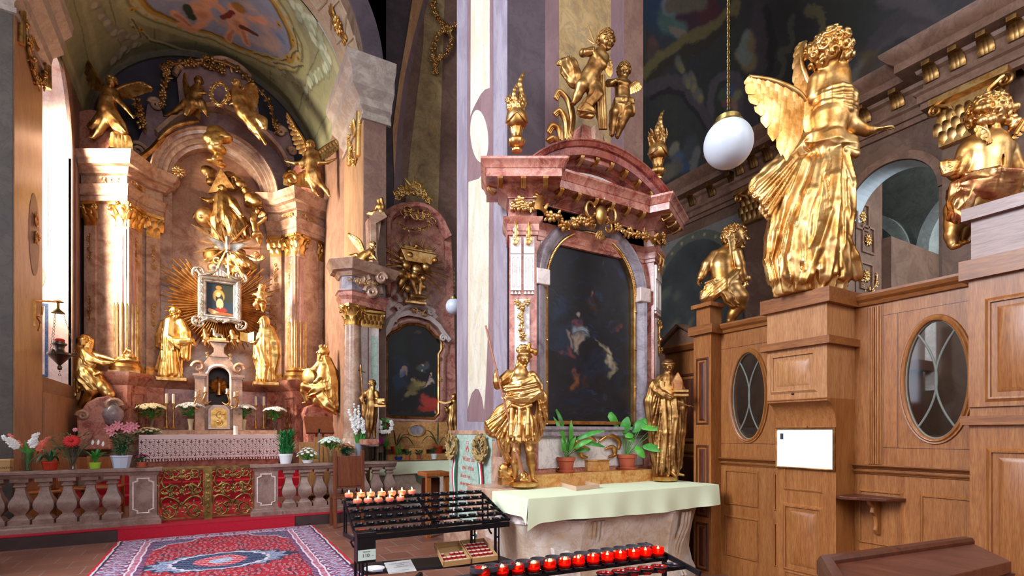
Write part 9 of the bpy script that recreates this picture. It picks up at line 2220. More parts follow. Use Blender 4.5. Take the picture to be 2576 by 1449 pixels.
c=np.array((P(593,1090,b=12.7)[0],12.7,1.402));T=thing('pillar_candle','short thick white candle standing on the lace cloth, right of the tabernacle','candle',c);MB().lathe([(0,0),(.045,0),(.045,.2),(.04,.205),(0,.205)],c,20).build('wax',plain('bright_wax','#f4f0ec',.5),T,40);MB().lathe([(.0,.2),(.047,.2),(.047,.212),(0,.212)],c,20).build('rim',G,T,40)
# tabernacle sconces with short candles
for i,(u,v,lb)in enumerate(((494,996,'lowest gilt sconce with a white candle, left side of the small tabernacle'),(517,984,'upper gilt sconce candle at the left pier of the small tabernacle'),(572,988,'upper gilt sconce candle at the right pier of the small tabernacle'),(591,996,'lowest gilt sconce with a white candle, right side of the small tabernacle'))):
 c=P(u,v,b=12.85);s_=-1 if i<2 else 1;T=thing('candle_sconce',lb,'sconce',c);g=MB();scroll(g,[c+(-s_*.1,.15,-.2),c+(-s_*.02,.05,-.26),c+(s_*.04,0,-.2),c+(0,0,-.05)],.018);g.lathe([(.0,-.05),(.045,-.02),(.04,-.01),(0,-.01)],c,12);g.build('arm',G,T,60);MB().lathe([(0,0),(.03,0),(.03,.09),(0,.09)],c,12).build('candle',WAXW,T,40)
 # potted plants, gilt box and tray on the near altar
def leafpot(u,v,b_,label,leaves,r_,h_):
 c=P(u,v,b=b_);c[2]=1.062;T=thing('potted_aspidistra',label,'potted plant',c);q=.0038
 mb=MB();mb.lathe([(0,.012),(r_*.74,.012),(r_*.93,h_*.74),(r_*1.05,h_*.76),(r_*1.08,h_*.98),(r_*.98,h_),(r_*.92,h_*.9),(0,h_*.9)],c,36);mb.build('pot',TERRA,T,35);MB().lathe([(0,0),(r_*.95,0),(r_*1.1,.02),(r_*1.1,.026),(r_*.9,.014),(0,.013)],c,30).build('saucer',TERRA,T,35);MB().lathe([(0,h_*.9),(r_*.9,h_*.9),(0,h_*.93)],c,20).build('soil',plain('dark_soil','#2c2018',.9)if 'dark_soil' not in MATS else MATS['dark_soil'],T,0)
 for k,(x0,y0,x1,y1,w_,dd)in enumerate(leaves):
  D0=float(np.dot(c,FWD));base=c+np.array((.01*(k%3-1),.01*(k%2),h_*.9));p0=np.array(P(x0,y0,D=D0+dd*.5));p1=np.array(P(x1,y1,D=D0+dd));m=MB();m.tube(smooth_path([base,(base+p0)/2+np.array((0,0,.01)),p0],4),.003,6)
  d=p1-p0;n_=nrm(-FWD+UP*.6)
  m.leafblade(p0,p1,w_,.12,n_,14,.0022,.14);m.build('leaf',LEAF if k%2 else plain('bright_leaf','#4c9c34',.38,noise=.25,nscale=15)if 'bright_leaf' not in MATS else MATS['bright_leaf']if k%2==0 else LEAF,T,60)
MAPX=lambda x:x/2.4183+1200
MAPY=lambda y:y/2.4183+850
L1_=[(MAPX(a),MAPY(b_),MAPX(c_),MAPY(d),w_,dd)for a,b_,c_,d,w_,dd in((540,640,465,480,.05,.02),(530,560,470,415,.045,.08),(570,640,572,500,.05,-.03),(600,620,775,565,.06,-.05),(590,670,700,620,.06,-.08),(640,640,780,665,.055,.05),(530,700,515,610,.045,-.02),(600,690,690,680,.05,.02),(560,690,600,600,.045,-.05),(548,690,560,600,.04,.03))]
leafpot(1424,1197,4.1,'leafy aspidistra in a terracotta pot, left on the orange marble step',L1_,.085,.15)
L2_=[(MAPX(a),MAPY(b_),MAPX(c_),MAPY(d),w_,dd)for a,b_,c_,d,w_,dd in((858,545,780,430,.1,.03),(890,580,918,480,.12,-.03),(950,590,900,600,.08,-.05),(945,570,1040,490,.12,.02),(1000,545,1140,555,.1,-.05),(1080,530,1192,500,.12,.03),(1060,590,1235,625,.05,.05),(1010,660,1170,685,.12,-.06),(965,660,1020,730,.1,-.05),(1010,500,1075,520,.09,.0),(915,600,958,635,.07,-.02))]
leafpot(1577,1185,4.1,'taller broad-leaved aspidistra in a terracotta pot, right on the orange marble step',L2_,.095,.16)
c=P(1507,1190,b=4.1);T=thing('gilded_box','small six-sided box marbled in gold and orange between the two terracotta pots','box',(c[0],c[1],1.062));MB().prism([(c[0]-.13,4.12),(c[0]-.06,4.06),(c[0]+.1,4.06),(c[0]+.13,4.1),(c[0]+.13,4.2),(c[0]-.13,4.2)],1.062,1.16,PLAN).build('body',ORANGEM,T,0,.003);MB().prism([(c[0]-.135,4.115),(c[0]-.062,4.052),(c[0]+.104,4.052),(c[0]+.135,4.095),(c[0]+.135,4.205),(c[0]-.135,4.205)],1.16,1.172,PLAN).build('lid',GB,T,0,.003)
def zt(u,v,z):p=P(u,v,z=z);return(p[0],p[1])
tz=.937;A=zt(1411,1224,tz);B=zt(1450,1235,tz);C_=zt(1507,1229,tz);D2=(A[0]+C_[0]-B[0],A[1]+C_[1]-B[1])
T=thing('card_tray','shallow open cardboard tray lying on the pale green cloth','tray',(*A,tz));MB().prism([A,B,C_,D2],tz+.001,tz+.006,PLAN).build('bottom',CARD,T,0)
mb=MB();mb.sweep([A,B,C_,D2],[(0,tz+.001),(0,tz+.04),(.004,tz+.04),(.004,tz+.001)],PLAN,closed=True);mb.build('rim',plain('pinkish_card','#c8a890',.8),T,0)
# == votive candle stands
CUPR=.031
WAXL=plain('lit_red_wax','#f08068',.4);WAXL.node_tree.nodes['Principled BSDF'].inputs['Subsurface Weight'].default_value=.4;WAXL.node_tree.nodes['Principled BSDF'].inputs['Subsurface Radius'].default_value=(.03,.008,.005)
GLOWR=plain('red_cup_glass','#ff1808',.12,trans=.75)
def cup_small(label,c,lit=True,group=None):
 T=thing('votive_candle',label,'votive candle',(0,0,0),0,group)
 MB().lathe([(0,.004),(.02,.004),(.028,.012),(.031,.026),(.0295,.038),(.027,.04),(.026,.03),(0,.03)],(0,0,0),20).build('cup',WAXL,T,50)
 MB().lathe([(0,.05-.02),(.004,.032),(.0055,.042),(.0035,.056),(0,.066)],(0,0,0),8).build('flame',FLAME,T,60);T.location=[float(x)for x in c];return T
def LP(p,q,t):return np.array(p)+(np.array(q)-np.array(p))*t
A0,A1=P(866,1258,z=.95),P(1214,1239,z=.95);B0,B1=P(893,1342,z=.74),P(1281,1306,z=.74)
B0=B0+(A0-A0);
CS=thing('candle_stand','black steel stand of sloping candle rails with twelve small lit candles at the left','candle stand',((A0[0]+B1[0])/2,(A0[1]+B1[1])/2,0))
dirx=nrm(A1-A0)
def boxbar(mb,p,q,w_,h_):
 p,q=np.array(p,float),np.array(q,float);d=nrm(q-p);s_=nrm(np.cross(d,UP if abs(d[2])<.99 else dirx));u_=np.cross(s_,d);vs=[e+s_*a_*w_/2+u_*b_*h_/2 for e in(p,q)for a_,b_ in((-1,-1),(1,-1),(1,1),(-1,1))];mb.add(vs,[(0,1,2,3),(7,6,5,4),(0,4,5,1),(1,5,6,2),(2,6,7,3),(3,7,4,0)])
NR=6
for k in range(NR):
 t=k/(NR-1);p,q=LP(A0,B0,t),LP(A1,B1,t);mb=MB();boxbar(mb,p,q,.035,.012);rl=mb.build('rail',BLACK,CS,0)
 for i in range(15):
  c=LP(p,q,(i+.55)/15.1)+UP*.006;MB().lathe([(.018,0),(.03,.004),(.033,.014),(.031,.014),(.027,.005),(.0,.003)],c,18).build('cup_holder',BLACK,rl,40)
for s_,p,q in((0,A0,B0),(1,A1,B1),(2,LP(A0,A1,.5),LP(B0,B1,.5))):
 mb=MB();boxbar(mb,p-UP*.01,q-UP*.01,.012,.022);mb.build('side_bar',BLACK,CS,0)
for s_ in(0,1):
 p,q=(A0,B0)if s_==0 else(A1,B1);f_=(B0-A0)*.15;z0=.70
 mb=MB();pb,qb=p.copy(),q.copy();pb[2]=z0;qb[2]=z0;boxbar(mb,pb,qb,.02,.03);boxbar(mb,p,pb,.012,.012);m_=LP(p,q,.2);m2=m_.copy();m2[2]=z0;boxbar(mb,m_,m2,.01,.01);mb.build('end_frame',BLACK,CS,0)
 inx=dirx*(.06 if s_==0 else-.1)
 for t in(.25 if s_==0 else .0,.9):
  e=LP(p,q,t)+inx;e[2]=z0;g_=e.copy();g_[2]=0;mb=MB();boxbar(mb,e,g_,.018,.018);e2=e+dirx*.03;g2=g_+dirx*.03;boxbar(mb,e2,g2,.01,.01)
  for z in(.6,.15):boxbar(mb,e*(1,1,0)+UP*z,e2*(1,1,0)+UP*z,.012,.012)
  mb.build('leg',BLACK,CS,0)
 mb=MB();e=LP(p,q,.55)+inx*.5;
 mb.tube([e*(1,1,0)+UP*.69,e*(1,1,0)+UP*.66-dirx*.025,e*(1,1,0)+UP*.63-dirx*.01,e*(1,1,0)+UP*.62],.008,6);mb.build('hook',BLACK,CS,60)
a0,a1,b0_,b1_=A0.copy(),A1.copy(),B0.copy(),B1.copy()
mb=MB();mb.prism([tuple(x[:2])for x in(a0,b0_,b1_,a1)],.69,.696,PLAN);mb.build('drip_tray',plain('dim_smoked_sheet','#40382e',.15),CS,0);mb=MB();x0_,x1_=b0_.copy(),b1_.copy();x0_[2]=x1_[2]=.70;boxbar(mb,x0_,x1_,.012,.04);boxbar(mb,B0,B1,.02,.02);mb.build('front_bar',BLACK,CS,0)
# lower shelf
SHZ=.44
s0,s1=P(881,1418,z=SHZ),P(1235,1390,z=SHZ);back_d=nrm(B0-A0)*(1,1,0)
sh=[s0[:2],(s0+back_d*.42)[:2],(s1+back_d*.42)[:2],s1[:2]]
MB().prism([tuple(x)for x in sh],SHZ-.02,SHZ,PLAN).build('shelf',BLACKW,CS,0)
litx=[(878,0),(908,0),(932,0),(960,0),(986,0),(1011,0),(1036,0),(899,1),(926,1),(952,1),(980,1),(1007,1)]
proto=None;ordn=['first','second','third','fourth','fifth','sixth','seventh']
for j,(u,k)in enumerate(litx):
 p,q=LP(A0,B0,k/(NR-1)),LP(A1,B1,k/(NR-1));best=min((abs(pjx(LP(p,q,t))[0]-u),t)for t in np.linspace(0,1,400))[1];c=LP(p,q,best)+UP*.01
 i=j if k==0 else j-7;lb='small lit red candle, %s from the left in the %s row of the left stand'%(ordn[i],'back' if k==0 else 'second')
 if proto is None:proto=cup_small(lb,c,group='lit candles on the left stand')
 else:dup(proto,c,label=lb)
for k,i,in((5,0),):
 c=LP(LP(A0,B0,1),LP(A1,B1,1),.55/15.1)+UP*.014;T=thing('spent_candle','burnt-out red candle stub in the near left holder of the left stand','candle',c);MB().lathe([(0,0),(.026,0),(.026,.008),(0,.009)],c,16).build('stub',TERRAR,T,40)
 # money box with its price label
mx0=P(903,1360,D=3.62);T=thing('offering_box','black metal offering box with a white price plate, hanging on the left candle stand','money box',mx0)
fb=np.array(P(899,1412,D=3.5));wbx=nrm(B1-B0);nb=nrm(np.cross(wbx,UP));wv=.125
OBM=lambda x,y,h:tuple(fb+wbx*x+UP*y+nb*h)
sgn=1 if np.dot(nb,FWD)<0 else-1
OBM=(lambda sg:(lambda x,y,h:tuple(fb+wbx*x+UP*y+nb*h*sg)))(sgn)
MB().box((0,-.02,-.1),(wv,.165,0),OBM).build('box',BLACK,T,0,.004);MB().box((-.004,.155,-.1),(wv+.004,.19,.004),OBM).build('lid',BLACK,T,0,.004)
pl_=MB().box((.004,.0,.001),(wv-.002,.072,.004),OBM).build('price_plate',plain('pale_green_plate','#c8dcd4',.4),T,0)
text('lettering','110',.034,OBM and(lambda x,y,z:OBM(x,y,.0046+z)),BLACKW,pl_,.03,.022);text('small_lettering','Mécses ára:',.0105,(lambda x,y,z:OBM(x,y,.0046+z)),BLACKW,pl_,.036,.056);text('unit_lettering','Ft.',.0095,(lambda x,y,z:OBM(x,y,.0046+z)),BLACKW,pl_,.099,.025)
# things on the shelf
def shp(u,v):return P(u,v,z=SHZ)
c=shp(941,1436);T=thing('white_plate','white china plate on the black lower shelf of the left stand','plate',c);MB().lathe([(0,.003),(.05,.003),(.062,.008),(.078,.02),(.076,.022),(.058,.012),(0,.008)],c,40).build('plate',WHITEC,T,60)
c=shp(946,1442);c[2]+=.012;T=thing('matchbox','little grey and lilac matchbox lying in the white plate','matchbox',c);mb=MB();mb.box((-.022,-.008,0),(.022,.008,.01),lambda x,y,z:tuple(c+wbx*x+nb*y*sgn*-1+UP*z+(x+.02)*.6*RIGHT));mb.build('box',plain('grey_lilac_card','#9090a8',.7),T,0)
q=[shp(*t)for t in((966,1417),(1033,1408),(1048,1436),(978,1445))]
T=thing('paper_notice','printed white sheet in a clear sleeve lying on the black lower shelf','paper notice',q[0]);ps=MB().prism([tuple(x[:2])for x in q],SHZ+.001,SHZ+.003,PLAN).build('sheet',PAPER,T,0)
ex,ey=q[1]-q[0],q[3]-q[0]
def NM(x,y,z):p=q[0]+ex*x+ey*(1-y);return(p[0],p[1],SHZ+.0032+z)
for s_,yy,xx,sz in(('A mécsek meggyújtásának',.76,.52,.105),('adománya',.6,.52,.105),('a templom javára',.44,.52,.105),('Köszönjük',.12,.62,.08)):text('lettering',s_,sz,lambda x,y,z:NM(x,y,z*.01),plain('grey_ink','#5c6480',.8)if 'grey_ink' not in MATS else MATS['grey_ink'],ps,xx,yy,'CENTER',.01,.7)
# cartons of new candles
q0=P(1092,1378,z=.5);cb=[P(*t,z=z)for t,z in(((1115,1426),.49),((1253,1408),.49),((1223,1371),.53),((1092,1377),.53))]
o_=cb[0];ex=cb[1]-cb[0];ey=cb[3]-cb[0];W1=np.linalg.norm(ex);ez=nrm(np.cross(ex,ey));ez=ez if ez[2]>0 else-ez
def CM(x,y,z):return tuple(o_+ex*x+ey*y+ez*z)
for k,(x0,x1,lb,cells)in enumerate(((0,.49,'left cardboard carton of new red candles, half emptied',[(1,0),(2,0),(3,0),(4,0),(0,0),(0,1),(1,1),(2,1),(3,1),(4,1),(4,2),(3,2),(2,2),(0,2)]),(.51,1.0,'right cardboard carton packed full of new red candles',[(i,j)for j in range(5)for i in range(5)]))):
 T=thing('candle_carton',lb,'carton',CM((x0+x1)/2,.5,0));mb=MB();e_=.006
 mb.box((x0,0,-.003),(x1,1,.0),CM)
 for(a_,b_,c_,d)in((x0,x1,0,.03),(x0,x1,.97,1),(x0,x0+.015,0,1),(x1-.015,x1,0,1)):mb.box((a_,c_,0),(b_,d,.034),CM)
 mb.build('carton',CARD,T,0)
 pr2=None
 for(i,j)in cells:
  cx_=x0+.02+(x1-x0-.04)*(i+.5)/5;cy_=.04+.92*(j+.5)/5;cc=np.array(CM(cx_,cy_,.001));lb2='new red candle with a white lid in the %s carton'%('half-empty' if k==0 else 'full')
  if pr2 is None:
   t2=thing('new_candle',lb2,'candle',(0,0,0),0,'new candles in the %s carton'%('half-empty' if k==0 else 'full'));MB().lathe([(0,0),(.016,0),(.0185,.012),(.0185,.015),(0,.015)],(0,0,0),16).build('cup',MATS['red_cup_plastic']if 'red_cup_plastic' in MATS else plain('red_cup_plastic','#a01420',.35),t2,40);MB().lathe([(0,.0152),(.0165,.0152),(.016,.0165),(0,.0165)],(0,0,0),16).build('lid',MATS['lid_pink']if 'lid_pink' in MATS else plain('lid_pink','#e8c8cc',.5),t2,40);t2.location=cc.tolist();pr2=t2
  else:dup(pr2,cc)
  # near stand of lit red glasses
NS=thing('candle_stand','near black steel candle stand holding a row of thirteen lit red glasses','candle stand',(1.3,1.9,0))
lc=[1215,1262,1301,1341,1381.5,1419.5,1454.5,1492,1528,1561,1593.5,1624,1655.5]
L0,L1r=P(1215,1457,z=.9),P(1656,1401,z=.9)
R0,R1=P(1241,1435,z=.925),P(1622,1381,z=.925);F0,F1=P(1480,1451,z=.885),P(1690,1424,z=.885)
def ext(p,q,a_,b_):return LP(p,q,a_),LP(p,q,b_)
rows_=[('back',*ext(R0,R1,-.35,1.06)),('middle',*ext(L0,L1r,-.3,1.05)),('front',*ext(F0,F1,-2.1,1.15))]
for nm,p,q in rows_:
 mb=MB();boxbar(mb,p-UP*.01,q-UP*.01,.03,.012);mb.build('rail',BLACK,NS,0)
e0,e1=rows_[0][2],rows_[2][2];mb=MB();d=e1-e0;boxbar(mb,e0-d*.25,e1+d*.5,.012,.02);mb.build('side_bar',BLACK,NS,0);mb=MB();g_=LP(e0,e1,.4).copy();boxbar(mb,g_,g_*(1,1,0),.016,.016);mb.build('leg',BLACK,NS,0)
e0,e1=rows_[0][1],rows_[2][1];mb=MB();boxbar(mb,e0-d*.25,e1+d*.5,.012,.02);mb.build('side_bar',BLACK,NS,0);mb=MB();g_=LP(e0,e1,.4).copy();boxbar(mb,g_,g_*(1,1,0),.016,.016);mb.build('leg',BLACK,NS,0)
def holder(c,r_=.034,mat=BLACK):MB().lathe([(.012,-.004),(r_*.9,-.002),(r_,.006),(r_*.96,.008),(r_*.85,.001),(0,-.002)],c,24).build('cup_holder',mat,NS,50)
for u in(1204,1237,1279,1317,1354,1392,1428,1464,1498,1530,1562,1593,1622):
 b_=min((abs(pjx(LP(rows_[0][1],rows_[0][2],t))[0]-u),t)for t in np.linspace(0,1,500))[1];c=LP(rows_[0][1],rows_[0][2],b_);MB().lathe([(.012,.0),(.03,.002),(.034,.016),(.034,.022),(.0315,.022),(.029,.008),(0,.004)],c,28).build('cup_holder',plain('sooty_glass_ring','#4c4850',.25,trans=.3)if 'sooty_glass_ring' not in MATS else MATS['sooty_glass_ring'],NS,50)
pr3=None
wordn=['first','second','third','fourth','fifth','sixth','seventh','eighth','ninth','tenth','eleventh','twelfth','thirteenth']
for i,u in enumerate(lc):
 b_=min((abs(pjx(LP(rows_[1][1],rows_[1][2],t))[0]-u),t)for t in np.linspace(0,1,600))[1];c=LP(rows_[1][1],rows_[1][2],b_);holder(c)
 lb='lit candle in a red glass, %s from the left in the near stand\'s row'%wordn[i]
 if pr3 is None:
  T=thing('glass_candle',lb,'votive candle',(0,0,0),0,'lit red glasses on the near stand')
  MB().lathe([(0,.0),(.018,.0),(.026,.012),(.028,.024),(.025,.036),(.027,.043),(.0255,.043),(.0235,.036),(.026,.024),(.024,.014),(0,.004)],(0,0,0),28).build('glass',GLOWR,T,60);MB().lathe([(0,.006),(.021,.008),(.023,.018),(0,.0185)],(0,0,0),20).build('wax',WAXL,T,40);MB().lathe([(0,.018),(.0035,.021),(.0055,.03),(.0035,.042),(0,.05)],(0,0,0),10).build('flame',FLAME,T,60);T.location=c.tolist();pr3=T
 else:dup(pr3,c,label=lb)
pr4=None
for i,u in enumerate((1522,1560,1591,1625,1658)):
 b_=min((abs(pjx(LP(rows_[2][1],rows_[2][2],t))[0]-u),t)for t in np.linspace(0,1,900))[1];c=LP(rows_[2][1],rows_[2][2],b_)
 lb='burnt-low red glass candle, %s in the near stand\'s front row'%wordn[i]
 if pr4 is None:
  T=thing('unlit_glass_candle',lb,'votive candle',(0,0,0),0,'unlit red glasses in the near stand\'s front row');MB().lathe([(0,-.02),(.022,-.018),(.029,.0),(.031,.008),(.0295,.008),(.026,-.004),(0,-.012)],(0,0,0),26).build('glass',GLOWR,T,60);MB().lathe([(0,-.0118),(.024,-.0035),(0,-.003)],(0,0,0),20).build('wax',PETR,T,40);T.location=c.tolist();pr4=T
 else:dup(pr4,c,label=lb)
for u in(1522,1560,1591,1625,1658,1689):
 b_=min((abs(pjx(LP(rows_[2][1],rows_[2][2],t))[0]-u),t)for t in np.linspace(0,1,900))[1];holder(LP(rows_[2][1],rows_[2][2],b_),.035)
 # == lamps
def globe(c,r_,label,chain_top,q=1.0):
 T=thing('globe_lamp',label,'hanging lamp',c);c=np.array(c,float);s=MB();s.blob(c,r_,48,32);s.build('glass_globe',MATS['opal_glass']if 'opal_glass' in MATS else plain('opal_glass','#c4ccd8',.3),T,60)
 MB().lathe([(r_*.62,r_*.78),(r_*.64,r_*.84),(r_*.5,r_*.86),(r_*.5,r_*1.1),(r_*.46,r_*1.13),(r_*.2,r_*1.2),(r_*.14,r_*1.24),(0,r_*1.25)],c,36).build('metal_collar',BRASS,T,40)
 MB().lathe([(r_*.14,r_*1.2),(r_*.15,r_*1.3),(r_*.1,r_*1.42),(0,r_*1.44)],c,20).build('socket',BLACK,T,40)
 mb=MB();z=c[2]+r_*1.4;k=0;l=.03
 while z<chain_top:
  pts=[];
  for j in range(10):
   t=j/10*2*PI;x,y=.0085*math.cos(t),(l*.62)*math.sin(t);pts.append((c[0]+(x if k%2 else 0),c[1]+(0 if k%2 else x),z+y+l/2))
  mb.tube(pts,.0024,5,closed=True);z+=l*.92;k+=1
 mb.build('chain',BRASS,T,60);return T
gc=P(1832,362,D=3.55);globe(gc,.161,'white opal glass globe hanging on a chain left of the large angel',gc[2]+2.2)
gc2=P(1142,771,D=6.9);globe(gc2,.11,'small white globe lamp peeping out behind the pillar\'s left edge',gc2[2]+.5)
# sanctuary lamp on its wrought bracket
br=P(80,790,a=AL);T=thing('sanctuary_lamp','dark bronze hanging lamp with a red cup on three chains before the chapel window','hanging lamp',P(148,890,D=8.6));lp0=P(146,760,D=8.6)
wb=P(82,790,a=AL)+np.array((.03,0,0))
g=MB();zt_,zb_=P(82,752,a=AL)[2],P(82,820,a=AL)[2];g.box((wb[0]-.02,wb[1]-.015,zb_),(wb[0]+.01,wb[1]+.015,zt_));top=np.array((wb[0],wb[1],zt_-.03));g.tube([top,LP(top,lp0,.5)+UP*.01,lp0],[.018,.015,.012],7);g.tube(smooth_path([np.array((wb[0],wb[1],zt_-.25)),LP(top,lp0,.25)-UP*.22,LP(top,lp0,.3)-UP*.08],5),.015,6);g.tube(smooth_path([np.array((wb[0],wb[1],zt_-.25)),LP(top,lp0,.2)-UP*.34,LP(top,lp0,.12)-UP*.45],5),.013,6);g.build('bracket',G,T,60)
g=MB();g.lathe([(0,.05),(.02,.04),(.07,.01),(.08,0),(.02,-.01),(.02,-.1),(.03,-.12),(.085,-.17),(.09,-.185),(.0,-.19)],lp0,20);g.build('crown_cap',BRASS,T,50)
vc=P(150,893,D=8.6);g=MB();g.lathe([(.0,-.29),(.012,-.28),(.0,-.26),(.03,-.24),(.035,-.2),(.02,-.17),(.06,-.12),(.13,-.04),(.17,.0),(.16,.03),(.08,.06),(.06,.1),(.07,.15),(.1,.17),(.1,.19),(.07,.2),(.07,.22),(.0,.22)],vc,32);g.tube([vc+UP*-.33+RIGHT*.02*math.cos(t)+UP*.02*math.sin(t)for t in np.linspace(0,6.2,10)],.004,5,closed=True)
for k in range(3):t=k*2.094+.3;o=np.array((math.cos(t),math.sin(t),0));volute(g,vc+o*.19+UP*.02,o,UP,.045,.014,1.3)
g.build('bowl',plain('tarnished_bronze','#5c5048',.35,metal=.8),T,50);MB().lathe([(0,.2),(.06,.2),(.07,.25),(.05,.27),(0,.27)],vc,18).build('red_cup',PETR,T,50)
for k in range(3):
 t=k*2.094+.3;a_=lp0+np.array((math.cos(t),math.sin(t),0))*.07-UP*.18;b_=vc+np.array((math.cos(t),math.sin(t),0))*.2+UP*.06;g=MB();n=24
 for j in range(n):p,q=LP(a_,b_,j/n),LP(a_,b_,(j+.85)/n);g.tube([p,LP(p,q,.5)+RIGHT*.008*(-1)**j,q],.005,4)
 g.build('chain',BRASS,T,60)
 # == memorial slab with wreaths
PX=PA0
def pl(u,v):p=P(u,v,a=PX-.03);return(p[1],p[2])
PLQ=thing('memorial_slab','pale green marble memorial slab with red lettering on the pillar\'s left face','memorial slab',(PX,5.1,.4))
MSL=WALLA(PX,-1);yb0,yb1=pl(1238,1200)[0],pl(1131,1200)[0];zt0=1.455;zb0=.43
MB().prism([(yb0,zb0),(yb1,zb0),(yb1,zt0-.03),(yb0,zt0-.03)],.0,.035,MSL).build('slab',SLABG,PLQ,0,.004)
MB().prism([(yb0-.02,zt0-.03),(yb1+.02,zt0-.03),(yb1+.02,zt0+.02),(yb0-.02,zt0+.02)],.0,.04,MSL).build('top_border',PINK,PLQ,0,.004)
MB().prism([(yb0-.16,.3),(yb0,.3),(yb0,1.36),(yb0-.16,1.36)],0,.03,MSL).build('side_border',PINK,PLQ,0,.004)
struct(MB().box((2.5,4.36,0),(2.56,yb0-.02,1.2)).build('trim_40',PINK,smooth=0))
REDP=plain('red_inscription','#c84838',.7)
TXM=lambda x,y,z:MSL(yb1-x,y,.0365+z)
Wd=yb1-yb0
for s_,y,xx,sz in(('Walter Lux',1.12,.5,.085),('1894 - 1972 ból',1.02,.48,.062),('alkotott e paj',.93,.42,.062),('zólo nyer kommenik ri pasztált',.84,.5,.062),('hazai és a gyermek lesz üdvözöljük',.75,.52,.062),('1945-ben Gróflaz nem a szenteget',.66,.55,.062),('és a zenében lüktet',.57,.42,.062)):
 text('lettering',s_,sz,TXM,REDP,PLQ,Wd*xx,y,'CENTER',.0006,.62 if len(s_)>20 else .8)
 # shield of arms
sx,sy=Wd*.47,1.26
shp_=[(-.035,.09),(.035,.09),(.035,.0),(.03,-.03),(0,-.075),(-.03,-.03),(-.035,0)]
mb=MB();mb.sweep([(sx+x,sy+y)for x,y in shp_],[(0,0),(0,.001),(.003,.001),(.003,0)],lambda x,y,h:TXM(x,y,h),closed=True);mb.prism([(sx-.035,sy-.005),(sx,sy+.05),(sx+.035,sy-.005),(sx+.035,sy-.035),(sx,sy+.018),(sx-.035,sy-.035)],0,.001,lambda x,y,h:TXM(x,y,h))
for(x,y)in((-.018,.068),(.018,.068),(0,-.03)):mb.prism([(sx+x-.006,sy+y-.006),(sx+x+.006,sy+y-.006),(sx+x,sy+y+.008)],0,.001,lambda x_,y_,h:TXM(x_,y_,h))
mb.build('coat_of_arms',REDP,PLQ,0)
DRY=plain('dried_leaves','#a08450',.6,noise=.35,nscale=30)
RIBR,RIBW,RIBG=plain('red_ribbon','#d83040',.5),plain('white_ribbon','#f0f0ee',.5),plain('green_ribbon','#1c8468',.5)
for(u,v,lb)in((1136,1122,'dried leaf wreath with a red, white and green ribbon at the slab\'s left edge'),(1208,1127,'dried leaf wreath with a long tricolour ribbon, right on the memorial slab')):
 c=P(u,v,a=PX-.09);T=thing('leaf_wreath',lb,'wreath',c);mb=MB();rr=random.Random(u)
 for i in range(110):
  t=rr.uniform(0,6.28);q=.1+rr.uniform(-.03,.03);e=np.array((0,math.cos(t),math.sin(t)));tg=np.array((0,-math.sin(t),math.cos(t)));b_=c+e*q*np.array((1,1,1.15))+np.array((rr.uniform(-.03,.03),0,0));d=tg*.8+e*rr.uniform(-.6,.6)+np.array((-rr.uniform(.1,.7),0,0));mb.leafblade(b_,b_+nrm(d)*rr.uniform(.045,.07),.035,.2,(-1,0,.2),4,.002,.3)
 mb.tube([c+np.array((0,.1*math.cos(t),.115*math.sin(t)))for t in np.linspace(0,6.28,24)[:-1]],.03,7,closed=True);mb.build('leaves',DRY,T,60)
 yc=c[1]+(.05 if u>1200 else-.03);xo=PX-.06
 for k,m_ in enumerate((RIBG,RIBW,RIBR)):
  y0=yc-(k-1)*.03
  if u<1200:y0=yc+(k-1)*.03
  g=MB();g.grid(lambda a_,b_,y0=y0,k=k:(xo-.01-.008*math.sin(b_*9+u),y0+(a_-.5)*.03+.012*math.sin(b_*5+u),c[2]-.1-b_*.72),2,22,.002);g.build('ribbon',m_,T,60)
  # ribboned wreath lying by the pillar's foot
c=P(1212,1362,D=5.6);c=np.array((c[0],c[1],c[2]));T=thing('ribbon_wreath','white and green ribbon wreath leaning at the foot of the pillar','wreath',c)
for k in range(14):
 t0,t1=k/14*5.2,(k+1)/14*5.2;g=MB();g.tube([c+RIGHT*.085*math.cos(t)+UP*.1*math.sin(t)for t in np.linspace(t0,t1,5)],.032-.001*k,10);g.build('wrapped_band',(RIBG,RIBW)[k%2],T,60)
for k in range(4):g=MB();x=-.06+.04*k;g.grid(lambda a_,b_,x=x:tuple(c+RIGHT*(x+(a_-.5)*.035+.01*math.sin(b_*6))-UP*(.06+b_*.42)-FWD*.03*b_),2,12,.002);g.build('ribbon_tail',(RIBW,RIBG)[k%2],T,60)
# == wooden furniture
def stick(mb,p,q,w_,h_=None):boxbar(mb,p,q,w_,h_ or w_)
# high-backed chair seen from behind by the rail
ch=thing('high_back_chair','plain brown wooden chair with a tall square back, turned to the balustrade','chair',P(875,1325,z=0));bq=8.2
xl,xr=P(843,1200,b=8.12)[0],P(912,1200,b=8.12)[0];CW=wood('brown_chair_wood','#5c2c18','#70381e','#834828',axis='z')
for x in(xl,xr):MB().box((x-.025,8.09,0),(x+.025,8.15,1.17)).build('leg',CW,ch,0,.006)
for x in(xl,xr):MB().box((x-.022,8.4,0),(x+.022,8.44,.45)).build('leg',CW,ch,0,.005)
MB().box((xl+.025,8.1,.62),(xr-.025,8.135,1.06)).build('backrest',CW,ch,0,.004);MB().box((xl-.02,8.08,.44),(xr+.02,8.46,.475)).build('seat',CW,ch,0,.006)
mb=MB();mb.box((xl,8.1,.6),(xr,8.14,.63));mb.box((xl,8.1,1.06),(xr,8.14,1.09));mb.build('back_rail',CW,ch,0)
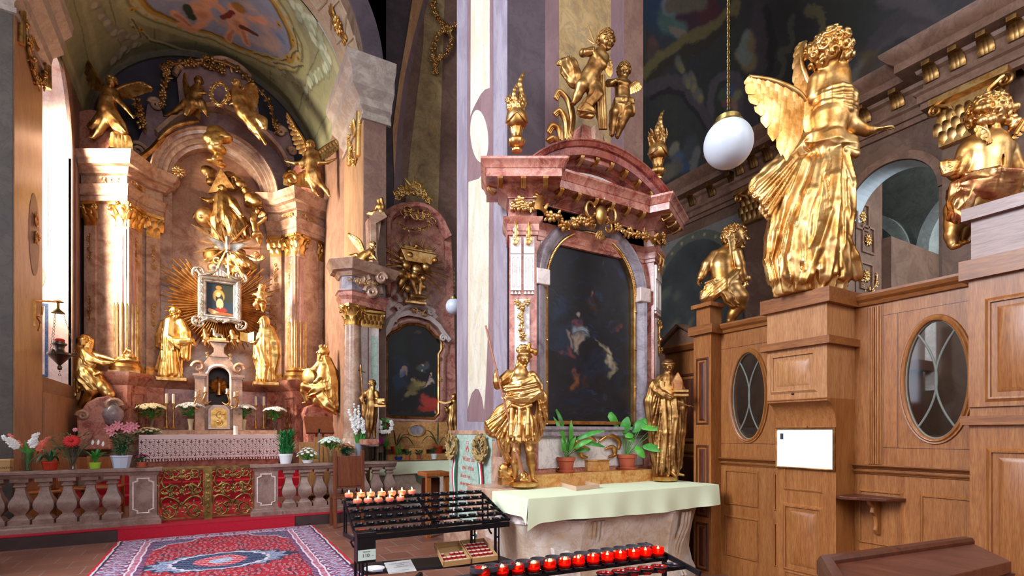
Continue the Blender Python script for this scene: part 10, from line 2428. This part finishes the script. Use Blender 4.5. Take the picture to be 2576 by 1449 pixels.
# chairs inside the chapel behind the left balustrade
CHW=wood('honey_chair_wood','#8c4c24','#a8602e','#bc7840',axis='z')
t0=thing('wooden_chair','honey-coloured wooden chair behind the left balustrade, below the salmon gladioli','chair',(0,0,0));
for x in(-.2,.2):
 MB().box((x-.02,-.22,0),(x+.02,-.18,.44)).build('leg',CHW,t0,0,.004);MB().box((x-.02,.18,0),(x+.02,.22,.92)).build('leg',CHW,t0,0,.004)
MB().box((-.22,-.23,.43),(.22,.22,.46)).build('seat',CHW,t0,0,.006);mb=MB();mb.grid(lambda a_,b_:(-.18+.36*a_,.19+.03*math.sin(PI*a_),.7+.2*b_),8,2,.015);mb.build('backrest',CHW,t0,40)
cc=[(P(100,1200,b=9.6)[0],9.6,.17),(P(165,1200,b=9.9)[0]+.05,9.95,.17),(P(240,1200,b=10.0)[0]+.1,10.0,.17)]
t0.location=cc[0];t0.rotation_euler=(0,0,math.radians(15))
dup(t0,cc[1],math.radians(8),'middle honey-coloured chair behind the left balustrade, near the cut-glass vase');dup(t0,cc[2],math.radians(-5),'honey-coloured chair behind the left balustrade, nearest the gate, by the lime pot')
# lectern and wooden front on the right of the chapel
LEC=thing('lectern','brown wooden lectern with a sloping top behind the right balustrade','lectern',(P(800,1150,b=10.4)[0],10.4,.17));lx0,lx1=P(768,1100,b=10.4)[0],P(838,1100,b=10.4)[0];za_,zb_=P(800,1092,b=10.4)[2],P(800,1054,b=10.6)[2]
mb=MB();mb.prism([(10.3,za_),(10.62,zb_+.02),(10.6,zb_+.05),(10.28,za_+.03)],lx0,lx1,lambda x,y,h:(h,x,y));mb.build('sloping_top',CW,LEC,0,.004)
for x in(lx0+.2,lx1-.18):MB().box((x-.02,10.42,.17),(x+.02,10.46,za_+.08)).build('leg',CHW,LEC,0)
LFW=thing('kneeler','light wooden kneeler front of stepped panels behind the right balustrade','prie-dieu',(P(800,1150,b=9.9)[0],9.9,.17));q0_,q1_=P(752,1150,b=9.9)[0],P(862,1150,b=9.9)[0]
MB().prism([(q0_,.17),(q1_,.17),(q1_,1.22),(q0_+.5,1.26),(q0_+.5,1.36),(q0_+.25,1.36),(q0_+.25,1.28),(q0_,1.28)],0,.03,WALLB(9.9)).build('front_panel',LWOOD,LFW,0,.004);mb=MB();mb.box((q0_+.02,9.6,.34),(q1_,9.9,.37));mb.build('kneeling_board',LWOOD,LFW,0);
for x in(q0_+.02,(q0_+q1_)/2):MB().box((x-.015,9.84,.17),(x+.015,9.88,1.2)).build('post',LWOOD,LFW,0)
MS_=thing('microphone_stand','thin grey microphone stand behind the right balustrade','microphone stand',(P(803,1200,b=9.4)[0],9.4,.17));x=P(803,1200,b=9.4)[0];mb=MB();mb.tube([(x,9.4,.18),(x,9.4,1.45)],.012,8);mb.lathe([(0,.17),(.12,.17),(.03,.2),(0,.2)],(x,9.4,0),16);mb.build('pole',plain('grey_steel','#a0a4ac',.3,metal=.8),MS_,60);mb=MB();mb.tube([(x,9.4,1.45),(x,9.38,1.52)],.016,8);mb.build('microphone',BLACK,MS_,60)
# small wooden doorframe-like stand by the pillar
KN=thing('wooden_stand','narrow brown wooden frame standing between the far altar and the pillar','wooden stand',(P(1100,1370,z=0)[0],6.75,0));kx0,kx1=P(1072,1250,b=6.75)[0],P(1128,1250,b=6.75)[0]
for x in(kx0+.03,kx1-.03):MB().box((x-.035,6.72,0),(x+.035,6.78,.84)).build('leg',CHW,KN,0,.006)
MB().box((kx0+.03,7.0,.02),(kx1-.03,7.03,.8)).build('back',OAKD,KN,0);MB().box((kx0-.02,6.7,.84),(kx1+.02,7.05,.9)).build('top',CHW,KN,0,.01);MB().box((kx0+.04,6.74,.22),(kx1-.04,7.0,.25)).build('shelf',CHW,KN,0)
